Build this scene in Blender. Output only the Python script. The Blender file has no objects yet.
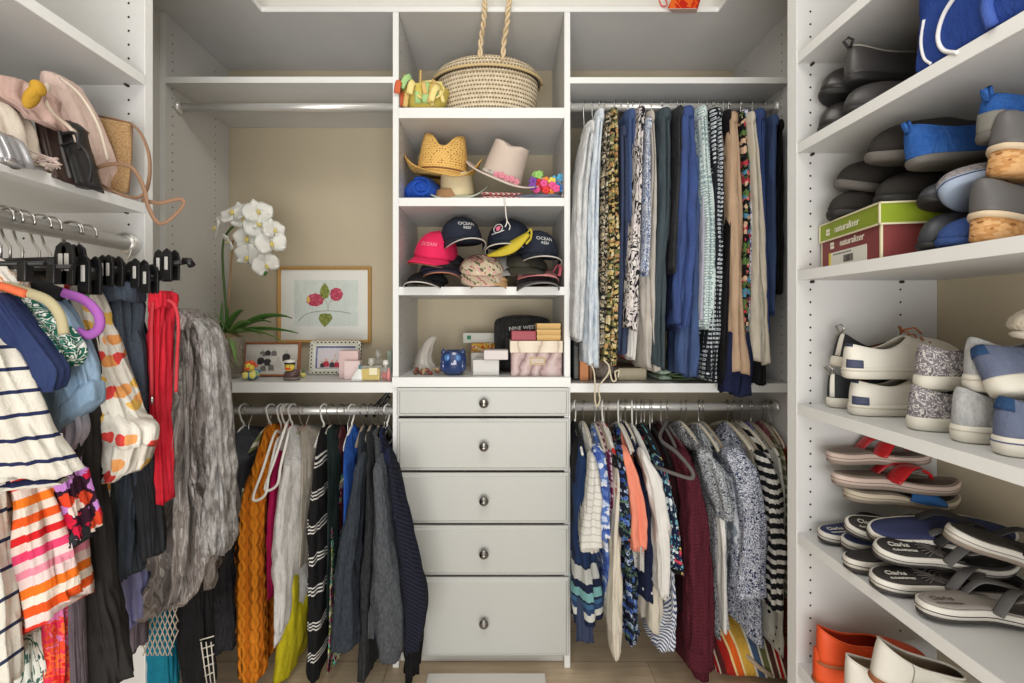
import bpy, math, random
from mathutils import Vector, Matrix, Euler, noise
PI = math.pi
F = 454.0                       # focal length in pixels of the 1024 px wide frame
scn = bpy.context.scene
COL = scn.collection

# ---------------------------------------------------------------- camera, world, lamps, exposure
cam_d = bpy.data.cameras.new('camera'); cam = bpy.data.objects.new('camera', cam_d); COL.objects.link(cam)
cam.location = (0, 0, 1.2); cam.rotation_euler = (PI/2, 0, 0)
cam_d.sensor_width = 36; cam_d.lens = F/1024*36
cam_d.shift_x = 12/1024; cam_d.shift_y = -23.5/1024; cam_d.clip_start = .02
scn.camera = cam
scn.view_settings.view_transform = 'Standard'; scn.view_settings.look = 'None'
scn.view_settings.gamma = 1; scn.view_settings.use_curve_mapping = False
scn.view_settings.exposure = 0.1
world = bpy.data.worlds.new('world'); scn.world = world; world.use_nodes = True
world.node_tree.nodes['Background'].inputs[0].default_value = (1.0, .985, .95, 1)
world.node_tree.nodes['Background'].inputs[1].default_value = 1.0
def area(name, loc, rot, size, power, col=(1, .97, .92)):
    l = bpy.data.lights.new(name, 'AREA'); l.shape = 'RECTANGLE'; l.size, l.size_y = size; l.energy = power; l.color = col
    o = bpy.data.objects.new(name, l); COL.objects.link(o); o.location = loc; o.rotation_euler = rot
    return o
area('ceiling_lamp_light', (0, .35, 2.60), (0, 0, 0), (.9, .9), 11, (1, .97, .92))
area('rear_fill_light', (0, -1.15, .75), (PI/2+.55, 0, 0), (1.7, 1.3), 42, (1, .985, .95))  # unseen fill lamp added behind the camera, tilted up to brighten shelf undersides

# ---------------------------------------------------------------- small tools
def at(u, v, D): return Vector(((u-500)*D/F, D, 1.2-(v-318)*D/F))
def lin(c):
    if isinstance(c, str): c = tuple(int(c[i:i+2], 16) for i in (0, 2, 4))
    r = []
    for x in c[:3]:
        x = x/255.0; r.append(x/12.92 if x <= .04045 else ((x+.055)/1.055)**2.4)
    return tuple(r)+(1.0,)
def sp(x, p): return math.copysign(abs(x)**p, x)
def lerp(a, b, t): return a+(b-a)*t
def nz(x, y=0., z=0.): return noise.noise(Vector((x, y, z)))
def interp(rows, t, smooth=True):
    """rows: list of tuples keyed on the first item"""
    if t <= rows[0][0]: return list(rows[0][1:])
    if t >= rows[-1][0]: return list(rows[-1][1:])
    for i in range(len(rows)-1):
        a, b = rows[i], rows[i+1]
        if a[0] <= t <= b[0]:
            s = (t-a[0])/max(1e-9, b[0]-a[0])
            p0 = rows[i-1] if i > 0 else a; p3 = rows[i+2] if i+2 < len(rows) else b
            out = []
            for k in range(1, len(a)):
                if not smooth: out.append(lerp(a[k], b[k], s)); continue
                h = b[0]-a[0]
                m0 = (b[k]-p0[k])/max(1e-9, b[0]-p0[0])*h; m1 = (p3[k]-a[k])/max(1e-9, p3[0]-a[0])*h
                s2, s3 = s*s, s*s*s
                out.append((2*s3-3*s2+1)*a[k]+(s3-2*s2+s)*m0+(-2*s3+3*s2)*b[k]+(s3-s2)*m1)
            return out
def catmull(pts, n=8):
    pts = [Vector(p) for p in pts]
    if len(pts) < 3: 
        return [pts[0].lerp(pts[-1], i/n) for i in range(n+1)]
    out = []
    for i in range(len(pts)-1):
        p0 = pts[i-1] if i else pts[0]*2-pts[1]; p1, p2 = pts[i], pts[i+1]
        p3 = pts[i+2] if i+2 < len(pts) else pts[-1]*2-pts[-2]
        for k in range(n):
            t = k/n
            out.append(.5*((2*p1)+(p2-p0)*t+(2*p0-5*p1+4*p2-p3)*t*t+(3*p1-p0-3*p2+p3)*t**3))
    out.append(pts[-1]); return out

class MB:
    def __init__(s): s.v = []; s.f = []; s.m = []; s.mi = 0; s.M = Matrix.Identity(4)
    def add(s, vs, fs):
        b = len(s.v)
        for p in vs: s.v.append(s.M @ Vector(p))
        for f in fs: s.f.append(tuple(i+b for i in f)); s.m.append(s.mi)
        return s
    def box(s, lo, hi):
        x0, y0, z0 = lo; x1, y1, z1 = hi
        if x0 > x1: x0, x1 = x1, x0
        if y0 > y1: y0, y1 = y1, y0
        if z0 > z1: z0, z1 = z1, z0
        return s.add([(x0,y0,z0),(x1,y0,z0),(x1,y1,z0),(x0,y1,z0),(x0,y0,z1),(x1,y0,z1),(x1,y1,z1),(x0,y1,z1)],
              [(0,3,2,1),(4,5,6,7),(0,1,5,4),(1,2,6,5),(2,3,7,6),(3,0,4,7)])
    def loft(s, rings, caps=True, closed=True):
        n = len(rings[0]); vs = [p for r in rings for p in r]; fs = []
        for i in range(len(rings)-1):
            for j in range(n if closed else n-1):
                a = i*n+j; b = i*n+(j+1) % n
                fs.append((a, b, b+n, a+n))
        if caps and closed:
            fs.append(tuple(reversed(range(n)))); fs.append(tuple(range((len(rings)-1)*n, len(rings)*n)))
        return s.add(vs, fs)
    def tube(s, pts, r, seg=8, caps=True, flat=1.0, up=None, n=0):
        pts = catmull(pts, n) if n else [Vector(p) for p in pts]
        N = len(pts); rings = []
        t0 = (pts[1]-pts[0]).normalized()
        u = Vector(up) if up else (Vector((0, 0, 1)) if abs(t0.z) < .9 else Vector((1, 0, 0)))
        for i, p in enumerate(pts):
            t = (pts[min(i+1, N-1)]-pts[max(i-1, 0)])
            if t.length < 1e-9: t = t0
            t.normalize()
            side = t.cross(u)
            if side.length < 1e-6: side = t.orthogonal()
            side.normalize(); nu = side.cross(t).normalized()
            if not up: u = nu
            rr = r if not isinstance(r, (list, tuple)) else interp([(k/(len(r)-1), x) for k, x in enumerate(r)], i/(N-1))[0]
            rings.append([p+side*math.cos(2*PI*k/seg)*rr+nu*math.sin(2*PI*k/seg)*rr*flat for k in range(seg)])
        return s.loft(rings, caps)
    def ell(s, c, r, seg=16, rg=10, rot=None, fn=None):
        c = Vector(c); R = Euler(rot).to_matrix() if rot else Matrix.Identity(3)
        vs = [c+R@Vector((0, 0, -r[2]))]; fs = []
        for i in range(1, rg):
            a = -PI/2+PI*i/rg
            for j in range(seg):
                b = 2*PI*j/seg; q = Vector((math.cos(a)*math.cos(b)*r[0], math.cos(a)*math.sin(b)*r[1], math.sin(a)*r[2]))
                if fn: q = fn(q)
                vs.append(c+R@q)
        vs.append(c+R@Vector((0, 0, r[2])))
        for j in range(seg): fs.append((0, 1+(j+1) % seg, 1+j))
        for i in range(rg-2):
            for j in range(seg):
                a = 1+i*seg+j; b = 1+i*seg+(j+1) % seg
                fs.append((a, b, b+seg, a+seg))
        t = len(vs)-1; k = 1+(rg-2)*seg
        for j in range(seg): fs.append((k+j, k+(j+1) % seg, t))
        return s.add(vs, fs)
    def lathe(s, prof, c=(0, 0, 0), seg=24, sx=1, sy=1, caps=True):
        return s.loft([[Vector(c)+Vector((r*sx*math.cos(2*PI*k/seg), r*sy*math.sin(2*PI*k/seg), z)) for k in range(seg)] for r, z in prof], caps)
    def build(s, name, mats, parent=None, smooth=True, bevel=0, solid=0, sub=0, inner=False, local=False, offset=-1, hide=None):
        me = bpy.data.meshes.new(name)
        o = bpy.data.objects.new(name, me); COL.objects.link(o)
        L = Vector((0, 0, 0))
        if parent is not None and not local:
            L = gloc(parent)
        elif parent is None and not local:
            zs = min(p.z for p in s.v); cx = sum(p.x for p in s.v)/len(s.v); cy = sum(p.y for p in s.v)/len(s.v)
            L = Vector((cx, cy, zs)); o.location = L
        me.from_pydata([tuple(p-L) for p in s.v], [], s.f)
        if not isinstance(mats, (list, tuple)): mats = [mats]
        for m in mats: me.materials.append(m)
        if len(mats) > 1: me.polygons.foreach_set('material_index', [min(i, len(mats)-1) for i in s.m])
        me.polygons.foreach_set('use_smooth', [bool(smooth)]*len(me.polygons))
        if parent is not None: o.parent = parent
        if bevel:
            b = o.modifiers.new('bevel', 'BEVEL'); b.width = bevel; b.segments = 2; b.limit_method = 'ANGLE'; b.angle_limit = .6
        if solid:
            b = o.modifiers.new('solid', 'SOLIDIFY'); b.thickness = solid; b.offset = offset
            if inner: b.material_offset = 1; b.material_offset_rim = 0
        if sub:
            b = o.modifiers.new('sub', 'SUBSURF'); b.levels = sub; b.render_levels = sub
        me.update(); return o
def gloc(o):
    L = Vector(o.location)
    while o.parent is not None: o = o.parent; L += Vector(o.location)
    return L
LABELS = {}
def thing(name, label, cat, loc=(0, 0, 0), rot=(0, 0, 0), group=None):
    o = bpy.data.objects.new(name, None); COL.objects.link(o); o.empty_display_size = .02
    o.location = loc; o.rotation_euler = rot
    return tag(o, label, cat, group)
def tag(o, label, cat, group=None, kind=None):
    o['label'] = label; o['category'] = cat
    if group: o['group'] = group
    if kind: o['kind'] = kind
    return o
def struct(o): o['kind'] = 'structure'; return o
def textmesh(txt, size, mat, parent, name, M, ext=.0004, font_scale=1.0, bend=None):
    cu = bpy.data.curves.new(name, 'FONT'); cu.body = txt; cu.size = size; cu.extrude = ext; cu.align_x = 'CENTER'; cu.align_y = 'CENTER'
    cu.resolution_u = 3
    t = bpy.data.objects.new('tmp', cu); COL.objects.link(t)
    bpy.context.view_layer.update()
    me = bpy.data.meshes.new_from_object(t.evaluated_get(bpy.context.evaluated_depsgraph_get()))
    bpy.data.objects.remove(t)
    for v in me.vertices:
        p = Vector((v.co.x*font_scale, v.co.y, v.co.z))
        if bend: p = bend(p)
        v.co = M @ p
    me.materials.clear(); me.materials.append(mat)
    o = bpy.data.objects.new(name, me); COL.objects.link(o); o.parent = parent
    return o

# ---------------------------------------------------------------- materials
class NT:
    def __init__(s, name, rough=.8, spec=.3):
        s.mat = bpy.data.materials.new(name); s.mat.use_nodes = True; s.t = s.mat.node_tree
        s.b = s.t.nodes['Principled BSDF']; s.b.inputs['Roughness'].default_value = rough
        s.b.inputs['Specular IOR Level'].default_value = spec
        s.tc = s.t.nodes.new('ShaderNodeTexCoord'); s.co = s.tc.outputs['Object']
    def n(s, typ, props=None, **ins):
        nd = s.t.nodes.new(typ)
        for k, v in (props or {}).items(): setattr(nd, k, v)
        for k, v in ins.items():
            k2 = int(k[1:]) if k[0] == 'i' and k[1:].isdigit() else k.replace('_', ' ')
            if isinstance(v, bpy.types.NodeSocket): s.t.links.new(v, nd.inputs[k2])
            else: nd.inputs[k2].default_value = v
        return nd
    def link(s, a, b): s.t.links.new(a, b)
    def ramp(s, fac, stops, const=True):
        nd = s.t.nodes.new('ShaderNodeValToRGB'); cr = nd.color_ramp; cr.interpolation = 'CONSTANT' if const else 'LINEAR'
        while len(cr.elements) > 1: cr.elements.remove(cr.elements[-1])
        cr.elements[0].position = stops[0][0]; cr.elements[0].color = lin(stops[0][1])
        for p, c in stops[1:]:
            e = cr.elements.new(min(1, p)); e.color = lin(c)
        s.link(fac, nd.inputs[0]); return nd.outputs[0]
    def math(s, op, a, b=0.0, c=0.0):
        nd = s.t.nodes.new('ShaderNodeMath'); nd.operation = op
        for i, x in enumerate((a, b, c)):
            if isinstance(x, bpy.types.NodeSocket): s.link(x, nd.inputs[i])
            else: nd.inputs[i].default_value = x
        return nd.outputs[0]
    def mix(s, fac, a, b, typ='MIX'):
        nd = s.t.nodes.new('ShaderNodeMix'); nd.data_type = 'RGBA'; nd.blend_type = typ
        for i, x in ((0, fac), (6, a), (7, b)):
            if isinstance(x, bpy.types.NodeSocket): s.link(x, nd.inputs[i])
            else: nd.inputs[i].default_value = x if i == 0 else (lin(x) if not (isinstance(x, tuple) and len(x) == 4) else x)
        return nd.outputs[2]
    def noise(s, scale, detail=2, rough=.5, co=None, dist=0):
        return s.n('ShaderNodeTexNoise', Vector=co or s.co, Scale=float(scale), Detail=float(detail), Roughness=rough, Distortion=float(dist))
    def vor(s, scale, rnd=1.0, co=None, feature='F1', dim='3D'):
        return s.n('ShaderNodeTexVoronoi', {'feature': feature, 'voronoi_dimensions': dim}, Vector=co or s.co, Scale=float(scale), Randomness=rnd)
    def scaled(s, sc, co=None, loc=(0, 0, 0), rot=(0, 0, 0)):
        return s.n('ShaderNodeMapping', Vector=co or s.co, Scale=sc, Location=loc, Rotation=rot).outputs[0]
    def col(s, c):
        if isinstance(c, bpy.types.NodeSocket): s.link(c, s.b.inputs['Base Color'])
        else: s.b.inputs['Base Color'].default_value = lin(c)
        return s
    def bump(s, h, strength=.3, dist=.002):
        nd = s.n('ShaderNodeBump', Strength=strength, Distance=dist, Height=h)
        s.link(nd.outputs[0], s.b.inputs['Normal']); return s
MC = {}
def solid(name, c, rough=.5, metal=0, spec=.4, var=0, vs=30, bump=0, bs=200, alpha=1, trans=0, coat=0, bd=.001):
    k = ('s', name)
    if k in MC: return MC[k]
    m = NT(name, rough, spec); m.b.inputs['Metallic'].default_value = metal
    if var:
        nn = m.noise(vs, 4, .6)
        m.col(m.mix(m.math('MULTIPLY', nn.outputs[0], 1.0), tuple(max(0, x-var) for x in hexrgb(c)), tuple(min(255, x+var) for x in hexrgb(c))))
    else: m.col(c)
    if bump: m.bump(m.noise(bs, 3).outputs[0], bump, bd)
    if trans: m.b.inputs['Transmission Weight'].default_value = trans
    if coat: m.b.inputs['Coat Weight'].default_value = coat
    MC[k] = m.mat; return m.mat
def hexrgb(c):
    return tuple(int(c[i:i+2], 16) for i in (0, 2, 4)) if isinstance(c, str) else c
def weave(m, fine=900, wr=25, st=.35):
    """fabric surface: creases and weave"""
    a = m.math('ADD', m.noise(wr, 4, .6, dist=.6, co=m.scaled((1.3, 1.3, .45))).outputs[0], m.math('MULTIPLY', m.noise(wr*2.6, 3, .6, dist=1.2).outputs[0], .35)); b = m.noise(fine, 1).outputs[0]
    h = m.math('ADD', m.math('MULTIPLY', a, 1.0), m.math('MULTIPLY', b, .18))
    m.bump(h, min(1, st*1.5), .013)
def fab(name, kind, *a, **k):
    key = ('f', name)
    if key in MC: return MC[key]
    m = NT(name, k.pop('rough', .88), k.pop('spec', .2)); wr = k.pop('wr', 25); st = k.pop('st', .35); sheen = k.pop('sheen', .0)
    if sheen: m.b.inputs['Sheen Weight'].default_value = sheen
    r = FAB[kind](m, *a, **k)
    if r is None: weave(m, wr=wr, st=st)
    MC[key] = m.mat; return m.mat
def f_plain(m, c, var=10, vs=14):
    c = hexrgb(c); nn = m.noise(vs, 5, .65).outputs[0]
    m.col(m.ramp(nn, [(.3, tuple(max(0, x-var) for x in c)), (.7, tuple(min(255, x+var) for x in c))], False))
def f_heather(m, a, b, scale=160):
    n1 = m.noise(scale, 3, .7, co=m.scaled((1, 1, .35))).outputs[0]
    m.col(m.ramp(n1, [(.38, a), (.62, b)], False))
def f_denim(m, a, b):
    n1 = m.noise(18, 4, .6, co=m.scaled((1.5, 1.5, .5))).outputs[0]; n2 = m.noise(420, 1).outputs[0]
    c = m.ramp(n1, [(.3, a), (.72, b)], False)
    c = m.mix(m.math('MULTIPLY', n2, .10), c, lin((205, 212, 222)))
    m.col(c)
def _coord(m, axis):
    s = m.n('ShaderNodeSeparateXYZ', Vector=m.co)
    if axis == 'z': return s.outputs[2]
    if axis == 'x': return s.outputs[0]
    if axis == 'y': return s.outputs[1]
    ax = axis
    d = m.n('ShaderNodeVectorMath', {'operation': 'DOT_PRODUCT'}, i0=m.co, i1=ax); return d.outputs['Value']
def f_stripe(m, seq, axis='z', warp=.004, ws=8, phase=0.0, grain=0):
    """seq: [(width_m, colour), ...] repeated"""
    P = sum(w for w, _ in seq); t = _coord(m, axis)
    if warp: t = m.math('ADD', t, m.math('MULTIPLY', m.math('SUBTRACT', m.noise(ws, 1).outputs[0], .5), warp*4))
    t = m.math('FRACT', m.math('ADD', m.math('DIVIDE', t, P), phase+100))
    st = []; p = 0
    for w, c in seq: st.append((p/P, c)); p += w
    m.col(m.ramp(t, st))
def _flatco(m, src=None, k=.5):
    s = m.n('ShaderNodeSeparateXYZ', Vector=src or m.co)
    return m.n('ShaderNodeCombineXYZ', X=m.math('ADD', s.outputs[0], m.math('MULTIPLY', s.outputs[1], k)), Y=s.outputs[2]).outputs[0]
def f_floral(m, base, cols, scale=40, thr=.35, leaf=None, lthr=.22, lscale=None, warp=.012, center=None):
    w = m.noise(55, 2).outputs['Color']
    co = m.n('ShaderNodeVectorMath', {'operation': 'MULTIPLY_ADD'}, i0=w, i1=(warp*2,)*3, i2=_flatco(m)).outputs[0]
    v = m.vor(scale, 1, co, dim='2D')
    sel = m.n('ShaderNodeSeparateColor', Color=v.outputs['Color']).outputs[0]
    pc = m.ramp(sel, [(i/len(cols), c) for i, c in enumerate(cols)])
    base_c = m.mix(0.0, base, base)
    if leaf:
        v2 = m.vor(lscale or scale*1.7, 1, m.scaled((1, .6, 1), co, (3, 1, 2)), dim='2D')
        base_c = m.mix(m.math('LESS_THAN', v2.outputs['Distance'], lthr), base_c, leaf)
    c = m.mix(m.math('LESS_THAN', v.outputs['Distance'], thr), base_c, pc)
    if center: c = m.mix(m.math('LESS_THAN', v.outputs['Distance'], thr*.35), c, center)
    m.col(c)
def f_dots(m, base, dot, scale=60, thr=.25, rnd=0., ring=None, rthr=.1):
    v = m.vor(scale, rnd, _flatco(m), dim='2D') if scale > 40 else m.vor(scale, rnd)
    c = m.mix(m.math('LESS_THAN', v.outputs['Distance'], thr), base, dot)
    if ring: c = m.mix(m.math('LESS_THAN', v.outputs['Distance'], rthr), c, ring)
    m.col(c)
def f_blotch(m, cols, scale=30, stretch=(1, 1, 1), dist=1.0, det=2):
    n1 = m.noise(scale, det, .5, co=m.scaled(stretch), dist=dist).outputs[0]
    k = len(cols); st = [(0, cols[0])]
    for i in range(1, k): st.append((.36+.28*(i-.5)/(k-1)*1.0, cols[i]))
    m.col(m.ramp(n1, st))
def f_lines(m, base, line, scale=12, dist=8, thr=.5, sc=(1, 1, 1)):
    w = m.n('ShaderNodeTexWave', Vector=m.scaled(sc), Scale=float(scale), Distortion=float(dist), Detail=2.0)
    m.col(m.mix(m.math('GREATER_THAN', w.outputs['Fac'], thr), base, line))
def f_knit(m, a, b, scale=60, axis=(1, 0, 0), rows=0):
    t = _coord(m, 'z'); s = m.n('ShaderNodeSeparateXYZ', Vector=m.co)
    h = m.math('ADD', s.outputs[0], s.outputs[1])
    w1 = m.math('SINE', m.math('MULTIPLY', h, scale*6.28)); w2 = m.math('SINE', m.math('ADD', m.math('MULTIPLY', t, scale*5), m.math('MULTIPLY', w1, 1.4)))
    f = m.math('ADD', m.math('MULTIPLY', m.math('ADD', w1, w2), .25), .5)
    m.col(m.ramp(f, [(.1, a), (.8, b)], False)); m.bump(m.math('ADD', f, m.math('MULTIPLY', m.noise(20, 4).outputs[0], 1.2)), .7, .004)
    return 1
def f_cable(m, a, b, P_=.04):
    s = m.n('ShaderNodeSeparateXYZ', Vector=m.co); h = m.math('ADD', s.outputs[0], m.math('MULTIPLY', s.outputs[1], .6))
    xx = m.math('SUBTRACT', m.math('FRACT', m.math('ADD', m.math('DIVIDE', h, P_), 50.0)), .5)
    sw = m.math('MULTIPLY', m.math('SINE', m.math('MULTIPLY', s.outputs[2], 6.2832/.085)), .2)
    f = m.math('MAXIMUM', m.math('SUBTRACT', 1.0, m.math('MULTIPLY', m.math('ABSOLUTE', m.math('SUBTRACT', xx, sw)), 4.0)), m.math('SUBTRACT', 1.0, m.math('MULTIPLY', m.math('ABSOLUTE', m.math('ADD', xx, sw)), 4.0)))
    f = m.math('MAXIMUM', f, 0.0); f = m.math('POWER', f, .6)
    m.col(m.ramp(f, [(.1, a), (.7, b)], False))
    m.bump(m.math('ADD', m.math('ADD', f, m.math('MULTIPLY', m.noise(260, 2).outputs[0], .25)), m.math('MULTIPLY', m.noise(14, 3).outputs[0], .8)), .9, .012)
    return 1
FAB = dict(cable=f_cable, plain=f_plain, heather=f_heather, denim=f_denim, stripe=f_stripe, floral=f_floral, dots=f_dots, blotch=f_blotch, lines=f_lines, knit=f_knit)

WHITE = NT('white_melamine', .42, .35)
_n = WHITE.noise(4, 3).outputs[0]; WHITE.col(WHITE.ramp(_n, [(.3, (203, 203, 203)), (.7, (210, 210, 209))], False)); WHITE = WHITE.mat
EDGE = solid('white_edge_banding', (230, 231, 230), .4)
HOLE = solid('pin_hole_dark', (40, 38, 36), .8)
BEIGE = NT('beige_wall_paint', .85, .2); _n = BEIGE.noise(3, 4).outputs[0]
BEIGE.col(BEIGE.ramp(_n, [(.3, (188, 176, 153)), (.7, (196, 184, 160))], False)); BEIGE.bump(BEIGE.noise(180, 3).outputs[0], .15, .002); BEIGE = BEIGE.mat
CHROME = solid('chrome', (222, 221, 218), .32, .55)
WIRE = solid('bright_wire', (196, 194, 190), .28, 1)
DARKPIN = solid('dark_shelf_pin', (60, 55, 50), .4, .8)
BLACKP = solid('black_plastic', (20, 20, 21), .4)
BLACKV = solid('black_velvet', (17, 17, 18), .9)
WHITEP = solid('white_plastic', (226, 224, 218), .35)
# ---------------------------------------------------------------- the room
FY = 1.56; TOP = 2.266; BT = .015
XL, XR, YB, YF, CZ = -1.18, 1.108, 1.93, -1.3, 2.74
def sbox(name, lo, hi, m, **k): return struct(MB().box(lo, hi).build(name, m, smooth=False, **k))
FLOORM = NT('floor_planks', .38, .4)
_br = FLOORM.n('ShaderNodeTexBrick', {'offset': .37}, Vector=FLOORM.scaled((1, 1, 1), None, (.35, .02, 0)), Scale=1.0, Mortar_Size=.0016, Brick_Width=.9, Row_Height=.155,
    Color1=lin((204, 184, 156)), Color2=lin((192, 171, 142)), Mortar=lin((108, 90, 70)))
_g = FLOORM.noise(7, 6, .65, co=FLOORM.scaled((.6, 9, 1))).outputs[0]
FLOORM.col(FLOORM.mix(.35, _br.outputs[0], FLOORM.ramp(_g, [(.3, (160, 136, 108)), (.7, (226, 208, 180))], False), 'MIX')); FLOORM = FLOORM.mat
CEILM = solid('ceiling_paint', (226, 224, 218), .9, var=3)
sbox('floor', (XL-.1, YF, -.1), (XR+.1, YB+.1, 0), FLOORM)
sbox('ceiling', (XL-.1, YF, CZ), (XR+.1, YB+.1, CZ+.1), CEILM)
sbox('wall_back', (XL-.1, YB, 0), (XR+.1, YB+.1, CZ), BEIGE)
sbox('wall_left', (XL-.1, YF, 0), (XL, YB, CZ), BEIGE)
sbox('wall_right', (XR, YF, 0), (XR+.1, YB, CZ), BEIGE)
sbox('baseboard_back', (XL, YB-.014, 0), (XR, YB, .09), EDGE)
struct(MB().box((XL, 1.62, TOP+.002), (XR, YB, CZ)).build('wall_soffit', CEILM, smooth=False))
# ceiling lamp: flush drum fixture
t = thing('ceiling_light', 'flush round white ceiling light in the middle of the closet ceiling', 'ceiling light', (0, .35, CZ-.10))
MB().lathe([(.0, .10), (.19, .10), (.20, .09), (.20, .075), (.0, .075)], (0, .35, CZ-.10)).build('lamp_base', EDGE, t)
_e = NT('lamp_glass', .4); _e.col((250, 245, 235)); _e.b.inputs['Emission Color'].default_value = (1, .95, .88, 1); _e.b.inputs['Emission Strength'].default_value = 2.5
MB().lathe([(.0, .0+.02), (.10, .024), (.16, .04), (.185, .075), (.0, .075)], (0, .35, CZ-.10)).build('lamp_shade', _e.mat, t)

# ---------------------------------------------------------------- closet furniture
TH = .02
def zv(v, D): return 1.2-(v-318)*D/F
def holes(mb, plane, a, b, z0, z1, off, step=.032, r=.003):
    """rows of shelf pin holes; plane 'x': panel face at x=a, rows at y in b; plane 'y': face at y=a, rows at x in b"""
    mb.mi = 1
    for w in b:
        z = z0
        while z < z1:
            n = 6; vs = []
            for k in range(n):
                c, s_ = math.cos(2*PI*k/n)*r, math.sin(2*PI*k/n)*r
                vs.append((a+off, w+c, z+s_) if plane == 'x' else (w+c, a+off, z+s_))
            mb.add(vs, [tuple(range(n))]); z += step
    mb.mi = 0
def vpanel(name, x0, x1, y0, y1, z0, z1, parent, hx=None, hy=None, edge_front=True):
    mb = MB().box((x0, y0, z0), (x1, y1, z1))
    if hx: 
        for (face, off) in hx: holes(mb, 'x', face, (y0+.035, y1-.095), .35, z1-.08, off)
    o = mb.build(name, [WHITE, HOLE], parent, smooth=False)
    return o
def shelf(x0, x1, y0, y1, ztop, parent, name='shelf', th=TH, front='y'):
    mb = MB().box((x0, y0, ztop-th), (x1, y1, ztop))
    o = mb.build(name, WHITE, parent, smooth=False)
    e = MB()
    if front == 'y': e.box((x0, y0-.0012, ztop-th-.0004), (x1, y0+.001, ztop+.0004))
    elif front == '+x': e.box((x1-.001, y0, ztop-th-.0004), (x1+.0012, y1, ztop+.0004))
    else: e.box((x0-.0012, y0, ztop-th-.0004), (x0+.001, y1, ztop+.0004))
    q = e.build('edge_strip', EDGE, o, smooth=False)
    return o
def rodx(x0, x1, y, z, parent):
    r = MB(); r.tube([(x0, y, z), (x1, y, z)], .0145, 16, flat=1.0); o = r.build('hanging_rod', CHROME, parent)
    for x, s_ in ((x0, 1), (x1, -1)):
        f = MB(); f.M = Matrix.Translation((x, y, z)) @ Matrix.Rotation(PI/2*s_, 4, 'Y')
        f.lathe([(0, 0), (.024, 0), (.024, .004), (.018, .014), (.0, .014)], seg=18); f.build('rod_flange', CHROME, parent)
XT0, XT1 = -.3675, .2405          # tower outer faces
XB0, XB1 = -1.151, .99            # bay outer inner faces
# centre tower
tw = thing('drawer_tower', 'white closet tower with four open cubbies above five drawers', 'cabinet', ((XT0+XT1)/2, 1.74, 0))
def panelx(x0, x1, parent, faces):
    mb = MB().box((x0, FY, .0), (x1, YB-.002, TOP-BT-.001))
    for face, off in faces: holes(mb, 'x', face, (FY+.035, YB-.095), .95, 2.2, off)
    o = mb.build('side_panel', [WHITE, HOLE], parent, smooth=False)
    MB().box((x0-.0004, FY-.0012, 0), (x1+.0004, FY+.001, TOP-BT-.001)).build('edge_strip', EDGE, o, smooth=False)
panelx(XT0, XT0+.019, tw, [(XT0, -.0004), (XT0+.019, .0004)])
panelx(XT1-.019, XT1, tw, [(XT1, .0004), (XT1-.019, -.0004)])
ix0, ix1 = XT0+.019, XT1-.019
for vt, vb in ((108, 118), (198, 206), (287, 295)):
    shelf(ix0, ix1, FY, YB-.002, zv(vt, FY), tw, th=zv(vt, FY)-zv(vb, FY))
ztw = zv(377, FY)
shelf(XT0, XT1, FY-.012, YB-.002, ztw, tw, 'counter_top', th=.032)
MB().box((ix0, YB-.012, .3), (ix1, YB-.002, 1.9)).build('back_panel', BEIGE, tw, smooth=False)
MB().box((ix0, FY+.03, 0), (ix1, FY+.045, .075)).build('toe_kick', solid('toe_kick_white', (196, 194, 188), .5), tw, smooth=False)  # one even off-white, slightly darker than the panels
DRAW = solid('drawer_front_paint', (192, 193, 189), .4)
for k, (v0, v1) in enumerate(((388, 416.5), (419, 471), (473.5, 524), (526.5, 576), (578.5, 657))):
    x0, x1 = at(396.5, 0, 1.54).x, at(569.5, 0, 1.54).x; z1, z0 = zv(v0, 1.54), zv(v1, 1.54)
    mb = MB(); b = .008
    rings = []
    for (ins, y) in ((0, 1.558), (0, 1.547), (.003, 1.5445), (b, 1.5445), (b+.004, 1.540)):
        rings.append([(x0+ins, y, z0+ins), (x1-ins, y, z0+ins), (x1-ins, y, z1-ins), (x0+ins, y, z1-ins)])
    mb.loft(rings, caps=True)
    d = mb.build('drawer', DRAW, tw, smooth=False)
    kn = MB(); kc = at(484, (v0+v1)/2 if k < 4 else 620, 1.54); kn.M = Matrix.Translation(kc) @ Matrix.Rotation(PI/2, 4, 'X')
    kn.lathe([(0, 0), (.006, 0), (.0055, .010), (.009, .014), (.0155, .018), (.0165, .023), (.012, .029), (.0, .031)], seg=20)
    kn.build('knob', solid('brushed_nickel', (150, 148, 145), .25, 1), d)
# side bays
lb = thing('hanging_bay', 'white left closet bay with empty upper rod and photo shelf', 'closet unit', (-.76, 1.74, 0))
rb = thing('hanging_bay', 'white right closet bay with two full hanging rods', 'closet unit', (.61, 1.74, 0))
mb = MB().box((XB0-.019, FY, 0), (XB0, YB-.002, TOP-BT-.001)); holes(mb, 'x', XB0, (FY+.035, YB-.096), .98, 2.2, .0004)
pl = mb.build('side_panel', [WHITE, HOLE], lb, smooth=False)
MB().box((XB0-.0194, FY-.0012, 0), (XB0+.0004, FY+.001, TOP-BT-.001)).build('edge_strip', EDGE, pl, smooth=False)
mb = MB().box((XB1, FY, 0), (XB1+.019, YB-.002, TOP-BT-.001)); holes(mb, 'x', XB1, (FY+.035, YB-.096), .98, 2.2, -.0004)
mb.build('side_panel', [WHITE, HOLE], rb, smooth=False)
shelf(XB0+.0005, XT0-.0005, FY, YB-.002, zv(77, FY), lb)
shelf(XB0+.0005, XT0-.0005, FY, YB-.002, zv(382.5, FY), lb, th=.034)
shelf(XT1+.0005, XB1-.0005, FY, YB-.002, zv(77.5, FY), rb)
shelf(XT1+.0005, XB1-.0005, FY, YB-.002, zv(383.5, FY), rb, th=.03)
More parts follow.
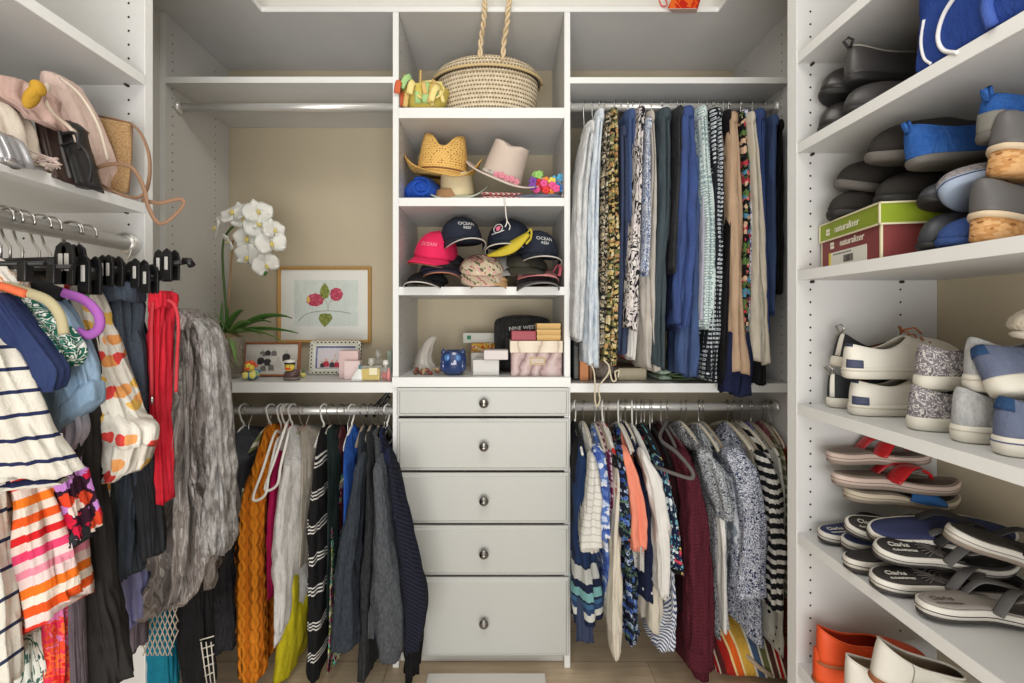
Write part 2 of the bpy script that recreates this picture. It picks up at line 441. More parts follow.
RY = 1.625; ZR1 = zv(107.5, RY); ZR2 = zv(410.5, RY); ZR3 = zv(406.5, RY)
rodx(XB0+.0005, XT0-.0005, RY, ZR1, lb); rodx(XB0+.0005, XT0-.0005, RY, ZR2, lb); rodx(XT1+.0005, XB1-.0005, RY, ZR1, rb); rodx(XT1+.0005, XB1-.0005, RY, ZR3, rb)
# side shelf units
UX = -.8215; UXR = .752; YE = 1.05; YR = 1.15
lu = thing('shelf_unit', 'white shelving along the left wall with a chrome clothes rod', 'closet unit', (-1.0, .6, 0))
mb = MB().box((XL+.001, YE, 0), (UX, YE+.022, TOP-BT-.001)); holes(mb, 'y', YE, (UX-.037, UX-.28), 1.0, 2.2, -.0004)
p = mb.build('end_panel', [WHITE, HOLE], lu, smooth=False)
MB().box((UX-.0005, YE-.0005, 0), (UX+.0012, YE+.0225, TOP-BT-.001)).build('edge_strip', EDGE, p, smooth=False)
ZL1 = zv(204, YE); ZL2 = zv(76, YE)
for zz in (ZL1, ZL2): shelf(XL+.001, UX, -.45, YE, zz, lu, front='+x', th=.021)
MB().box((XL+.001, -.47, 0), (UX, -.45, TOP-BT-.001)).build('end_panel', WHITE, lu, smooth=False)
ZRL = zv(245, YE); XRL = -.852
MB().tube([(XRL, -.45, ZRL), (XRL, YE, ZRL)], .0155, 18).build('hanging_rod', CHROME, lu)
f = MB(); f.M = Matrix.Translation((XRL, YE, ZRL)) @ Matrix.Rotation(PI/2, 4, 'X'); f.lathe([(0, 0), (.024, 0), (.024, .004), (.02, .02), (0, .02)], seg=18); f.build('rod_flange', CHROME, lu)
for v in (80, 207):
    for u in (128,): 
        c = at(u, v+6, YE); MB().tube([c+Vector((0, -.009, 0)), c], .003, 8).build('shelf_pin', DARKPIN, lu)
ru = thing('shelf_unit', 'white open shoe shelving along the right wall', 'closet unit', (.95, .6, 0))
mb = MB().box((UXR, YR, 0), (XR-.001, YR+.035, TOP-BT-.001)); holes(mb, 'y', YR, (UXR+.034, UXR+.262), .28, 2.2, -.0004)
p = mb.build('end_panel', [WHITE, HOLE], ru, smooth=False)
MB().box((UXR-.0012, YR-.0005, 0), (UXR+.0005, YR+.0355, TOP-BT-.001)).build('edge_strip', EDGE, p, smooth=False)
ZS = [zv(v, YR) for v in (54, 144, 271, 404, 533, 663)]
for zz in ZS: shelf(UXR+.0012, XR-.001, -.45, YR, zz, ru, front='-x', th=.024)
MB().box((UXR, -.47, 0), (XR-.001, -.45, TOP-BT-.001)).build('end_panel', WHITE, ru, smooth=False)
for zz in ZS[:4]:
    for x in (UXR+.036, UXR+.262): MB().tube([(x, YR-.009, zz-.028), (x, YR, zz-.028)], .0035, 8).build('shelf_pin', DARKPIN, ru)
# top board running round the closet, and its pale face strip
tb = thing('top_board', 'white board closing the top of the closet units, stepped round the corner', 'shelf', (0, 1.7, TOP-BT))
MB().box((XL+.001, FY, TOP-BT), (XR-.001, YB-.001, TOP)).build('board', WHITE, tb, smooth=False)
MB().box((XL+.001, -.47, TOP-BT), (UX, FY, TOP)).build('board', WHITE, tb, smooth=False)
MB().box((UXR, -.47, TOP-BT), (XR-.001, FY, TOP)).build('board', WHITE, tb, smooth=False)
MB().box((UX, FY-.004, TOP-BT-.001), (UXR, FY, TOP+.001)).build('face_strip', EDGE, tb, smooth=False)
MB().box((UX, -.47, TOP-BT-.001), (UX+.004, FY, TOP+.001)).build('face_strip', EDGE, tb, smooth=False)
MB().box((UXR-.004, -.47, TOP-BT-.001), (UXR, FY, TOP+.001)).build('face_strip', EDGE, tb, smooth=False)
# rear cleats under the upper shelf
for x0, x1, par in ((XB0, XT0, lb), (XT1, XB1, rb)):
    MB().box((x0, YB-.02, zv(77, FY)), (x1, YB-.002, zv(77, FY)+.045)).build('cleat', WHITE, par, smooth=False)
    # white back panel above the beige wall line
# corner filler between left units
struct(MB().box((XL, YE+.03, 0), (XL+.012, FY-.002, TOP-BT-.001)).build('trim_1', solid('grey_trim', (200, 199, 195), .5), smooth=False))
# ---------------------------------------------------------------- cloth
def drape_w(mb, rows, fold=.004, nf=5, seed=0., n=56, step=.010, q=2.6, tb=(0, 0), tt=(0, 0), groove=0, tilt=(0, 0), crease=1.0, round_top=True, hemround=.004):
    """rows: (-z, xL, xR, yF, yB) from top to bottom; tb/tt tilt the bottom/top edge (dz at left, dz at right)"""
    z0, z1 = rows[0][0], rows[-1][0]; m = max(6, int((z1-z0)/step)); rings = []
    for i in range(m+1):
        t = i/m; zz = z0+(z1-z0)*t; xl, xr, yf, yb = interp(rows, zz); z = -zz
        hw = max(.0015, (xr-xl)/2); xc = (xl+xr)/2; ty = max(.0015, (yb-yf)/2); yc = (yf+yb)/2
        sc = 1.0
        if round_top and t < .03: sc = .55+.45*math.sin(PI/2*t/.03)
        f = min(fold, hw*.45, ty*.6); ph = 3*nz(z*2.2, seed); amp = .5+.5*min(1, t*2.5)
        ring = []
        for k in range(n):
            a = 2*PI*k/n; c, s_ = math.cos(a), math.sin(a)
            cx, sy = sp(c, 2/q), sp(s_, 2/q)
            d = f*amp*(.55*math.sin(nf*a+ph+seed)+1.2*nz(c*2.2+seed, s_*2.2, z*3.2)+crease*.7*nz(c*5+seed*2, s_*5, z*11+seed))
            rg = 1-abs(nz(c*3.1+seed*3, s_*3.1, z*2.0+seed))*2.6
            if rg > 0: d += f*1.2*crease*rg*rg
            rg = 1-abs(nz(c*2.0+seed*5+z*3, s_*2.0+z*2, z*6.0))*3.2
            if rg > 0: d -= f*.8*crease*rg*rg
            x = xc+hw*sc*cx+d*c; y = yc+ty*sc*sy+d*s_
            if groove and s_ < 0: y += groove*math.exp(-(c/.3)**2)
            s2 = (cx+1)/2
            dz = tilt[0]*(1-s2)+tilt[1]*s2+(tb[0]*(1-s2)+tb[1]*s2)*t*t + (tt[0]*(1-s2)+tt[1]*s2)*(1-t)**2
            ring.append((x, y, z+dz+ (f*.8*math.sin(3*a+seed) if t > .97 else 0)))
        rings.append(ring)
    mb.loft(rings, True); return mb
def px(rows, D, ty=None, ins=0.0, mid=True):
    """pixel rows (v, uL, uR[, D, ty]) -> drape_w rows"""
    out = []
    for r in rows:
        d = r[3] if len(r) > 3 and r[3] else D; w = r[4] if len(r) > 4 else ty
        a, b = at(r[1], r[0], d), at(r[2], r[0], d)
        if mid and w < .08:      # the widest part of a rounded cloth lies at its middle depth
            k_ = (d+w*.85)/d
            if r[2] < 500: b.x = max(b.x*(d+w*1.5)/d, a.x+.5*(b.x-a.x))
            else: a.x *= lerp(1, k_, .5); b.x *= 1
        i = (b.x-a.x)*ins
        out.append((-a.z, a.x+i, b.x-i, d, d+2*w))
    out.sort(key=lambda q: q[0]); return out
_seed = [1.0]
def sd(): _seed[0] += 1.37; return _seed[0]

# ---------------------------------------------------------------- hangers
M_TAUPEV = solid('taupe_velvet', (150, 138, 122), .9); M_GREYV = solid('grey_velvet', (96, 92, 90), .9)
M_CREAMV = solid('cream_velvet', (205, 196, 178), .9); M_WOOD = solid('pale_wood', (176, 140, 100), .6)
HM = dict(white=WHITEP, black=BLACKV, taupe=M_TAUPEV, grey=M_GREYV, cream=M_CREAMV, clip=BLACKP, wire=WIRE)
def hook_pts(x, y, zr, zn, ax='y', s=1, r=.019):
    """hook over a rod at height zr, down to the neck at zn; the plane of the hook holds axis ax"""
    p = []
    for k in range(11):
        a = math.radians(200-235*k/10)
        p.append((math.cos(a)*r*-s, zr+.004+math.sin(a)*r))
    p = [(a, b) for a, b in p]; p.append((p[-1][0]*.6, zr-.03)); p.append((0, zr-.045)); p.append((0, zn))
    return [Vector((x+(a*.35 if ax == 'y' else a), y+(a if ax == 'y' else a*.2), b)) for a, b in p]
def hanger(x, zr, kind, label, axis='y', y=None, top=None, half=.19, drop=.075, group=None, hookm=None, parts=True, yaw=0):
    """a clothes hanger on the rod; arms run along y in the back bays and along x on the left rod"""
    y = RY if y is None else y; zn = top if top is not None else zr-.075
    name = 'trouser_hanger' if kind == 'clip' else 'clothes_hanger'
    t = thing(name, label, 'hanger', (x, y, zn-.03), group=group)
    MB().tube(hook_pts(x, y, zr, zn, axis, random.choice((1, -1))), .0021 if kind != 'white' else .0035, 6).build('hook', WHITEP if kind == 'white' else WIRE, t)
    A = (lambda d, z: Vector((x, y+d, z))) if axis == 'y' else (lambda d, z: Vector((x+d, y, z)))
    m = HM[kind]
    if kind == 'clip':
        MB().tube([A(-half, zn), A(half, zn)], .004, 8).build('bar', m, t)
        for s_ in (-1, 1):
            c = A(s_*half*.8, zn-.008)
            MB().box(c-Vector((.007, .007, .020)), c+Vector((.007, .007, .012))).build('clip', BLACKP, t, bevel=.002)
    else:
        r = .0045 if kind in ('white',) else .005
        MB().tube([A(-half, zn-drop), A(-half*.75, zn-drop*.62), A(-half*.3, zn-drop*.15), A(0, zn), A(half*.3, zn-drop*.15), A(half*.75, zn-drop*.62), A(half, zn-drop)], r, 8, n=4, flat=1.4).build('arms', m, t)
        if kind in ('white', 'black', 'grey'):
            MB().tube([A(-half, zn-drop), A(-half*.96, zn-drop-.012), A(0, zn-drop-.014), A(half*.96, zn-drop-.012), A(half, zn-drop)], r*.8, 6, n=2).build('bar', m, t)
    return t

# ---------------------------------------------------------------- cloth colours
P = {}
P['seersucker'] = fab('light_grey_seersucker', 'heather', (188, 190, 192), (214, 216, 216), 90)
P['paleblue'] = fab('pale_blue_seersucker', 'heather', (186, 198, 212), (222, 228, 232), 90)
P['blkcream'] = fab('black_cream_floral', 'floral', (30, 28, 26), [(200, 192, 170), (176, 160, 132), (140, 128, 110)], 100, .42, leaf=(90, 92, 84))
P['blkyellow'] = fab('black_yellow_floral', 'floral', (28, 26, 22), [(196, 172, 110), (176, 136, 92), (204, 190, 150), (116, 120, 80)], 84, .46, leaf=(110, 108, 60))
P['navyden'] = fab('navy_denim', 'denim', (24, 36, 66), (38, 54, 92))
P['blueden'] = fab('mid_blue_denim', 'denim', (36, 58, 104), (52, 80, 130))
P['brightden'] = fab('bright_blue_denim', 'denim', (30, 54, 112), (44, 74, 140))
P['bwabs'] = fab('white_black_abstract', 'blotch', [(34, 34, 38), (222, 216, 212), (206, 196, 196), (36, 36, 40), (226, 222, 218)], 26, (1, 1, .7), 1.5)
P['bluepais'] = fab('white_blue_paisley', 'blotch', [(218, 224, 230), (58, 92, 152), (226, 230, 234), (42, 68, 128), (220, 226, 232)], 48, (1, 1, .8), 2.2)
P['stone'] = fab('stone_grey_cotton', 'plain', (186, 180, 172))
P['white'] = fab('white_cotton', 'plain', (222, 220, 216), 6)
P['tealden'] = fab('dark_teal_denim', 'denim', (34, 48, 54), (50, 66, 72))
P['charcoal'] = fab('charcoal_cloth', 'heather', (44, 44, 47), (60, 60, 64))
P['black'] = fab('black_cloth', 'plain', (24, 23, 25), 5)
P['navy'] = fab('navy_cloth', 'plain', (27, 33, 62), 6)
P['lilacgrey'] = fab('lilac_grey_cotton', 'plain', (176, 174, 188))
P['medallion'] = fab('white_green_medallion', 'dots', (206, 220, 218), (140, 164, 170), 58, .36, .15, (222, 232, 228), .16)
P['diamond'] = fab('black_white_diamond', 'dots', (30, 33, 40), (196, 204, 210), 70, .30, .12, (30, 33, 40), .10)
P['tan'] = fab('tan_cotton', 'plain', (184, 156, 130), 8)
P['pinkfl'] = fab('black_pink_floral', 'floral', (28, 26, 28), [(204, 62, 84), (220, 122, 110), (96, 130, 70), (226, 190, 160), (88, 150, 180)], 48, .44, leaf=(98, 120, 74))
P['blueanim'] = fab('blue_white_animal', 'blotch', [(226, 228, 232), (52, 76, 146), (224, 228, 232), (38, 54, 110)], 46, (1, 1, .6), 1.0)
P['cream'] = fab('cream_cotton', 'plain', (212, 204, 188), 7)
P['ivory'] = fab('ivory_cotton', 'plain', (214, 206, 190), 7)

TG = 'trousers on the upper right rod'
def trousers(name, pat, label, rows, D=1.475, ty=.085, hang='clip', legs=2, name2='trousers', cat='trousers', hem=None, fold=.006, band=True, gr=TG, col='', over=None):
    cx = at((rows[0][1]+rows[0][2])/2, rows[0][0], D).x; zt = zv(rows[0][0], D); zb = zv(rows[-1][0], D)
    t = thing(name2, label, cat, (cx, D+ty, zb), group=gr)
    R = px(rows, D, ty); s = sd()
    if legs == 2:
        for side in (0, 1):
            L = []
            for z, a, b, f, k in R:
                mid = a+(b-a)*(.46 if side == 0 else .44)
                o = .007*side
                L.append((z+(.012*side if z == R[-1][0] else 0), a if side == 0 else mid, mid+(b-a)*.12 if side == 0 else b, f+o, k+o))
            mb = MB(); drape_w(mb, L, fold, 3, s+side*3.1, 30); mb.build('leg', P[pat], t)
    else:
        mb = MB(); drape_w(mb, R, fold, 4, s, 36); mb.build('leg', P[pat], t)
    if band:
        z, a, b, f, k = R[0]; mb = MB(); e = .0015
        drape_w(mb, [(z-.012, a-e, b+e, f+.01, k), (z+.006, a-e*2, b+e*2, f-.004, k+.004), (z+.030, a-e*2, b+e*2, f-.005, k+.004), (z+.034, a, b, f+.002, k)], .0015, 5, s, 30, .006)
        mb.build('waistband', P[pat], t)
    hanger(cx, ZR1, hang, ('silver hook and black clip hanger holding the %s' % (col or label.split(' on ')[0])), top=zt+.018, half=ty*.9, group='clip hangers on the upper right rod')
    return t
T = trousers
T('', 'seersucker', 'light grey crinkled trousers, leftmost on the upper right rod', [(121, 588, 597), (150, 582, 594), (200, 577, 589), (271, 575, 588), (338, 573, 584)], col='leftmost light grey trousers')
T('', 'paleblue', 'pale blue white crinkled trousers with drawstring, second from left on the upper right rod', [(109, 598, 606), (150, 594, 603), (200, 590, 601), (271, 588, 601), (364, 587, 601)], col='pale blue crinkled trousers')
T('', 'blkcream', 'black trousers with small cream flowers beside the pale blue pair', [(113, 606, 613), (160, 602, 611), (271, 600, 610), (347, 600, 610)], D=1.485, col='black trousers with small cream flowers')
T('', 'blkyellow', 'black trousers with yellow and tan flowers on the upper right rod', [(108, 611, 619), (150, 610, 621), (271, 608, 621), (361, 603, 618)], col='black trousers with yellow flowers')
T('', 'navyden', 'narrow navy trousers between the yellow floral and the black and white pairs', [(126, 621, 628), (200, 620, 631), (300, 617, 631), (351, 614, 629)], D=1.50, col='narrow navy trousers')
T('', 'blueden', 'rich blue denim trousers just left of the black and white abstract pair', [(109, 628, 637), (160, 628, 638), (240, 629, 636), (305, 628, 634)], D=1.49, col='rich blue denim trousers')
T('', 'white', 'plain white trousers, only the hem showing under the abstract pair', [(200, 632, 640), (300, 629, 641), (357, 627, 637)], D=1.53, band=False, ty=.05, col='white trousers with only the hem showing')
T('', 'bwabs', 'white trousers with black abstract blotches on the upper right rod', [(106, 639, 647), (150, 636, 645), (200, 634, 644), (271, 629, 643), (327, 625, 640)], D=1.46, col='white trousers with black blotches')
T('', 'bluepais', 'short white trousers with blue paisley swirls beside the abstract pair', [(118, 645, 652), (160, 644, 652), (230, 642, 652), (272, 638, 650)], D=1.455, ty=.07, col='short blue paisley trousers')
T('', 'stone', 'stone grey trousers beside the blue paisley pair', [(111, 649, 656), (160, 652, 658), (271, 644, 658), (330, 644, 661), (368, 645, 665)], D=1.49, col='stone grey trousers')
T('', 'tealden', 'dark teal grey denim trousers on the upper right rod', [(108, 660, 674), (200, 661, 673), (271, 656, 669), (366, 656, 668)], D=1.475, col='dark teal grey denim trousers')
T('', 'charcoal', 'short charcoal trousers beside the dark teal denim pair', [(106, 675, 685), (170, 674, 684), (230, 670, 680), (269, 668, 678)], D=1.47, ty=.07, col='short charcoal trousers')
T('', 'navy', 'dark navy trousers showing below the short charcoal pair', [(180, 670, 680), (327, 668, 679)], D=1.50, band=False, ty=.06, col='dark navy trousers below the charcoal pair')
T('', 'brightden', 'bright blue jeans with the shorter leg in the middle of the upper right rod', [(106, 684, 696), (160, 682, 700), (230, 678, 700), (324, 676, 692)], D=1.46, ty=.09, col='bright blue jeans')
T('', 'blueden', 'long blue jeans hanging lowest behind the bright blue jeans', [(150, 686, 702), (271, 680, 702), (374, 677, 701)], D=1.485, band=False, ty=.07, col='long blue jeans behind the bright pair')
T('', 'lilacgrey', 'thin lilac grey trousers wedged between blue jeans and medallion trousers', [(110, 697, 702), (200, 700, 706), (320, 697, 704)], D=1.475, ty=.06, legs=1, col='thin lilac grey trousers')
T('', 'medallion', 'white trousers printed with pale blue green medallions', [(106, 700, 709), (160, 702, 713), (230, 705, 718), (326, 702, 717)], D=1.465, col='white medallion print trousers')
T('', 'diamond', 'black trousers with small white diamonds on the upper right rod', [(108, 712, 725), (180, 714, 727), (271, 713, 726), (378, 705, 720)], D=1.475, col='black trousers with white diamonds')
T('', 'black', 'plain black trousers right of the white diamond pair', [(110, 724, 731), (200, 727, 733), (300, 721, 731), (381, 718, 729)], D=1.475, ty=.06, col='plain black trousers beside the diamond pair')
T('', 'charcoal', 'dark grey trousers left of the tan pair', [(200, 731, 736), (300, 726, 734), (379, 723, 732)], D=1.49, ty=.06, band=False, col='dark grey trousers left of the tan pair')
T('', 'tan', 'tan cotton trousers with a wide flared hem', [(112, 731, 740), (160, 731, 744), (230, 732, 747), (300, 731, 747), (371, 730, 755)], D=1.465, col='tan cotton trousers')
T('', 'pinkfl', 'black trousers with pink and green flowers next to the tan pair', [(112, 740, 747), (170, 744, 753), (271, 743, 753), (340, 741, 751)], D=1.485, col='black trousers with pink flowers')
T('', 'blueanim', 'blue and white animal print trousers right of the pink floral pair', [(110, 743, 751), (150, 748, 756), (271, 748, 757), (320, 746, 755)], D=1.50, col='blue and white animal print trousers')
T('', 'cream', 'cream trousers with a wide straight hem', [(112, 750, 757), (160, 753, 762), (230, 756, 767), (300, 756, 770), (361, 755, 776)], D=1.47, col='cream trousers')
T('', 'brightden', 'royal blue trousers right of the cream pair', [(109, 757, 768), (180, 760, 769), (300, 765, 772), (330, 766, 773)], D=1.485, col='royal blue trousers right of the cream pair')
T('', 'blueden', 'faded mid blue jeans near the right end of the upper rod', [(115, 768, 780), (170, 767, 779), (260, 768, 778), (312, 768, 777)], D=1.49, ty=.07, col='faded mid blue jeans')
T('', 'black', 'black trousers at the far right end of the upper rod', [(120, 780, 785), (170, 777, 787), (240, 776, 787), (290, 773, 786)], D=1.52, ty=.08, col='black trousers at the far right end')
T('', 'navy', 'long dark navy trousers reaching below the shelf edge under the tan pair', [(330, 727, 752), (370, 724, 755), (393, 722, 755)], D=1.475, ty=.03, band=False, fold=.005, col='long dark navy trousers below the shelf edge')
T('', 'black', 'blue black trousers just behind the cream pair, hem at shelf level', [(320, 756, 766), (382, 754, 768)], D=1.50, ty=.02, band=False, col='blue black trousers behind the cream pair')
# ---------------------------------------------------------------- tops on the lower rods
P['tiered'] = NT('navy_tiered_stripes', .88, .2)
def _tier(m, stops, grain=.008):
    """horizontal bands at fixed heights (world z = object z of the garment base)"""
    z = m.math('ADD', _coord(m, 'z'), m.math('MULTIPLY', m.math('SUBTRACT', m.noise(60, 2).outputs[0], .5), grain))
    m.col(m.ramp(m.math('MULTIPLY', z, 2.0), stops)); weave(m)
_tier(P['tiered'], [(0, (30, 38, 66)), (.035, (206, 208, 202)), (.075, (44, 66, 104)), (.11, (62, 100, 136)), (.14, (30, 38, 66)), (.155, (120, 170, 172)), (.215, (28, 36, 62)), (.27, (186, 188, 184)), (.37, (28, 36, 64)), (.385, (33, 52, 88))])
P['tiered'] = P['tiered'].mat
P['plisse'] = fab('white_plisse', 'stripe', [(.018, (218, 216, 210)), (.004, (188, 186, 180))], 'z', .002)
P['bluebl'] = fab('light_blue_blossom', 'floral', (94, 124, 190), [(196, 208, 232), (60, 84, 158), (222, 226, 236)], 55, .45)
P['magdot'] = fab('magenta_white_dotted', 'dots', (124, 42, 84), (222, 200, 208), 75, .36, .6)
P['redwhite'] = fab('red_white_print', 'blotch', [(214, 62, 50), (228, 224, 216), (224, 218, 210), (206, 58, 48)], 20, (1, 1, 1.5), .6)
P['navyrose'] = fab('navy_blue_roses', 'floral', (22, 26, 44), [(96, 128, 196), (170, 186, 214), (58, 88, 160), (96, 122, 96)], 50, .38, leaf=(70, 94, 84), center=(28, 40, 80))
P['coral'] = fab('coral_jersey', 'plain', (232, 142, 118), 6)
P['lace'] = fab('white_lace', 'dots', (208, 206, 200), (150, 148, 144), 140, .3, .3)
P['navypolka'] = fab('navy_white_polka', 'dots', (28, 34, 62), (216, 218, 222), 26, .17, .3)
P['bluestr'] = fab('blue_white_stripe', 'stripe', [(.0032, (222, 224, 228)), (.0026, (70, 86, 128))], (.8, .6, .25), .003, 8)
P['embroid'] = fab('navy_embroidered', 'floral', (26, 34, 62), [(96, 176, 206), (212, 72, 88), (224, 196, 96), (214, 224, 230), (120, 180, 190)], 52, .32, leaf=(150, 190, 196), lthr=.14)
P['maroonk'] = fab('maroon_sweater', 'knit', (74, 26, 38), (88, 32, 44), 110)
P['dkmaroon'] = fab('dark_maroon', 'plain', (50, 24, 30), 5)
P['speck'] = fab('black_white_speckle', 'blotch', [(32, 32, 38), (206, 208, 212), (40, 40, 46), (200, 202, 208)], 120, (1, 1, 1), .5)
P['greyspeck'] = fab('grey_speckle', 'blotch', [(66, 74, 84), (196, 200, 204), (84, 90, 100), (190, 194, 198)], 110, (1, 1, 1), .5)
P['palm'] = fab('grey_palm_leaf', 'lines', (128, 136, 146), (190, 194, 200), 14, 14, .6)
P['ditsy'] = fab('navy_white_ditsy', 'blotch', [(36, 44, 78), (216, 220, 228), (48, 58, 96), (210, 214, 224), (30, 38, 70)], 95, (1, 1, 1), .8)
P['bwstr'] = fab('black_white_stripe', 'stripe', [(.017, (30, 30, 34)), (.014, (224, 222, 216))], 'z', .004)
P['whdot'] = fab('white_black_dots', 'dots', (220, 218, 208), (34, 32, 32), 34, .2, .4)
P['rust'] = fab('rust_print', 'blotch', [(126, 58, 36), (104, 46, 30), (150, 84, 52)], 30)
P['lilac'] = fab('lilac_blue', 'plain', (116, 122, 170), 8)
P['olive'] = fab('olive_stripe', 'stripe', [(.02, (130, 134, 96)), (.012, (212, 210, 190))], 'z', .003)
P['mauve'] = fab('mauve_rose', 'plain', (140, 82, 92), 8)
P['satin'] = fab('dark_grey_satin', 'plain', (62, 66, 74), 12, rough=.42, spec=.6, st=.8)
P['orangek'] = fab('orange_cable_knit', 'cable', (196, 108, 22), (222, 134, 34), .042)
P['magenta'] = fab('magenta_jersey', 'plain', (186, 30, 92), 8)
P['redj'] = fab('red_jersey', 'plain', (176, 24, 48), 8)
P['greysilk'] = fab('pale_grey_knit', 'heather', (200, 198, 196), (222, 220, 218), 120)
P['taupe'] = fab('taupe_linen', 'plain', (170, 162, 150), 8)
P['lime'] = fab('lime_yellow', 'plain', (196, 184, 34), 12)
_blk = (26, 26, 28); _w = (220, 218, 214)
P['tristr'] = fab('black_triple_stripe', 'stripe', [(.060, _blk), (.0045, _w), (.006, _blk), (.0045, _w), (.006, _blk), (.0045, _w), (.016, _blk)], 'z', .005, 9)
P['dkgreen'] = fab('dark_green_cloth', 'plain', (34, 48, 46), 6)
P['geo'] = fab('pink_aqua_geometric', 'blotch', [(28, 28, 32), (214, 52, 112), (120, 200, 178), (30, 30, 34), (206, 210, 90), (226, 224, 218)], 34, (1, 1, 1.4), .3)
P['winesat'] = fab('wine_satin', 'plain', (84, 34, 38), 14, rough=.4, spec=.5)
P['royal'] = fab('royal_blue', 'plain', (40, 84, 164), 12)
P['slate'] = fab('slate_grey', 'heather', (48, 54, 62), (62, 68, 77))
P['slate2'] = fab('slate_brown_grey', 'heather', (44, 44, 46), (58, 59, 62))
P['midgrey'] = fab('mid_grey_melange', 'heather', (66, 69, 74), (90, 93, 98), 200)
P['navyrib'] = fab('navy_rib_knit', 'stripe', [(.005, (34, 37, 52)), (.005, (21, 23, 36))], (.5, .2, .84), .001)
P['navyk'] = fab('navy_knit', 'heather', (28, 36, 66), (48, 56, 90))

def top(pat, label, rows, D=1.43, cat='shirt', name='blouse', sleeve=None, zr=None, gr='tops on the lower right rod', hang='cream', cuff=None, short='', bodyrows=None, bodypat=None, yb=None, fold=.009, slD=.02, hx=None, nohang=False, tb=(0, 0), slope=.07, cuffpat=None, q=2.4, hgroup='hangers on the lower right rod', nf=7):
    """a top hanging edge-on: body with sloping shoulders between y=D and the back, front sleeve hanging over it"""
    zr = ZR3 if zr is None else zr
    yc = RY+.005; s = sd()
    cx = at((rows[0][1]+rows[0][2])/2, rows[0][0], D).x; zb = zv(rows[-1][0], D); z0 = zv(rows[0][0], D)
    t = thing(name, label, cat, (cx, yc, min(zb, 9)), group=gr)
    ztip = zr-.125; vtip = 318+(1.2-ztip)*F/D; v0 = rows[0][0]
    def warp_rows(R, dd):
        """rows above the shoulder tip lie further back, on the slope from the neck"""
        R = [tuple(r[:3]) for r in R]; out = []
        if R[0][0] >= vtip-4: return [(r[0], r[1], r[2], D+dd) for r in R]
        for k in range(6):
            f_ = k/6; v = R[0][0]+(vtip-R[0][0])*f_; q_ = interp(R, v); out.append((v, q_[0], q_[1], lerp(RY-.035, D+dd, f_**.75)))
        for v in [vtip]+[r[0] for r in R if r[0] > vtip+3]:
            q_ = interp(R, v); out.append((v, q_[0], q_[1], D+dd))
        return out
    body = px(warp_rows(bodyrows or rows, .03 if sleeve else 0), D, .05, .06 if sleeve else 0)
    yback = yb or (2*yc-D)
    B = []
    for i, (z, a, b, f, k) in enumerate(body): B.append((z, a, b, f, min(yback, 2*yc-f)))
    z, a, b, f, k = B[0]
    cx = (a+b)/2; zneck = min(-z+slope, zr-.055); h_ = max(.004, zneck+z)
    topr = [(z-h_, cx-.006, cx+.006, yc-.03, yc+.03)]
    if h_ > .02: topr += [(z-h_*.62, cx-.010, cx+.010, yc-(yc-f)*.55, yc+(yc-f)*.55), (z-h_*.18, lerp(a, cx-.012, .3), lerp(b, cx+.012, .3), yc-(yc-f)*.9, yc+(yc-f)*.9)]
    mb = MB(); drape_w(mb, topr+B, fold, nf, s, 64, tb=tb, q=q); mb.build('body', P[bodypat or pat], t)
    if sleeve:
        ve = sleeve; vs_ = max(v0, vtip-9); R = [(vs_,)+tuple(interp([tuple(r[:3]) for r in rows], vs_))]+[r for r in rows if vs_+2 < r[0] < ve]; last = interp([tuple(r[:3]) for r in rows], ve); R.append((ve, last[0], last[1]))
        L = px(R, D-slD, .04); z, a, b, f, k = L[0]
        L[0] = (z, lerp(a, b, .2), lerp(b, a, .2), f+.03, k)
        L.insert(1, (z+.02, lerp(a, b, .05), lerp(b, a, .05), f+.008, k))
        mb = MB(); drape_w(mb, L, fold, 4, s+2, 34); so = mb.build('sleeve', P[pat], t)
        if cuff:
            z, a, b, f, k = L[-1]; e = .003
            mb = MB(); drape_w(mb, [(z-cuff, a-e*.4, b+e*.4, f-e*.5, k+e), (z-cuff*.8, a-e, b+e, f-e, k+e), (z, a-e, b+e, f-e, k+e), (z+.006, a, b, f, k)], .0015, 5, s, 30, .006, hemround=0)
            mb.build('cuff', P[cuffpat or pat], so)
    if not nohang:
        zt = zneck
        hanger(cx if hx is None else hx, zr, hang, '%s hanger holding the %s' % ({'white': 'white plastic', 'black': 'black velvet', 'taupe': 'taupe velvet', 'grey': 'dark grey velvet', 'cream': 'cream velvet', 'wire': 'thin wire', 'clip': 'black clip'}[hang], short or label), top=min(zr-.03, zt-.004), half=max(.05, min(.15 if zr != ZR2 else .08, yc-D-.03)), drop=max(.03, slope*.75), group=hgroup)
    return t
# right lower rod, left to right
top('black', 'black sleeveless top, leftmost on the lower right rod', [(432, 573, 579), (500, 573, 578), (560, 573, 577)], name='tank_top', hang='black', short='leftmost black top', D=1.48)
top('tiered', 'navy dress with tiers of grey, teal, blue and white bands', [(462, 578, 589), (500, 574, 590), (550, 573, 598), (600, 573, 604), (626, 574, 606)], D=1.45, cat='dress', name='dress', hang='white', short='navy tiered dress', tb=(-.006, .0))
top('navyden', 'dark navy leggings, cuffs showing under the tiered dress', [(600, 577, 592), (643, 578, 594)], D=1.47, yb=1.56, cat='leggings', name='leggings', nohang=True, slope=.03)
top('plisse', 'white pleated blouse with three quarter sleeve', [(457, 590, 597), (480, 589, 599), (510, 585, 601), (553, 580, 604)], D=1.41, hang='cream', short='white pleated blouse', sleeve=551, tb=(.012, -.004))
top('bluebl', 'light blue blouse covered with pale blossoms', [(447, 594, 605), (480, 597, 607), (540, 601, 611), (600, 604, 612), (614, 604, 612)], D=1.43, hang='cream', short='light blue blossom blouse', sleeve=540)
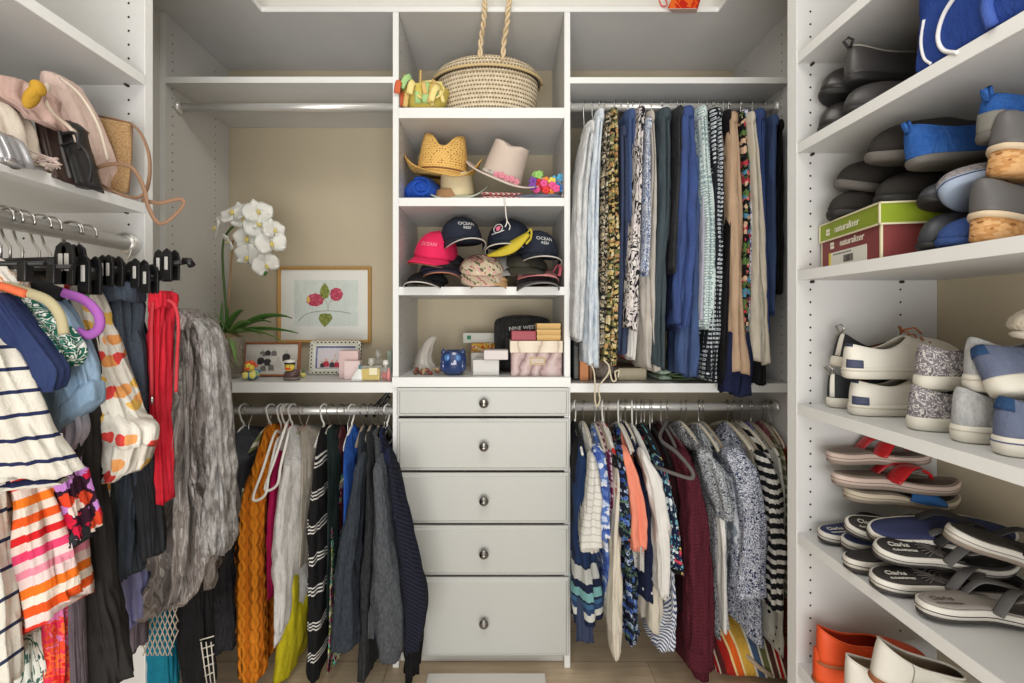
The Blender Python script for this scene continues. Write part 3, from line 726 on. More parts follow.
top('magdot', 'magenta blouse with white spots, narrow edge showing', [(456, 607, 613), (500, 608, 615), (560, 611, 619), (617, 612, 621)], D=1.45, hang='taupe', short='magenta spotted blouse')
top('redwhite', 'red and white printed summer dress with thin straps', [(447, 611, 617), (480, 613, 621), (515, 613, 622), (540, 614, 620)], D=1.44, cat='dress', name='dress', hang='white', short='red and white summer dress')
top('ivory', 'cream cardigan with a long empty sleeve dangling near the floor', [(470, 616, 622), (540, 612, 621), (600, 610, 621), (650, 611, 622), (661, 613, 620)], D=1.44, cat='cardigan', name='cardigan', sleeve=660, hang='cream', short='cream cardigan with the dangling sleeve', bodyrows=[(470, 616, 622), (600, 613, 620)])
top('navyrose', 'dark navy dress printed with blue roses', [(446, 619, 627), (500, 621, 630), (560, 621, 637), (600, 621, 642), (646, 621, 643)], D=1.42, cat='dress', name='dress', sleeve=540, hang='white', short='navy rose print dress', tb=(0, .02))
top('coral', 'coral pink top with a loose short sleeve', [(447, 622, 632), (480, 627, 641), (520, 631, 648), (551, 633, 648)], D=1.41, hang='cream', short='coral pink top', sleeve=550)
top('lace', 'white lace hemmed top showing below the coral top', [(500, 634, 648), (540, 634, 649), (572, 634, 649)], D=1.44, hang='taupe', short='white lace hemmed top')
top('navypolka', 'navy blouse with sparse white dots', [(451, 635, 644), (490, 640, 652), (540, 641, 656), (606, 638, 658)], D=1.435, hang='cream', short='navy blouse with white dots', tb=(.02, -.005))
top('cream', 'long cream tunic reaching lower than its neighbours', [(470, 646, 655), (560, 645, 664), (636, 642, 667)], D=1.46, hang='taupe', short='long cream tunic', name='tunic', tb=(.02, 0))
top('white', 'white cardigan with a long smooth sleeve', [(453, 642, 650), (480, 648, 661), (520, 655, 669), (560, 658, 671), (600, 659, 669)], D=1.405, cat='cardigan', name='cardigan', sleeve=598, hang='white', short='white long sleeved cardigan')
top('bluestr', 'blue and white pinstriped shirt with a rounded tail', [(520, 662, 674), (580, 668, 677), (620, 668, 679), (652, 652, 680)], D=1.44, hang='cream', short='pinstriped shirt', tb=(.01, 0))
top('embroid', 'navy blouse sleeve embroidered with bright flowers', [(460, 656, 665), (490, 662, 673), (530, 669, 680), (574, 672, 685)], D=1.42, sleeve=573, hang='black', short='embroidered navy blouse', cuff=.012, cuffpat='black')
top('dkmaroon', 'dark wine sweater behind the maroon one', [(440, 660, 672), (480, 670, 690), (560, 680, 696), (620, 682, 698)], D=1.46, cat='sweater', name='sweater', hang='grey', short='dark wine sweater')
top('maroonk', 'long maroon knitted cardigan reaching almost to the floor', [(455, 680, 694), (480, 684, 701), (520, 686, 709), (560, 687, 714), (620, 689, 716), (682, 689, 716)], D=1.40, cat='cardigan', name='cardigan', sleeve=672, hang='grey', short='long maroon cardigan', cuff=.06, fold=.006)
top('speck', 'black and white speckled blouse, long narrow side', [(450, 697, 707), (500, 709, 717), (560, 713, 721), (640, 714, 722)], D=1.435, hang='cream', short='black and white speckled blouse')
top('greyspeck', 'grey speckled blouse with a short cuffed sleeve', [(447, 702, 716), (475, 709, 728), (500, 716, 734), (521, 722, 736)], D=1.40, sleeve=520, hang='cream', short='grey speckled blouse', cuff=.018, bodyrows=[(447, 704, 716), (520, 716, 730), (600, 718, 730), (630, 720, 732)])
top('white', 'thin white sleeve hanging beside the palm leaf shirt', [(500, 717, 726), (560, 720, 728), (636, 722, 728)], D=1.42, sleeve=635, hang='taupe', short='thin white top', bodyrows=[(500, 718, 726), (600, 720, 727)])
top('palm', 'grey shirt printed with pale palm leaves', [(446, 714, 726), (480, 722, 737), (520, 726, 742), (582, 728, 743)], D=1.43, hang='taupe', short='palm leaf shirt')
top('ditsy', 'navy shirt densely printed with tiny white flowers', [(444, 724, 748), (475, 734, 760), (520, 742, 767), (580, 738, 770), (620, 737, 773), (640, 736, 775)], D=1.40, sleeve=600, hang='cream', short='navy shirt with tiny white flowers', tb=(.025, -.05), fold=.008)
top('cream', 'cream top with a short sleeve behind the tiny flower shirt', [(458, 756, 765), (486, 758, 766), (560, 762, 770)], D=1.45, hang='taupe', short='cream top behind the tiny flower shirt')
top('redj', 'red jersey top, a sliver between flowers and stripes', [(470, 762, 768), (530, 764, 770), (560, 765, 771)], D=1.47, hang='black', short='red sliver of a top')
top('bwstr', 'black and white striped long sleeved tee', [(456, 762, 773), (480, 766, 779), (520, 769, 784), (560, 771, 784), (616, 770, 783)], D=1.42, sleeve=612, hang='cream', short='black and white striped tee', cat='shirt', name='striped_shirt', bodyrows=[(456, 764, 773), (560, 768, 780), (600, 768, 780)])
top('whdot', 'white blouse with black spots near the right end', [(455, 773, 782), (500, 777, 788), (580, 776, 788), (660, 772, 787)], D=1.46, hang='taupe', short='white blouse with black spots', tb=(.03, 0))
top('rust', 'rust brown printed dress at the right end of the rod', [(455, 785, 790), (560, 784, 793), (672, 782, 793)], D=1.52, cat='dress', name='dress', hang='cream', short='rust brown dress')
top('lilac', 'lilac blue top, only its shoulder showing', [(441, 752, 764), (470, 760, 770), (540, 762, 772)], D=1.47, hang='taupe', short='lilac blue top')
top('mauve', 'mauve rose top beside the lilac one, shoulder showing', [(443, 766, 775), (480, 772, 781), (540, 774, 782)], D=1.50, hang='taupe', short='mauve rose top')
top('olive', 'olive and white striped top in the right corner', [(456, 779, 786), (500, 782, 789), (600, 782, 790)], D=1.52, hang='cream', short='olive striped top')
x = at(676, 406, RY).x
t = thing('clothes_hanger', 'dark grey velvet hanger standing out in front of the dark wine sweater', 'hanger', (x, RY, ZR3-.08), group='hangers on the lower right rod')
MB().tube(hook_pts(x-.03, RY, ZR3, ZR3-.05), .0022, 6).build('hook', WIRE, t)
MB().tube([Vector((x-.03, RY, ZR3-.05)), at(660, 438, 1.50), at(676, 452, 1.41), at(690, 468, 1.36), at(693, 476, 1.355), at(688, 478, 1.355), at(664, 470, 1.38), at(655, 466, 1.42)], .0055, 8, n=5, flat=1.3).build('arms', M_GREYV, t)
# extra bare hangers seen between the tops
for u, k, lb_ in ((604, 'black', 'black velvet hanger behind the light blue blossom blouse'), (633, 'black', 'black velvet hanger behind the coral pink top'), (641, 'black', 'black velvet hanger behind the navy blouse with dots'), (652, 'black', 'black velvet hanger behind the white cardigan'),
                  (741, 'black', 'black velvet hanger between palm leaf and tiny flower shirts'), (686, 'cream', 'cream hanger just right of the dark grey velvet hangers')):
    hanger((u-500)*RY/F, ZR3, k, lb_, half=.17, group='spare hangers on the lower right rod')
# left lower rod, left to right
LG = 'tops on the lower left rod'; HG = 'hangers on the lower left rod'
def ltop(*a, **k): k.setdefault('gr', LG); k.setdefault('hgroup', HG); k.setdefault('zr', ZR2); return top(*a, **k)
ltop('satin', 'dark grey satin blouse, leftmost on the lower left rod', [(433, 234, 250), (460, 231, 246), (500, 228, 242), (560, 225, 238)], D=1.43, hang='white', short='dark grey satin blouse')
ltop('charcoal', 'charcoal sweater hanging below the silver sweater', [(500, 212, 238), (560, 202, 238), (610, 199, 240), (655, 197, 242)], D=1.42, cat='sweater', name='sweater', sleeve=652, hang='black', short='charcoal sweater', fold=.007)
ltop('olive', 'green edged top peeping out left of the orange sweater', [(450, 246, 252), (500, 240, 246), (600, 238, 243)], D=1.45, hang='taupe', short='green edged top')
ltop('orangek', 'bright orange cable knit sweater', [(428, 262, 276), (455, 252, 274), (500, 240, 266), (560, 236, 265), (620, 235, 266), (683, 238, 267)], D=1.39, cat='sweater', name='sweater', sleeve=682, hang='white', short='orange cable knit sweater', cuff=.05, fold=.008)
ltop('magenta', 'magenta top between the orange and white knitwear', [(447, 276, 284), (480, 268, 280), (530, 265, 276), (600, 266, 274)], D=1.45, hang='white', short='magenta top')
ltop('redj', 'dark red top, a strip behind the white cardigan', [(440, 296, 303), (500, 264, 274), (590, 262, 272)], D=1.50, hang='taupe', short='dark red top')
ltop('greysilk', 'white knitted cardigan with long sleeve and draped hood', [(432, 283, 302), (455, 278, 304), (500, 271, 302), (560, 267, 300), (620, 268, 297), (640, 270, 294)], D=1.39, cat='cardigan', name='cardigan', sleeve=None, hang='white', short='white knitted cardigan', fold=.009, tb=(-.05, .03), nf=7)
ltop('taupe', 'taupe linen blouse right of the white cardigan', [(432, 299, 311), (480, 299, 313), (530, 298, 310), (570, 296, 306)], D=1.44, hang='taupe', short='taupe linen blouse')
ltop('lime', 'lime yellow skirt hanging low behind the white cardigan', [(560, 288, 300), (600, 282, 305), (640, 274, 304), (683, 268, 296)], D=1.45, cat='skirt', name='skirt', hang='clip', short='lime yellow skirt', nohang=True)
ltop('tristr', 'black dress with groups of three thin white stripes', [(430, 318, 326), (470, 310, 326), (530, 304, 327), (600, 302, 328), (683, 302, 326)], D=1.41, cat='dress', name='dress', sleeve=None, hang='white', short='black dress with triple white stripes', fold=.009, nf=6)
ltop('dkgreen', 'dark green cardigan right of the striped black dress', [(430, 325, 331), (480, 326, 334), (560, 325, 333), (620, 325, 332)], D=1.44, cat='cardigan', name='cardigan', hang='cream', short='dark green cardigan')
ltop('geo', 'black dress with pink and aqua geometric print', [(500, 329, 335), (560, 327, 336), (620, 327, 338), (675, 325, 336)], D=1.46, cat='dress', name='dress', hang='black', short='pink and aqua geometric dress')
ltop('winesat', 'wine coloured satin blouse, deepest behind the blue shirt', [(440, 334, 346), (480, 334, 345), (530, 336, 344)], D=1.52, hang='black', short='wine satin blouse')
ltop('royal', 'royal blue shirt hanging among grey knitwear', [(434, 346, 356), (455, 341, 356), (500, 342, 354), (560, 340, 350), (640, 338, 348)], D=1.42, hang='white', short='royal blue shirt')
ltop('slate', 'slate grey sweater with a turned cuff', [(432, 358, 366), (470, 354, 366), (530, 345, 362), (580, 336, 358), (620, 332, 357), (652, 331, 358)], D=1.39, cat='sweater', name='sweater', sleeve=651, hang='taupe', short='slate grey sweater with turned cuff', cuff=.035, bodyrows=[(432, 358, 366), (530, 350, 364), (640, 346, 362)])
ltop('slate2', 'dark charcoal shirt in the middle of the grey knitwear', [(431, 365, 376), (480, 362, 379), (530, 360, 384), (600, 356, 378), (683, 354, 376)], D=1.43, hang='taupe', short='dark charcoal shirt', fold=.007)
ltop('midgrey', 'mid grey sweatshirt with a ribbed cuff', [(431, 374, 382), (470, 372, 386), (530, 372, 393), (580, 371, 400), (640, 372, 405), (664, 378, 402)], D=1.37, cat='sweatshirt', name='sweatshirt', sleeve=663, hang='taupe', short='mid grey sweatshirt', cuff=.05, yb=1.54, bodyrows=[(431, 374, 382), (530, 374, 388), (640, 366, 386)], fold=.006)
ltop('navyk', 'navy knitted cardigan next to the drawers', [(431, 381, 388), (470, 380, 391), (530, 384, 394), (600, 388, 398)], D=1.42, cat='cardigan', name='cardigan', hang='taupe', short='navy knitted cardigan', yb=1.55, bodyrows=[(431, 380, 387), (530, 378, 387), (600, 376, 386)], sleeve=598)
ltop('navyrib', 'dark navy ribbed sweater overlapping the drawer fronts', [(433, 385, 393), (470, 388, 398), (530, 394, 412), (580, 399, 423), (615, 402, 428), (655, 404, 421)], D=1.35, cat='sweater', name='sweater', sleeve=654, hang='white', short='dark navy ribbed sweater', bodyrows=[(433, 383, 390), (530, 379, 388), (640, 372, 386)], fold=.006, yb=1.54)
ltop('black', 'black trousers leg hanging lowest beside the drawers', [(560, 396, 408), (640, 402, 420), (683, 404, 418)], D=1.42, yb=1.53, cat='trousers', name='trousers', nohang=True, slope=.02)
# two empty white hangers slipping off, tips in front of the orange sweater
for k, (u, v, d) in enumerate(((253, 499, 1.33), (265, 489, 1.335))):
    tip = at(u, v, d); x = at(281+k*4, 411, RY).x; zn = ZR2-.085
    t = thing('clothes_hanger', ('empty white plastic hanger with its tip in front of the orange sweater', 'empty white plastic hanger just right of the other empty one')[k], 'hanger', (x, RY, zn), group='empty white hangers')
    MB().tube(hook_pts(x, RY, ZR2, zn), .0035, 6).build('hook', WHITEP, t)
    MB().tube([Vector((x, RY, zn)), at(u+22, v-66, 1.44), at(u+10, v-30, 1.345), tip, at(u+12, v-4, 1.33), at(u+16, v-24, 1.34), at(u+24, v-58, 1.42), Vector((x+.006, RY, zn-.008))], .0040, 8, n=5).build('arms', WHITEP, t)
# brass ring hook on the rod
x = at(283, 411, RY).x
# black clip hangers pushed to the right end
for k in range(2):
    x = at(384+k*5, 411, RY).x-.01
    t = thing('trouser_hanger', ('black trouser hanger with a slanting bar at the end of the left rod', 'second black trouser hanger slanting beside the first')[k], 'hanger', (x, RY, ZR2), group='empty black hangers')
    MB().tube(hook_pts(x, RY, ZR2, ZR2-.04), .0022, 6).build('hook', WIRE, t)
    a, b = at(366+k*8, 416, 1.66), at(389, 392+k*5, 1.60)
    MB().tube([a, b], .006, 8).build('bar', BLACKP, t)
# ---------------------------------------------------------------- clothes on the left rod, seen face-on
P['navtee'] = fab('white_navy_striped_jersey', 'stripe', [(.0055, (36, 42, 78)), (.0285, (214, 209, 198))], (-.03, 0, 1), .002, 6, .42)
P['navtee2'] = fab('white_navy_striped_jersey_slanted', 'stripe', [(.005, (44, 50, 76)), (.033, (212, 208, 198))], (-.55, 0, .85), .002, 6, .3)
P['navyjersey'] = fab('navy_jersey', 'plain', (46, 58, 98), 8)
P['greentrop'] = fab('green_tropical', 'blotch', [(36, 100, 84), (224, 226, 220), (40, 106, 88), (30, 92, 76), (228, 228, 222), (60, 126, 110)], 42, (1, .6, 1), 1.8)
P['chambray'] = fab('light_chambray', 'denim', (116, 144, 172), (146, 172, 196))
P['fruit'] = fab('white_fruit_print', 'floral', (222, 217, 207), [(222, 217, 207), (224, 180, 92), (222, 217, 207), (222, 217, 207), (226, 158, 96), (222, 217, 207), (74, 148, 84), (214, 70, 66), (222, 217, 207)], 40, .44, warp=.006)
P['blackpant'] = fab('washed_black_cotton', 'plain', (44, 42, 41), 5)
P['dknavy'] = fab('dark_navy_trouser', 'denim', (38, 48, 62), (50, 62, 78))
P['dkchar'] = fab('dark_charcoal_jersey', 'plain', (44, 45, 50), 5)
P['redsweat'] = fab('red_sweat', 'plain', (206, 38, 56), 12)
P['silver'] = fab('silver_crinkle', 'blotch', [(112, 102, 98), (156, 148, 144), (134, 124, 120), (190, 184, 180)], 30, (1.8, 1, .35), 1.6, rough=.42, spec=.7, st=.9, wr=30)
P['sequin'] = fab('silver_sequin', 'heather', (112, 106, 103), (190, 187, 185), 90, rough=.35, spec=.8, st=1.0, wr=60)
P['lildenim'] = fab('lilac_denim', 'denim', (124, 126, 184), (150, 152, 204))
P['plumgrey'] = fab('plum_grey', 'plain', (98, 88, 96), 8)
P['teal'] = fab('teal_jersey', 'plain', (20, 112, 136), 8)
P['rainbow'] = fab('rainbow_stripe_jersey', 'stripe', [(w_*.72, c_) for w_, c_ in [(.022, (224, 56, 40)), (.020, (226, 205, 200)), (.021, (220, 84, 30)), (.020, (228, 214, 200)), (.021, (232, 116, 32)), (.022, (230, 206, 204)), (.018, (228, 140, 160)), (.018, (222, 200, 198)), (.020, (222, 66, 110)), (.018, (226, 204, 196)), (.018, (206, 34, 38)), (.018, (224, 208, 196)), (.02, (226, 88, 32)), (.02, (226, 210, 196)), (.020, (238, 122, 36)), (.02, (224, 206, 196))]], (-.33, 0, 1), .002, 6, 0.25)
P['redfloral'] = fab('red_purple_floral', 'floral', (54, 26, 44), [(208, 36, 64), (228, 206, 196), (190, 130, 200), (214, 70, 40), (196, 26, 60)], 50, .5, warp=.016)
P['greenpalm'] = fab('green_palm_white', 'blotch', [(214, 216, 208), (60, 96, 84), (220, 220, 212), (48, 84, 76)], 34, (1.6, 1, .5), 1.5)
P['redtrop'] = fab('red_orange_tropical', 'blotch', [(214, 40, 44), (230, 110, 60), (220, 50, 90), (226, 80, 46), (210, 120, 170)], 40, (1, 1, 1), 1)
P['lavender'] = fab('lavender_jersey', 'plain', (176, 146, 184), 8)
P['cutout'] = fab('white_orange_print', 'blotch', [(226, 220, 212), (226, 220, 212), (230, 170, 130), (224, 214, 206)], 30)
GL = 'clothes on the left rod'
def fgar(pat, label, cat, name, rows, D, ty=.018, parts=(), fold=.006, nf=5, tb=(0, 0), tt=(0, 0), part='body', n=72, q=2.8, crease=1.2, hang=None, hangu=None, short=''):
    """a face-on garment: front at depth D"""
    zt, zb = zv(rows[0][0], D), zv(rows[-1][0], D)
    t = thing(name, label, cat, (XRL, D+ty, zb), group=GL)
    rows = [(r_[0], r_[1], max(r_[2]-fold*.8*F/D, r_[1]+6))+tuple(r_[3:]) for r_ in rows]
    mb = MB(); drape_w(mb, px(rows, D, ty), fold, nf, sd(), n, .009, q, tb, tt, crease=crease); mb.build(part, P[pat], t)
    for pn, pp, pr, pd, pty, kw in parts:
        mb = MB(); k2 = dict(fold=fold, nf=nf, n=56, q=q); k2.update(kw)
        drape_w(mb, px(pr, pd, pty), k2['fold'], k2['nf'], sd(), k2['n'], .009, k2['q'], k2.get('tb', (0, 0)), k2.get('tt', (0, 0)), tilt=k2.get('tilt', (0, 0)))
        mb.build(pn, P[pp], t)
    if hang:
        hanger(XRL, ZRL, hang, '%s hanger holding the %s' % ({'white': 'white plastic', 'black': 'black velvet', 'taupe': 'taupe velvet', 'cream': 'cream velvet', 'clip': 'black clip', 'wire': 'wire'}[hang], short), axis='x', y=D+ty, top=min(ZRL-.05, max(zt-.01, ZRL-.11)), half=.05, drop=.008, group='hangers on the left rod')
    return t
fgar('cutout', 'white printed top at the far left edge, its shoulder showing', 'shirt', 'blouse', [(256, -30, 2), (268, -30, 12), (282, -30, 24), (300, -30, 20)], .715)
fgar('navtee', 'white tee with thin navy stripes, nearest on the left rod', 'shirt', 'striped_shirt', [(300, -60, -2), (330, -70, 12), (350, -75, 24), (400, -80, 46), (440, -80, 63), (482, -80, 87)], .66, .03, parts=[('sleeve', 'navtee', [(330, -60, -16), (370, -60, -3), (430, -60, 14), (488, -60, 26)], .642, .03, {}), ('hem', 'navtee', [(484, -60, 82), (506, -60, 20)], .668, .02, dict(tb=(0, .03)))], tb=(.0, .006), hang='white', short='white tee with thin navy stripes')
fgar('navtee2', 'white dress with slanting navy stripes at the lower left corner', 'dress', 'dress', [(480, -60, 6), (520, -60, 8), (560, -60, 12), (620, -60, 20), (690, -60, 26)], .645, .02, hang=None)
fgar('navyjersey', 'navy blue tee behind the striped one', 'shirt', 'blouse', [(292, -30, 14), (325, -30, 38), (355, -30, 58), (376, -30, 70), (398, -30, 66)], .69, .02, fold=.003, tb=(.0, .01), hang='black', short='navy blue tee')
fgar('greentrop', 'green and white tropical blouse with a drooping sleeve', 'shirt', 'blouse', [(282, -20, 14), (296, -10, 34), (316, 10, 58), (336, 26, 76), (352, 42, 82), (368, 56, 66)], .725, .025, fold=.005, hang='taupe', short='green and white tropical blouse')
fgar('chambray', 'light blue chambray shirt with a rolled short sleeve', 'shirt', 'blouse', [(290, 6, 58), (312, 18, 76), (340, 28, 90), (372, 34, 98), (400, 40, 102), (434, 48, 104)], .755, .020, parts=[('cuff', 'chambray', [(414, 45, 104), (424, 46, 105.5), (437, 48, 105)], .752, .022, dict(tilt=(0, .058), fold=.002)), ('body', 'lilacgrey', [(400, 55, 82), (430, 60, 88), (450, 66, 76)], .765, .012, {})], tb=(-.0, .058), fold=.005, hang='taupe', short='light blue chambray shirt')
fgar('lavender', 'lavender top, a sliver below the chambray shirt', 'shirt', 'blouse', [(400, 60, 78), (450, 66, 78), (500, 70, 84)], .768, .01)
fgar('fruit', 'white blouse printed with fruit slices and leaves', 'shirt', 'blouse', [(280, 60, 84), (300, 66, 97), (330, 70, 112), (370, 78, 127), (400, 84, 140), (430, 88, 152), (442, 88, 158), (458, 90, 154), (476, 94, 146), (484, 96, 110)], .81, .03, fold=.008, parts=[('sleeve_cuff', 'fruit', [(418, 92, 152), (430, 90, 159), (446, 92, 158)], .80, .03, dict(tb=(.02, -.01), tt=(.02, -.01))), ('hem', 'fruit', [(470, 96, 108), (500, 97, 106), (530, 99, 103)], .82, .008, {})], hang='cream', short='white fruit print blouse')
fgar('redfloral', 'dark blouse with red, white and purple flowers on its sleeve', 'shirt', 'blouse', [(470, 36, 82), (500, 44, 88), (530, 48, 94), (546, 50, 97)], .715, .02, parts=[('cuff', 'dkchar', [(538, 50, 93), (545, 51, 94), (552, 53, 94)], .712, .022, dict(tt=(-.012, .012), tb=(-.012, .012), fold=.002))], tb=(-.012, .012), hang='black', short='dark floral blouse')
fgar('rainbow', 'tee with horizontal orange, red and pink stripes', 'shirt', 'striped_shirt', [(470, -20, 64), (500, 2, 70), (540, 5, 76), (580, 8, 81), (628, 11, 88)], .69, .03, fold=.010, nf=5, tb=(-.022, .028), hang='cream', short='rainbow striped tee')
fgar('greenpalm', 'white blouse with dark green palm leaves under the rainbow tee', 'shirt', 'blouse', [(600, 4, 50), (650, 8, 52), (700, 10, 54)], .71, .02)
fgar('redtrop', 'red and orange tropical dress under the rainbow tee', 'dress', 'dress', [(580, 44, 70), (640, 46, 72), (700, 47, 74)], .725, .015)
fgar('plumgrey', 'grey green skirt edge beside the red tropical dress', 'skirt', 'skirt', [(560, 66, 78), (640, 68, 80), (700, 70, 84)], .735, .012)
fgar('blackpant', 'long washed black trousers reaching the bottom of the picture', 'trousers', 'trousers', [(330, 66, 90), (380, 66, 98), (430, 68, 101), (480, 66, 103), (540, 66, 110), (600, 68, 119), (690, 70, 134)], .778, .022, part='leg', fold=.007)
fgar('dknavy', 'dark navy trousers clipped by a wide plain waistband', 'trousers', 'trousers', [(296, 99, 144), (340, 104, 146), (400, 108, 149), (460, 108, 152), (520, 106, 146), (584, 108, 138)], .875, .03, fold=.008, part='leg', parts=[('leg', 'dkchar', [(420, 118, 150), (480, 128, 156), (560, 138, 161)], .885, .02, {}), ('waistband', 'dknavy', [(277, 97, 142), (288, 96, 145), (301, 98, 145)], .865, .032, dict(fold=.003, tt=(.004, -.006)))])
fgar('redsweat', 'red sweatpants with two long drawstrings', 'sweatpants', 'sweatpants', [(302, 147, 173), (330, 148, 170), (360, 149, 167), (400, 149, 165), (450, 152, 168), (505, 155, 170)], .915, .022, fold=.006, part='leg', parts=[('leg', 'redsweat', [(330, 146, 160), (400, 148, 162), (460, 150, 164), (498, 154, 164)], .925, .015, {}), ('waistband', 'redsweat', [(290, 147, 173), (298, 146, 175), (308, 146, 174)], .908, .026, dict(fold=.004))])
t = [o for o in COL.objects if o.get('label', '').startswith('red sweatpants')][0]
MB().tube([at(153, 302, .905), at(151.5, 330, .905), at(152, 398, .905)], .0030, 8, n=6).build('drawstring', fab('coral_cord', 'plain', (196, 62, 70), 8), t)
MB().tube([at(168, 300, .90), at(175, 306, .90), at(178.5, 325, .90), at(177, 360, .90), at(176, 392, .90)], .0032, 8, n=6).build('drawstring', fab('coral_cord', 'plain', (196, 62, 70), 8), t)
MB().tube([at(152, 397, .90), at(152, 404, .90)], .0028, 8).build('cord_tip', WIRE, t)
fgar('silver', 'silver crinkled sweater with a metallic sequin sleeve', 'sweater', 'sweater', [(308, 168, 190), (318, 164, 206), (340, 163, 214), (400, 160, 214), (450, 160, 212), (500, 156, 213), (545, 146, 215), (580, 139, 214), (600, 141, 206), (614, 148, 188)], .985, .045, fold=.016, nf=7, crease=2.2, n=110,
     parts=[('sleeve', 'sequin', [(318, 188, 206), (332, 196, 217), (350, 200, 222), (400, 205, 227), (450, 206, 232), (500, 206, 235), (540, 206, 237), (556, 208, 232)], .955, .03, dict(fold=.008, n=70)), ('collar', 'silver', [(309, 166, 186), (318, 164, 200), (328, 166, 196)], .965, .02, dict(fold=.006))], hang='wire', short='silver sweater')
fgar('lildenim', 'lilac denim shorts below the dark navy trousers', 'shorts', 'shorts', [(560, 108, 144), (584, 110, 145), (610, 112, 146), (634, 118, 146)], .93, .02, tb=(-.015, .02))
fgar('plumgrey', 'plum grey skirt just below the lilac shorts', 'skirt', 'skirt', [(610, 116, 146), (655, 124, 146)], .95, .015, tb=(-.01, .01))
fgar('teal', 'teal blue top low down, under the fringed shawl', 'shirt', 'blouse', [(600, 144, 178), (650, 143, 180), (690, 145, 181)], 1.06, .02)
fgar('black', 'black fringed dress low between the silver sweater and charcoal sweater', 'dress', 'dress', [(560, 176, 214), (610, 178, 214), (690, 180, 216)], 1.045, .02)
# fish-net fringe of a shawl
t = thing('fringed_shawl', 'taupe fish net shawl hanging below the silver sweater', 'shawl', tuple(at(160, 656, 1.03)), group=GL)
mb = MB()
NTM = solid('taupe_net_cord', (176, 164, 150), .9)
for d in (1, -1):
    for k in range(-9, 12):
        pts = []
        for j in range(8):
            v = 596+j*8.5; u = 160+(k*5+d*(j-3.5)*3.4)
            if 139 < u < 181-(j*.6): pts.append(at(u, v, 1.02+.004*math.sin(j+k)))
        if len(pts) > 2: mb.tube(pts, .0014, 5)
mb.build('fringe', NTM, t)
mb = MB(); drape_w(mb, px([(560, 142, 184), (600, 141, 182)], 1.015, .008), .003, 6, sd(), 40); mb.build('body', NTM, t)
t = thing('lattice_scarf', 'white lattice cord scarf, low beside the charcoal sweater', 'scarf', tuple(at(208, 690, 1.02)), group=GL)
mb = MB()
for k in range(5): mb.tube([at(200+k*1.2, 640+k*9, 1.015), at(214, 636+k*9, 1.015)], .0013, 5); 
for k in range(3): mb.tube([at(201+k*5, 642, 1.013), at(207+k*4, 684, 1.013)], .0013, 5)
mb.build('cord', solid('pale_cord', (196, 190, 180), .9), t)
# loose hangers that stand out on the left rod
PURP = solid('purple_velvet', (158, 88, 170), .8); SAND = solid('sand_velvet', (176, 166, 132), .85)
t = thing('clothes_hanger', 'purple velvet hanger with a rounded shoulder tip', 'hanger', tuple(at(60, 300, .775)), group='hangers on the left rod')
MB().tube([at(-20, 266, .775), at(20, 278, .775), at(58, 291, .775), at(84, 300, .775), at(98, 314, .775), at(99, 328, .775), at(88, 335, .775), at(74, 330, .775)], .0062, 10, n=6, flat=1.3).build('arms', PURP, t)
MB().tube(hook_pts(XRL, .775, ZRL, ZRL-.075, 'x'), .0022, 6).build('hook', WIRE, t)
MB().tube([at(30, 283, .773), at(46, 288, .773), at(62, 295, .773)], .0098, 12, flat=1.1).build('velvet_sleeve', BLACKV, t)
t = thing('clothes_hanger', 'sand coloured velvet hanger under the purple one', 'hanger', tuple(at(40, 310, .72)), group='hangers on the left rod')
MB().tube([at(-10, 282, .722), at(26, 292, .722), at(48, 301, .722), at(60, 316, .722), at(64, 334, .722)], .0062, 10, n=6, flat=1.3).build('arms', SAND, t)
MB().tube([at(-10, 284, .716), at(8, 288, .716), at(26, 294, .716)], .0068, 10, n=3).build('strap_wrap', solid('orange_strap', (226, 110, 70), .8), t)
MB().tube(hook_pts(XRL, .722, ZRL, ZRL-.075, 'x'), .0022, 6).build('hook', WIRE, t)
def clipbar(D, u0, u1, v0, v1, clips, label, big=1.0, hx=None, r=.0075):
    t = thing('trouser_hanger', label, 'hanger', tuple(at((u0+u1)/2, v0, D)), group='black clip hangers on the left rod')
    MB().tube([at(u0, v0, D), at(u1, v1, D)], r, 10).build('bar', BLACKP, t)
    x = XRL if hx is None else hx
    MB().tube(hook_pts(x, D, ZRL, at(0, v0, D).z, 'x'), .0022, 6).build('hook', WIRE, t)
    for u in clips:
        v = lerp(v0, v1, (u-u0)/(u1-u0)); c = at(u, v, D-.006); w = .0085*big
        o = MB()
        for s_ in (-1, 1):      # two jaws with a finger slot
            y0 = c.y+s_*.011; 
            ring = [(-w, -.030*big), (w, -.030*big), (w*1.1, .010*big), (w*.8, .022*big), (0, .028*big), (-w*.8, .022*big), (-w*1.1, .010*big)]
            o.loft([[(c.x+a, y0-.0025, c.z+b) for a, b in ring], [(c.x+a, y0+.0025, c.z+b) for a, b in ring]])
        o.box((c.x-w*.5, c.y-.011, c.z-.004), (c.x+w*.5, c.y+.011, c.z+.004))
        cl = o.build('clip', BLACKP, t, bevel=.001, smooth=False)
        q = MB(); q.box((c.x-w*.35, c.y-.0148, c.z-.012*big), (c.x+w*.35, c.y-.013, c.z+.012*big)); q.build('clip_window', solid('clip_window_grey', (170, 168, 164), .5), cl, bevel=.001)
    return t
clipbar(.79, -30, 78, 266, 263, (68, 74), 'black clip hanger with a thick bar, nearest on the left rod', 1.25, r=.012)
clipbar(.81, 20, 96, 276, 274, (90,), 'black clip hanger behind the thick barred one', 1.2, r=.012)
clipbar(.86, 60, 118, 272, 270, (108, 114), 'black clip hanger holding the dark navy trousers', 1.0)
clipbar(.90, 110, 150, 276, 272, (126, 140), 'black clip hanger between the navy and red trousers', 1.0)
clipbar(.905, 112, 154, 282, 278, (150,), 'black clip hanger holding the red sweatpants', 1.0)
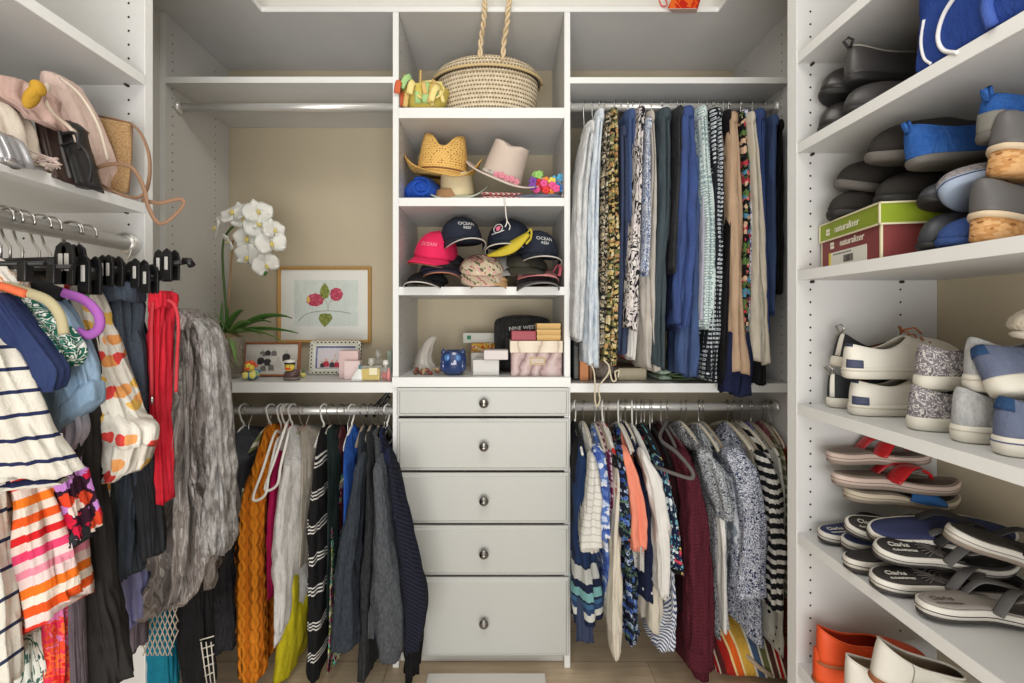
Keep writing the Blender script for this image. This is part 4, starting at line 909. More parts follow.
t = clipbar(.935, 118, 190, 272, 261, (163, 171), 'black clip hanger with its long bare arm sticking out right', 1.1, r=.0055)
MB().tube([at(184, 261, .935), at(189, 261, .935), at(192, 266, .935)], .0075, 10).build('arm_tip', BLACKP, t)
for D_, w_ in ((.70, 'hook farthest left on the rod'), (.745, 'hook beside the leftmost pair')):
    hanger(XRL, ZRL, 'clip', 'black clip hanger with a bright wire %s' % w_, axis='x', y=D_, top=ZRL-.085, half=.15, drop=.03, group='hangers on the left rod')
# ---------------------------------------------------------------- things on the left shelf
BL = 'bags on the left shelf'
PK = fab('blush_canvas', 'plain', (212, 188, 178), 6); RO = fab('dusty_rose_satin', 'plain', (190, 160, 150), 8, rough=.6)
def bag(name, label, mat, rows, D, ty, fold=.006, nf=4, part='body', q=2.6, **k):
    zb = zv(rows[-1][0], rows[-1][3] if len(rows[-1]) > 3 else D)
    t = thing(name, label, k.pop('cat', 'bag'), (at((rows[-1][1]+rows[-1][2])/2, 0, D).x, D+ty, zb), group=k.pop('group', BL))
    mb = MB(); k.setdefault('crease', .25); drape_w(mb, px(rows, D, ty), fold, nf, sd(), 60, .007, q, **k); mb.build(part, mat, t); return t
t = bag('tote_bag', 'blush pink canvas tote slumped in the middle of the left shelf', PK, [(68, 40, 60, .87, .035), (76, 34, 74, .87, .035), (92, 36, 86, .88, .04), (118, 48, 97, .89, .04), (145, 60, 105, .90, .04), (170, 72, 111, .93, .035), (190, 82, 116, .955, .03)], .87, .05, fold=.007, nf=5)
MB().tube([at(48, 84, .86), at(46, 100, .855), at(54, 115, .855), at(72, 130, .86), at(78, 145, .865)], .006, 8, n=6, flat=.5).build('handle', solid('pale_webbing', (206, 192, 176), .9), t)
MB().tube([at(60, 78, .865), at(80, 95, .87), at(98, 125, .88), at(108, 160, .90)], .003, 6, n=6).build('piping', solid('pale_webbing', (206, 192, 176), .9), t)
t = bag('drawstring_pouch', 'dusty rose gathered pouch with yellow cloth inside, top left', RO, [(72, -10, 36), (80, -20, 46), (96, -20, 49), (108, 10, 47), (116, 20, 42)], .79, .05, fold=.014, nf=11)
mb = MB(); mb.ell(at(32, 97, .782), (.009, .012, .022), 18, 12, (0, .5, 0)).ell(at(38, 88, .785), (.010, .012, .014), 14, 10, (0, -.3, 0)); mb.build('lining', fab('mustard_cloth', 'plain', (190, 146, 48), 14), t)
t = bag('shoulder_bag', 'dark brown leather bag standing between pale and black bags', solid('brown_leather', (62, 46, 42), .45, bump=.3, bs=60), [(112, 30, 54), (122, 30, 57), (150, 36, 62), (178, 44, 69)], .83, .035, fold=.003)
t = bag('handbag', 'black leather handbag with a looped strap', solid('black_leather', (38, 37, 38), .4, bump=.3, bs=60), [(117, 56, 72), (128, 54, 78), (150, 58, 84), (172, 64, 90), (184, 70, 92)], .865, .03, fold=.003)
MB().tube([at(62, 146, .85), at(74, 143, .85), at(86, 152, .85), at(92, 168, .85), at(90, 182, .85)], .0045, 8, n=8, flat=.5).build('strap', solid('black_leather', (38, 37, 38), .4), t)
MB().tube([at(58, 122, .85), at(62, 150, .85), at(70, 178, .85)], .003, 6, n=8).build('piping', solid('dark_grey_piping', (86, 82, 82), .5), t)
MB().tube([at(62, 134, .85), at(76, 134, .85), at(80, 150, .85)], .005, 6, n=6, flat=.6).build('flap_edge', solid('black_leather', (38, 37, 38), .4), t)
t = bag('tote_bag', 'cream satin bag at the left edge of the shelf', fab('cream_satin', 'plain', (206, 194, 180), 6, rough=.5), [(92, -40, 4), (104, -40, 24), (125, -40, 33), (145, -30, 38), (158, 0, 43)], .755, .03, fold=.008, nf=7)
t = bag('cosmetic_pouch', 'shiny silver pouch lying at the left edge of the shelf', solid('silver_vinyl', (168, 168, 172), .25, .6), [(128, -20, 10), (136, -20, 18), (150, -20, 26), (160, -10, 27)], .70, .02, fold=.005, nf=5)
# lace ribbons hanging over the shelf edge
t = thing('lace_belt', 'pinkish white lace belt bundled at the shelf edge', 'belt', tuple(at(45, 168, .80)), group=BL)
mb = MB()
for k in range(9):
    r = random.Random(k); pts = [at(28+r.random()*14, 150+r.random()*12, .79), at(40+r.random()*10, 156+r.random()*8, .785), at(52+r.random()*8, 158+r.random()*8, .79), at(46+r.random()*16, 164+r.random()*6, .80)]
    mb.tube(pts, .0028, 6, n=6, flat=.5)
mb.build('lace', fab('pink_white_lace', 'plain', (208, 188, 182), 14), t)
# burlap clutch with long tan strap
t = thing('shoulder_bag', 'woven straw coloured shoulder bag with long tan strap looping over the edge', 'bag', tuple(at(118, 195, 1.0)), group=BL)
BUR = NT('burlap', .9, .2); _n = BUR.noise(260, 2).outputs[0]; BUR.col(BUR.ramp(_n, [(.35, (150, 118, 82)), (.65, (184, 152, 110))], False)); BUR.bump(_n, .5, .002)
mb = MB()
mb.loft([[at(98, 117, d), at(131, 123, d), at(132, 160, d), at(128, 194, d+.0), at(100, 190, d)] for d in (.985, 1.01)])
mb.build('body', BUR.mat, t, bevel=.006)
MB().tube([at(99, 116, .99), at(115, 119, .99), at(132, 123, .99), at(131, 160, .99), at(128, 193, .99)], .0022, 6).build('piping', solid('tan_leather', (142, 110, 86), .6), t)
MB().tube([at(131, 123, .985), at(141, 134, .975), at(149, 155, .97), at(149, 180, .965), at(142, 196, .96), at(125, 196, .955), at(104, 186, .945), at(93, 178, .94), at(97, 168, .93), at(115, 164, .93), at(132, 168, .935), at(143, 186, .94), at(148, 206, .94), at(156, 221, .94), at(164, 223, .94), at(176, 214, .945), at(184, 203, .95), at(178, 199, .95), at(160, 203, .945), at(142, 200, .95)], .0042, 8, n=7, flat=.45).build('strap', solid('tan_leather', (142, 110, 86), .6), t)
def clear(name, c, a):
    k = ('s', name)
    if k not in MC:
        m = NT(name, .08, .7); m.col(c); m.b.inputs['Alpha'].default_value = a; MC[k] = m.mat
    return MC[k]
# ---------------------------------------------------------------- left bay shelf: orchid, frames, ducks, perfume
ZP = zv(382.5, FY)+.0006        # top of the photo shelf
def boxthing(name, label, cat, mat, u0, u1, v0, v1, D, depth, group=None, base=None, part='body', bevel=.0015, mats=None):
    """a box whose front face covers these pixels at depth D"""
    a, b = at(u0, v0, D), at(u1, v1, D); z0 = b.z if base is None else base
    t = thing(name, label, cat, ((a.x+b.x)/2, D+depth/2, z0), group=group)
    MB().box((a.x, D, z0), (b.x, D+depth, a.z)).build(part, mat, t, smooth=False, bevel=bevel); return t
GREEN = solid('orchid_leaf', (72, 116, 48), .45, var=14, vs=25); GREEN2 = solid('orchid_leaf_pale', (116, 150, 84), .45, var=14, vs=25)
t = thing('potted_orchid', 'white orchid in a glass pot, arching over the shelf', 'plant', (at(226, 380, 1.67).x, 1.67, ZP))
pc = Vector((at(226, 380, 1.67).x, 1.67, ZP)); pc.x = max(pc.x, XB0+.085)
MB().lathe([(0, .002), (.052, .002), (.058, .02), (.066, .12), (.067, .15), (.063, .15), (.060, .12), (.053, .02), (0, .012)], pc, 28).build('pot', clear('clear_pot_glass', (215, 220, 212), .14), t)
mb = MB(); rnd = random.Random(5)
mb.lathe([(0, .014), (.048, .016), (.056, .06), (.060, .12), (.058, .150), (.035, .166), (0, .17)], pc, 24); mb.build('bark', solid('orchid_bark', (128, 106, 78), .95, var=34, vs=45, bump=1, bs=70, bd=.01), t)
mb = MB()
for k in range(14):
    a = rnd.random()*6.28; p = []
    for j in range(6): p.append(pc+Vector((math.cos(a+j*.35)*.057, math.sin(a+j*.35)*.057, .15-j*.022+rnd.random()*.01)))
    mb.tube(p, .0028, 6, n=3)
mb.build('root', solid('orchid_root', (150, 146, 116), .8), t)
def leaf(base, tip, w, bend, mat, nm='leaf', sag=0.):
    base, tip = Vector(base), Vector(tip); N = 12; d = tip-base; side = Vector((d.y, -d.x, 0)); side = side.normalized() if side.length > 1e-4 else Vector((1, 0, 0))
    side = (side*.7+Vector((.3*math.copysign(1, d.x), 0, .65))*.6).normalized()
    L, Cc, R = [], [], []
    for i in range(N+1):
        s = i/N; p = base+d*s+Vector((0, 0, bend*4*s*(1-s)-sag*s*s)); ww = w*math.sin(PI*min(1, .12+s*.88))**.7*(1-.15*s)
        L.append(p-side*ww); R.append(p+side*ww); Cc.append(p+Vector((0, .002, -.003)))
    mb = MB(); vs = L+Cc+R; n = N+1; fs = []
    for i in range(N): fs += [(i, i+1, n+i+1, n+i), (n+i, n+i+1, 2*n+i+1, 2*n+i)]
    mb.add(vs, fs); return mb.build(nm, mat, t, solid=.0012)
crown = pc+Vector((0, 0, .165))
for (u, v, D, w, bd, m) in ((298, 333, 1.60, .012, .02, 0), (292, 318, 1.64, .014, .035, 0), (243, 310, 1.66, .016, .02, 0), (213, 312, 1.66, .007, .01, 1), (210, 322, 1.62, .007, .01, 0), (207, 336, 1.60, .007, .01, 1), (222, 300, 1.7, .006, .0, 0), (250, 322, 1.6, .008, .02, 1), (262, 335, 1.58, .010, .02, 0), (236, 364, 1.575, .011, .03, 1), (216, 330, 1.58, .006, .01, 1), (232, 316, 1.6, .008, .0, 0), (207, 312, 1.7, .005, .0, 1), (271, 322, 1.66, .010, .025, 0), (222, 320, 1.6, .006, 0, 1), (228, 308, 1.66, .006, 0, 0), (285, 343, 1.585, .011, .03, 1)):
    leaf(crown+Vector((rnd.uniform(-.018, .018), rnd.uniform(-.01, .01), -.008)), at(u, v, D), w*1.35, bd, (GREEN, GREEN2)[m])
stem = [crown, at(226, 310, 1.67), at(223, 270, 1.67), at(223, 245, 1.66), at(228, 232, 1.65), at(238, 224, 1.64), at(250, 224, 1.64), at(262, 238, 1.64), at(266, 258, 1.64), at(262, 268, 1.64)]
MB().tube(stem, .0042, 8, n=8).build('stem', solid('orchid_stem', (74, 106, 52), .5), t)
MB().tube([crown, at(233, 240, 1.70)], .003, 6).build('stake', solid('bamboo_stake', (176, 140, 104), .6), t)
PET = NT('orchid_petal', .5, .3); PET.col((240, 240, 232)); PET.b.inputs['Subsurface Weight'].default_value = .25; PET.b.inputs['Subsurface Radius'].default_value = (.01, .01, .008); PET.b.inputs['Subsurface Scale'].default_value = .5; PET = PET.mat
LIP = solid('orchid_lip', (222, 204, 120), .5)
def flower(c, r, nrm, roll=0.):
    c = Vector(c); n = Vector(nrm).normalized(); Q = n.to_track_quat('Z', 'Y').to_matrix().to_4x4() @ Matrix.Rotation(roll, 4, 'Z')
    mb = MB(); mb.M = Matrix.Translation(c) @ Q
    for ang, L, W, zz in ((90, 1, .52, 0), (215, .95, .46, 0), (325, .95, .46, 0), (10, 1.02, .92, .002), (170, 1.02, .92, .002)):
        a0 = math.radians(ang); R_ = Matrix.Rotation(a0, 3, 'Z'); N, Mw = 7, 6; vs = []; fs = []
        for i in range(N+1):
            s = i/N; w = W*math.sin(PI*(.10+.84*s**.95))**.7*r
            for j in range(Mw+1):
                q = j/Mw*2-1; vs.append(R_ @ Vector((s*L*r, q*w*.85, zz+r*(.18*s*s-.22*q*q*s-.03)+.001*math.sin(9*q+7*s))))
        for i in range(N):
            for j in range(Mw): a = i*(Mw+1)+j; fs.append((a, a+Mw+1, a+Mw+2, a+1))
        mb.add(vs, fs)
    o = mb.build('flower', PET, t, solid=.0009)
    l = MB(); l.M = mb.M; l.ell((0, -.10*r, .14*r), (.14*r, .2*r, .13*r), 10, 8); l.ell((0, .03*r, .2*r), (.08*r, .08*r, .11*r), 8, 6); l.tube([(0, -.2*r, .2*r), (0, -.36*r, .3*r), (0, -.30*r, .42*r)], .03*r, 5)
    l.build('lip', LIP, o)
for (u, v, r, nx, ny, nz_, ro) in ((238, 209, .047, -.25, -.8, .55, .2), (250, 214, .050, .05, -1, .2, -.2), (262, 208, .044, .5, -.8, .35, .3), (221, 224, .040, -.75, -.5, .2, .5), (262, 220, .044, .45, -.9, -.1, .9), (252, 234, .047, -.1, -1, -.05, 0), (275, 239, .045, .55, -.8, 0, .3), (252, 253, .044, -.15, -.95, -.2, -.3), (270, 261, .040, .45, -.8, -.25, .5), (278, 226, .036, .75, -.5, .2, .2), (232, 238, .026, -.6, -.6, -.5, 1.5)):
    flower(at(u-4, v+4, 1.62-.012*(u % 3)), r*1.12, (nx, ny, nz_), ro)
for u, v in ((262, 268), (265, 273)): MB().ell(at(u, v, 1.63), (.008, .008, .011), 12, 8, (.3, .5, 0)).build('bud', GREEN, t)
# framed print on the wall
def frame(name, label, cat, u0, u1, v0, v1, D, fw, mat, depth=.018, lean=0., matw=0., prof=True, paper=(232, 232, 226)):
    a, b = at(u0, v0, D), at(u1, v1, D); W, H = b.x-a.x, a.z-b.z; cx, z0 = (a.x+b.x)/2, b.z
    t = thing(name, label, cat, (cx, D+depth, z0), (-lean, 0, 0))
    def mk(nm, m, rings): 
        mb = MB(); mb.loft(rings, False); vs_n = len(mb.v); return mb.build(nm, m, t, local=True, smooth=False)
    def rect(i, y): return [(-W/2+i, y, i), (W/2-i, y, i), (W/2-i, y, H-i), (-W/2+i, y, H-i)]
    if prof: mk('frame', mat, [rect(0, 0), rect(0, -depth), rect(fw*.35, -depth-.003), rect(fw, -depth+.004), rect(fw, -depth+.010)])
    MB().box((-W/2+.002, -.004, .002), (W/2-.002, -.001, H-.002)).build('backing', solid('frame_backing', (90, 70, 50), .8), t, local=True, smooth=False)
    MB().box((-W/2+fw-.001, -.009, fw-.001), (W/2-fw+.001, -.0075, H-fw+.001)).build('mat_board', solid('mat_%d' % paper[0], paper, .8), t, local=True, smooth=False)
    return t, W, H
GOLD = solid('gold_wood', (190, 148, 86), .4, var=10, vs=40)
t, W, H = frame('picture_frame', 'gold wood framed botanical print of two pink flowers on the wall', 'picture', 277, 370.5, 266.5, 343, 1.908, .013, GOLD)
def flat(nm, m, pts, y, par): 
    mb = MB(); mb.loft([[(p[0], y, p[1]) for p in pts], [(p[0], y+.0006, p[1]) for p in pts]]); return mb.build(nm, m, par, local=True, smooth=False)
def FP(u, v): q = at(u, v, 1.90); return (q.x-(at(277, 0, 1.908).x+at(370.5, 0, 1.908).x)/2, q.z-at(0, 343, 1.908).z)
def fshape(pts): return [FP(270+x/8.036, 260+y/8.036) for x, y in pts]
flat('print_paper', fab('pale_wash_paper', 'plain', (218, 226, 220), 5, 20), fshape([(180, 160), (700, 160), (700, 530), (180, 530)]), -.0098, t)
def blob(cx, cy, rx, ry, n=20, j=.08, s=0): return fshape([(cx+rx*math.cos(2*PI*k/n)*(1+j*math.sin(3.7*k+s)), cy+ry*math.sin(2*PI*k/n)*(1+j*math.cos(2.9*k+s))) for k in range(n)])
PKF = fab('watercolour_pink', 'blotch', [(176, 48, 78), (206, 92, 116), (190, 66, 92), (214, 120, 136)], 90)
OLV = fab('watercolour_olive', 'blotch', [(112, 124, 50), (140, 150, 80), (160, 160, 96)], 90)
flat('painted_flower', PKF, blob(350, 320, 70, 52), -.0106, t); flat('painted_flower', PKF, blob(522, 275, 52, 54, s=2), -.0106, t)
flat('painted_centre', solid('paint_yellow', (230, 190, 90), .8), blob(297, 318, 12, 26), -.0112, t)
flat('painted_leaf', OLV, fshape([(428, 180), (455, 215), (468, 255), (455, 300), (425, 312), (400, 298), (388, 255), (402, 212)]), -.0110, t)
flat('painted_leaf', OLV, fshape([(428, 540), (460, 510), (492, 470), (480, 435), (435, 428), (390, 435), (378, 470), (395, 505)]), -.0110, t)
mb = MB(); P2 = lambda x, y: Vector((fshape([(x, y)])[0][0], -.0108, fshape([(x, y)])[0][1]))
mb.tube([P2(215, 490), P2(270, 440), P2(350, 415), P2(455, 408), P2(560, 415), P2(640, 430)], .0008, 6, n=5); mb.tube([P2(457, 408), P2(440, 330), P2(400, 320)], .0006, 5, n=4); mb.tube([P2(457, 408), P2(462, 350), P2(490, 315)], .0006, 5, n=4)
mb.build('painted_stem', solid('paint_brown', (110, 86, 66), .8), t, local=True)
# photo frames
BROWNF = solid('cherry_wood', (158, 96, 58), .35, var=14, vs=30)
GREYP = NT('old_photo_grey', .3); GREYP.col((212, 208, 202)); GREYP = GREYP.mat
t, W, H = frame('photo_frame', 'brown wooden frame with an old black and white group photo', 'photo frame', 241, 298, 346, 380.5, 1.70, .008, BROWNF, lean=.12, paper=(214, 210, 204))
t.location.z = ZP
def person_shape(par, x, z, s, body, head, y, nm='figure'):
    o = MB(); n = 12
    pts = [(x-.5*s, z), (x+.5*s, z), (x+.52*s, z+.7*s), (x+.25*s, z+1.0*s), (x-.25*s, z+1.0*s), (x-.52*s, z+.7*s)]
    f1 = flat(nm, body, pts, y, par)
    flat('face', head, [(x+.24*s*math.cos(2*PI*k/n), z+1.22*s+.28*s*math.sin(2*PI*k/n)) for k in range(n)], y-.0004, f1)
DKG, MDG, LTG = solid('photo_dark', (60, 58, 60), .5), solid('photo_mid', (124, 120, 118), .5), solid('photo_light', (200, 196, 190), .5)
for (x, z, s, c) in ((-.035, .075, .020, MDG), (-.015, .078, .020, DKG), (.008, .077, .020, MDG), (.055, .058, .028, DKG), (-.04, .045, .026, DKG), (-.015, .04, .026, DKG), (.025, .030, .030, LTG), (.0, .022, .022, MDG), (-.03, .020, .020, MDG), (.075, .03, .026, DKG)):
    person_shape(t, x, z, s, c, LTG, -.0105-.0002*abs(x)*10)
WF = solid('white_ornate_frame', (226, 226, 214), .5)
t, W, H = frame('photo_frame', 'white ornate openwork frame with a small family photo', 'photo frame', 308, 360, 343.5, 378, 1.755, .012, WF, lean=.12, prof=False, paper=(228, 228, 216))
t.location.z = ZP
mb = MB()
for k in range(2):
    for s_ in (0, 1):
        z = .008+s_*(H-.016); pts = []
        for j in range(41): pts.append((-W/2+.006+(W-.012)*j/40, -.014, z+.006*math.sin(j*.95+k*PI)))
        mb.tube(pts, .0022, 6)
        x = -W/2+.008+s_*(W-.016); pts = []
        for j in range(29): pts.append((x+.006*math.sin(j*.95+k*PI), -.014, .006+(H-.012)*j/28))
        mb.tube(pts, .0022, 6)
mb.build('frame', WF, t, local=True)
MB().loft([[(-W/2+i, y, i), (W/2-i, y, i), (W/2-i, y, H-i), (-W/2+i, y, H-i)] for i, y in ((.016, -.009), (.016, -.015), (.022, -.015), (.024, -.0095))], False).build('inner_rim', WF, t, local=True, smooth=False)
flat('photo', fab('photo_violet_border', 'blotch', [(96, 104, 150), (120, 128, 172), (82, 90, 136)], 90), [(-W/2+.024, .024), (W/2-.024, .024), (W/2-.024, H-.024), (-W/2+.024, H-.024)], -.0100, t)
flat('photo_field', solid('photo_pale', (206, 200, 206), .5), [(-W/2+.030, .026), (W/2-.024, .026), (W/2-.024, H-.030), (-W/2+.030, H-.030)], -.0106, t)
RDP = solid('photo_red', (178, 50, 70), .6); SKP = solid('photo_skin', (206, 164, 148), .6)
for (x, z, s, c) in ((-.035, .030, .022, RDP), (-.012, .028, .020, DKG), (.006, .028, .02, RDP), (.0, .055, .016, LTG), (-.05, .028, .016, DKG)): person_shape(t, x, z, s, c, SKP, -.0112)
# rubber ducks
def duck(label, u, D, cb, hair, L=.058, kind=0):
    c = at(u, 375, D); t = thing('rubber_duck', label, 'toy', (c.x, D, ZP), (0, 0, 0), 'rubber ducks on the photo shelf')
    YEL = solid('duck_yellow', (236, 208, 84), .35); 
    mb = MB(); mb.ell((0, 0, .019), (L*.52, .024, .019), 22, 12, fn=lambda q: Vector((q.x, q.y, max(q.z, -.017)+ .010*max(0, q.x/(L*.52))**2)))
    mb.build('body', cb, t, local=True)
    MB().ell((-.006, -.006, .046), (.017, .016, .017), 18, 12).build('head', YEL, t, local=True)
    MB().ell((-.004, -.024, .042), (.010, .009, .0045), 14, 8).build('beak', solid('duck_orange', (226, 88, 40), .35), t, local=True)
    for s_ in (-1, 1): MB().ell((-.006+s_*.007, -.020, .050), (.0022, .0016, .003), 8, 6).build('eye', BLACKP, t, local=True)
    if kind == 0:
        mb = MB(); r = random.Random(3)
        for k in range(16):
            a = r.random()*PI; mb.ell((-.006+.016*math.cos(a)+.002, -.002+r.uniform(-.01, .010), .050+.014*math.sin(a)), (.006, .006, .006), 8, 6)
        mb.build('hair', solid('duck_hair_orange', (228, 98, 58), .5), t, local=True)
        for s_ in (-1, 1): MB().ell((s_*.012, -.020, .020), (.012, .008, .013), 14, 8).build('wing', solid('duck_pale_yellow', (232, 222, 120), .4), t, local=True)
    else:
        MB().lathe([(.0, .058), (.016, .058), (.018, .062), (.019, .070), (.0, .073)], (-.006, -.003, 0), 20).build('cap', solid('duck_cap_white', (230, 228, 222), .5), t, local=True)
        MB().lathe([(.0, .057), (.0185, .057), (.0185, .0625), (.0, .0625)], (-.006, -.004, 0), 20).build('cap_band', BLACKP, t, local=True)
        MB().lathe([(.0, .001), (.026, .001), (.0272, .006), (.0272, .010), (0, .010)], (0, 0, 0), 20, 1.08, .9).build('base', solid('duck_base_grey', (128, 118, 112), .5), t, local=True)
    return t
duck('rubber duck with orange curly hair on a blue and yellow body', 252, 1.615, fab('duck_blue_yellow', 'blotch', [(40, 110, 170), (50, 120, 176), (224, 214, 90), (60, 150, 150)], 30, rough=.35, st=.02), None)
duck('brown rubber duck wearing a white captain cap', 292, 1.625, solid('duck_brown', (92, 72, 70), .35), None, .052, 1)
# small things and perfume
t = thing('toy_figurine', 'tiny yellow and green figurine beside the brown rubber duck', 'toy', (at(303, 0, 1.68).x, 1.68, ZP))
MB().ell((0, 0, .010), (.011, .009, .010), 12, 8).build('body', solid('pale_yellow_toy', (216, 208, 120), .5), t, local=True); MB().ell((.001, 0, .024), (.006, .006, .007), 12, 8).build('head', solid('green_toy', (92, 110, 60), .5), t, local=True)
PKB = solid('pink_carton', (218, 190, 188), .6)
t = boxthing('perfume_box', 'pink perfume carton standing before the white frame', 'box', PKB, 339, 358, 351, 376, 1.66, .03, base=ZP)
boxthing('perfume_box', 'smaller pale pink carton in front of the taller pink one', 'box', solid('pale_pink_carton', (226, 204, 202), .6), 344, 360, 361, 377, 1.63, .025, base=ZP)
a = at(356, 383, 1.585); t = thing('perfume_bottle', 'white wedge shaped bottle with a teal cap', 'bottle', (a.x, 1.6, ZP))
mb = MB(); mb.loft([[(x*s_, y, z) for x, y, z in ((-.020, -.009, 0), (.020, -.009, 0), (.020, .009, 0), (-.020, .009, 0))] if False else [(-.021*s_+dx, -.009, z), (.021*s_+dx, -.009, z), (.021*s_+dx, .009, z), (-.021*s_+dx, .009, z)] for s_, z, dx in ((1, 0, 0), (.9, .012, .002), (.35, .042, .010))]); mb.build('body', solid('frosted_white', (224, 226, 222), .3), t, local=True, bevel=.002)
MB().lathe([(0, .042), (.005, .042), (.005, .056), (0, .056)], (.010, 0, 0), 14).build('cap', solid('teal_cap', (60, 130, 140), .35), t, local=True)
def bottle(label, u0, u1, vt, D, liquid, capc, grp='perfume bottles on the photo shelf', lab=True, fill=.8, round_=False):
    a, b = at(u0, vt, D), at(u1, 383, D); W = b.x-a.x; H = a.z-ZP; c = (a.x+b.x)/2
    t = thing('perfume_bottle', label, 'bottle', (c, D, ZP), group=grp)
    G = clear('clear_bottle_glass', (228, 230, 224), .22)
    bh = H*.66
    MB().box((-W/2, -.012, 0), (W/2, .012, bh)).build('glass', G, t, local=True, bevel=.003, smooth=False)
    MB().box((-W/2+.003, -.009, .003), (W/2-.003, .009, bh*fill)).build('perfume', liquid, t, local=True, bevel=.002, smooth=False)
    MB().lathe([(0, bh), (.006, bh), (.006, bh+.006), (0, bh+.006)], (0, 0, 0), 14).build('neck', CHROME, t, local=True)
    MB().lathe([(0, bh+.006), (.009, bh+.006), (.011, bh+H*.1), (.009, H), (0, H)], (0, 0, 0), 18).build('cap', capc, t, local=True)
    if lab: MB().box((-W*.05, -.0135, bh*.42), (W*.36, -.0122, bh*.88)).build('label', solid('paper_label', (232, 224, 190), .6), t, local=True, smooth=False)
AMB = solid('amber_perfume', (214, 184, 50), .15, spec=.6)
bottle('square glass perfume bottle filled with amber liquid', 361.5, 381, 358, 1.60, AMB, solid('clear_cap', (225, 224, 216), .1, trans=.6))
bottle('small perfume bottle with red liquid at the shelf end', 381.5, 390, 360, 1.62, solid('red_perfume', (196, 30, 50), .15, trans=.2), WHITEP, lab=False, fill=.62)
bottle('clear perfume bottle behind the amber and red ones', 372, 384, 350, 1.74, solid('clear_perfume', (214, 212, 190), .1, trans=.6), solid('clear_cap', (225, 224, 216), .1, trans=.6), lab=False)
t = boxthing('perfume_box', 'dark edged pale green carton against the tower side', 'box', solid('pale_green_carton', (170, 186, 172), .5), 387, 391.5, 351, 372, 1.80, .03, base=ZP)
t = thing('perfume_bottle', 'pink cone shaped bottle at the very end of the shelf', 'bottle', (at(390, 0, 1.60).x, 1.60, ZP)); MB().lathe([(0, 0), (.009, 0), (.003, .045), (0, .046)], (-.004, 0, 0), 14).build('body', solid('pink_bottle', (226, 150, 150), .4), t, local=True)
# ---------------------------------------------------------------- tower cubbies
Z1, Z2, Z3, Z4 = zv(108, FY)+.0006, zv(198, FY)+.0006, zv(287, FY)+.0006, zv(377, FY)+.0006
# woven basket
BC = Vector((at(487, 0, 1.725).x, 1.735, Z1)); WOV = NT('woven_reed', .75, .3)
_s = WOV.n('ShaderNodeSeparateXYZ', Vector=WOV.co); _a = WOV.math('ARCTAN2', WOV.math('MULTIPLY', _s.outputs[1], 1.35), _s.outputs[0])
_row = WOV.math('FLOOR', WOV.math('DIVIDE', _s.outputs[2], .0135)); _fz = WOV.math('FRACT', WOV.math('DIVIDE', _s.outputs[2], .0135))
_fa = WOV.math('FRACT', WOV.math('ADD', WOV.math('MULTIPLY', _a, 15.0), WOV.math('ADD', WOV.math('MULTIPLY', _row, .37), WOV.math('MULTIPLY', WOV.noise(9, 2).outputs[0], .9))))
_hole = WOV.math('MULTIPLY', WOV.math('LESS_THAN', _fz, .36), WOV.math('GREATER_THAN', _fa, .46))
WOV.col(WOV.mix(_hole, WOV.ramp(WOV.noise(60, 3).outputs[0], [(.35, (216, 198, 166)), (.65, (236, 222, 196))], False), (112, 84, 54)))
WOV.bump(WOV.math('SUBTRACT', WOV.math('SINE', WOV.math('MULTIPLY', _fz, 6.28)), WOV.math('MULTIPLY', _hole, 2.0)), .8, .003); WOV = WOV.mat
t = thing('wicker_basket', 'large oval woven straw basket with lid and long looped handle', 'basket', tuple(BC)); t.scale = (.96, 1, 1.07)
MB().lathe([(0, .002), (.172, .002), (.184, .02), (.196, .07), (.203, .12), (.203, .158), (.196, .16), (0, .150)], (0, 0, 0), 64, 1, .66).build('body', WOV, t, local=True)
MB().lathe([(.213, .152), (.219, .157), (.214, .170), (.195, .192), (.165, .208), (.10, .218), (0, .222)], (0, 0, 0), 64, 1, .66, caps=False).build('lid', WOV, t, local=True, solid=.004)
MB().tube([(.219*math.cos(2*PI*k/48), .219*.66*math.sin(2*PI*k/48), .156) for k in range(49)], .0042, 8).build('rim', solid('reed_rim', (208, 184, 136), .6), t, local=True)
hp = [at(480, 58, 1.60), at(481, 40, 1.595), at(483.5, 24, 1.555), at(484.5, 10, 1.535), at(485, 0, 1.53), at(488, -22, 1.53), at(496, -30, 1.53), at(504, -22, 1.53), at(509, 0, 1.53), at(508, 10, 1.535), at(507, 24, 1.555), at(504, 42, 1.595), at(503, 60, 1.60)]
hp = [Vector(((p.x-BC.x)/.96, p.y-BC.y, (p.z-BC.z)/1.07)) for p in hp]
mb = MB(); path = catmull(hp, 9)
for ph in (0, PI): mb.tube([p+Vector((.0055*math.sin(i*.62+ph), .004*math.cos(i*.62+ph), .002*math.cos(i*.62+ph))) for i, p in enumerate(path)], .0052, 7)
mb.build('handle', solid('braided_reed', (216, 194, 158), .75, bump=.5, bs=120), t, local=True)
MB().tube([p-BC for p in (at(484, 62, 1.85), at(486, 48, 1.85), at(494, 40, 1.85), at(502, 46, 1.85), at(505, 62, 1.85))], .005, 8, n=6).build('handle', solid('cane', (176, 122, 66), .5), t, local=True)
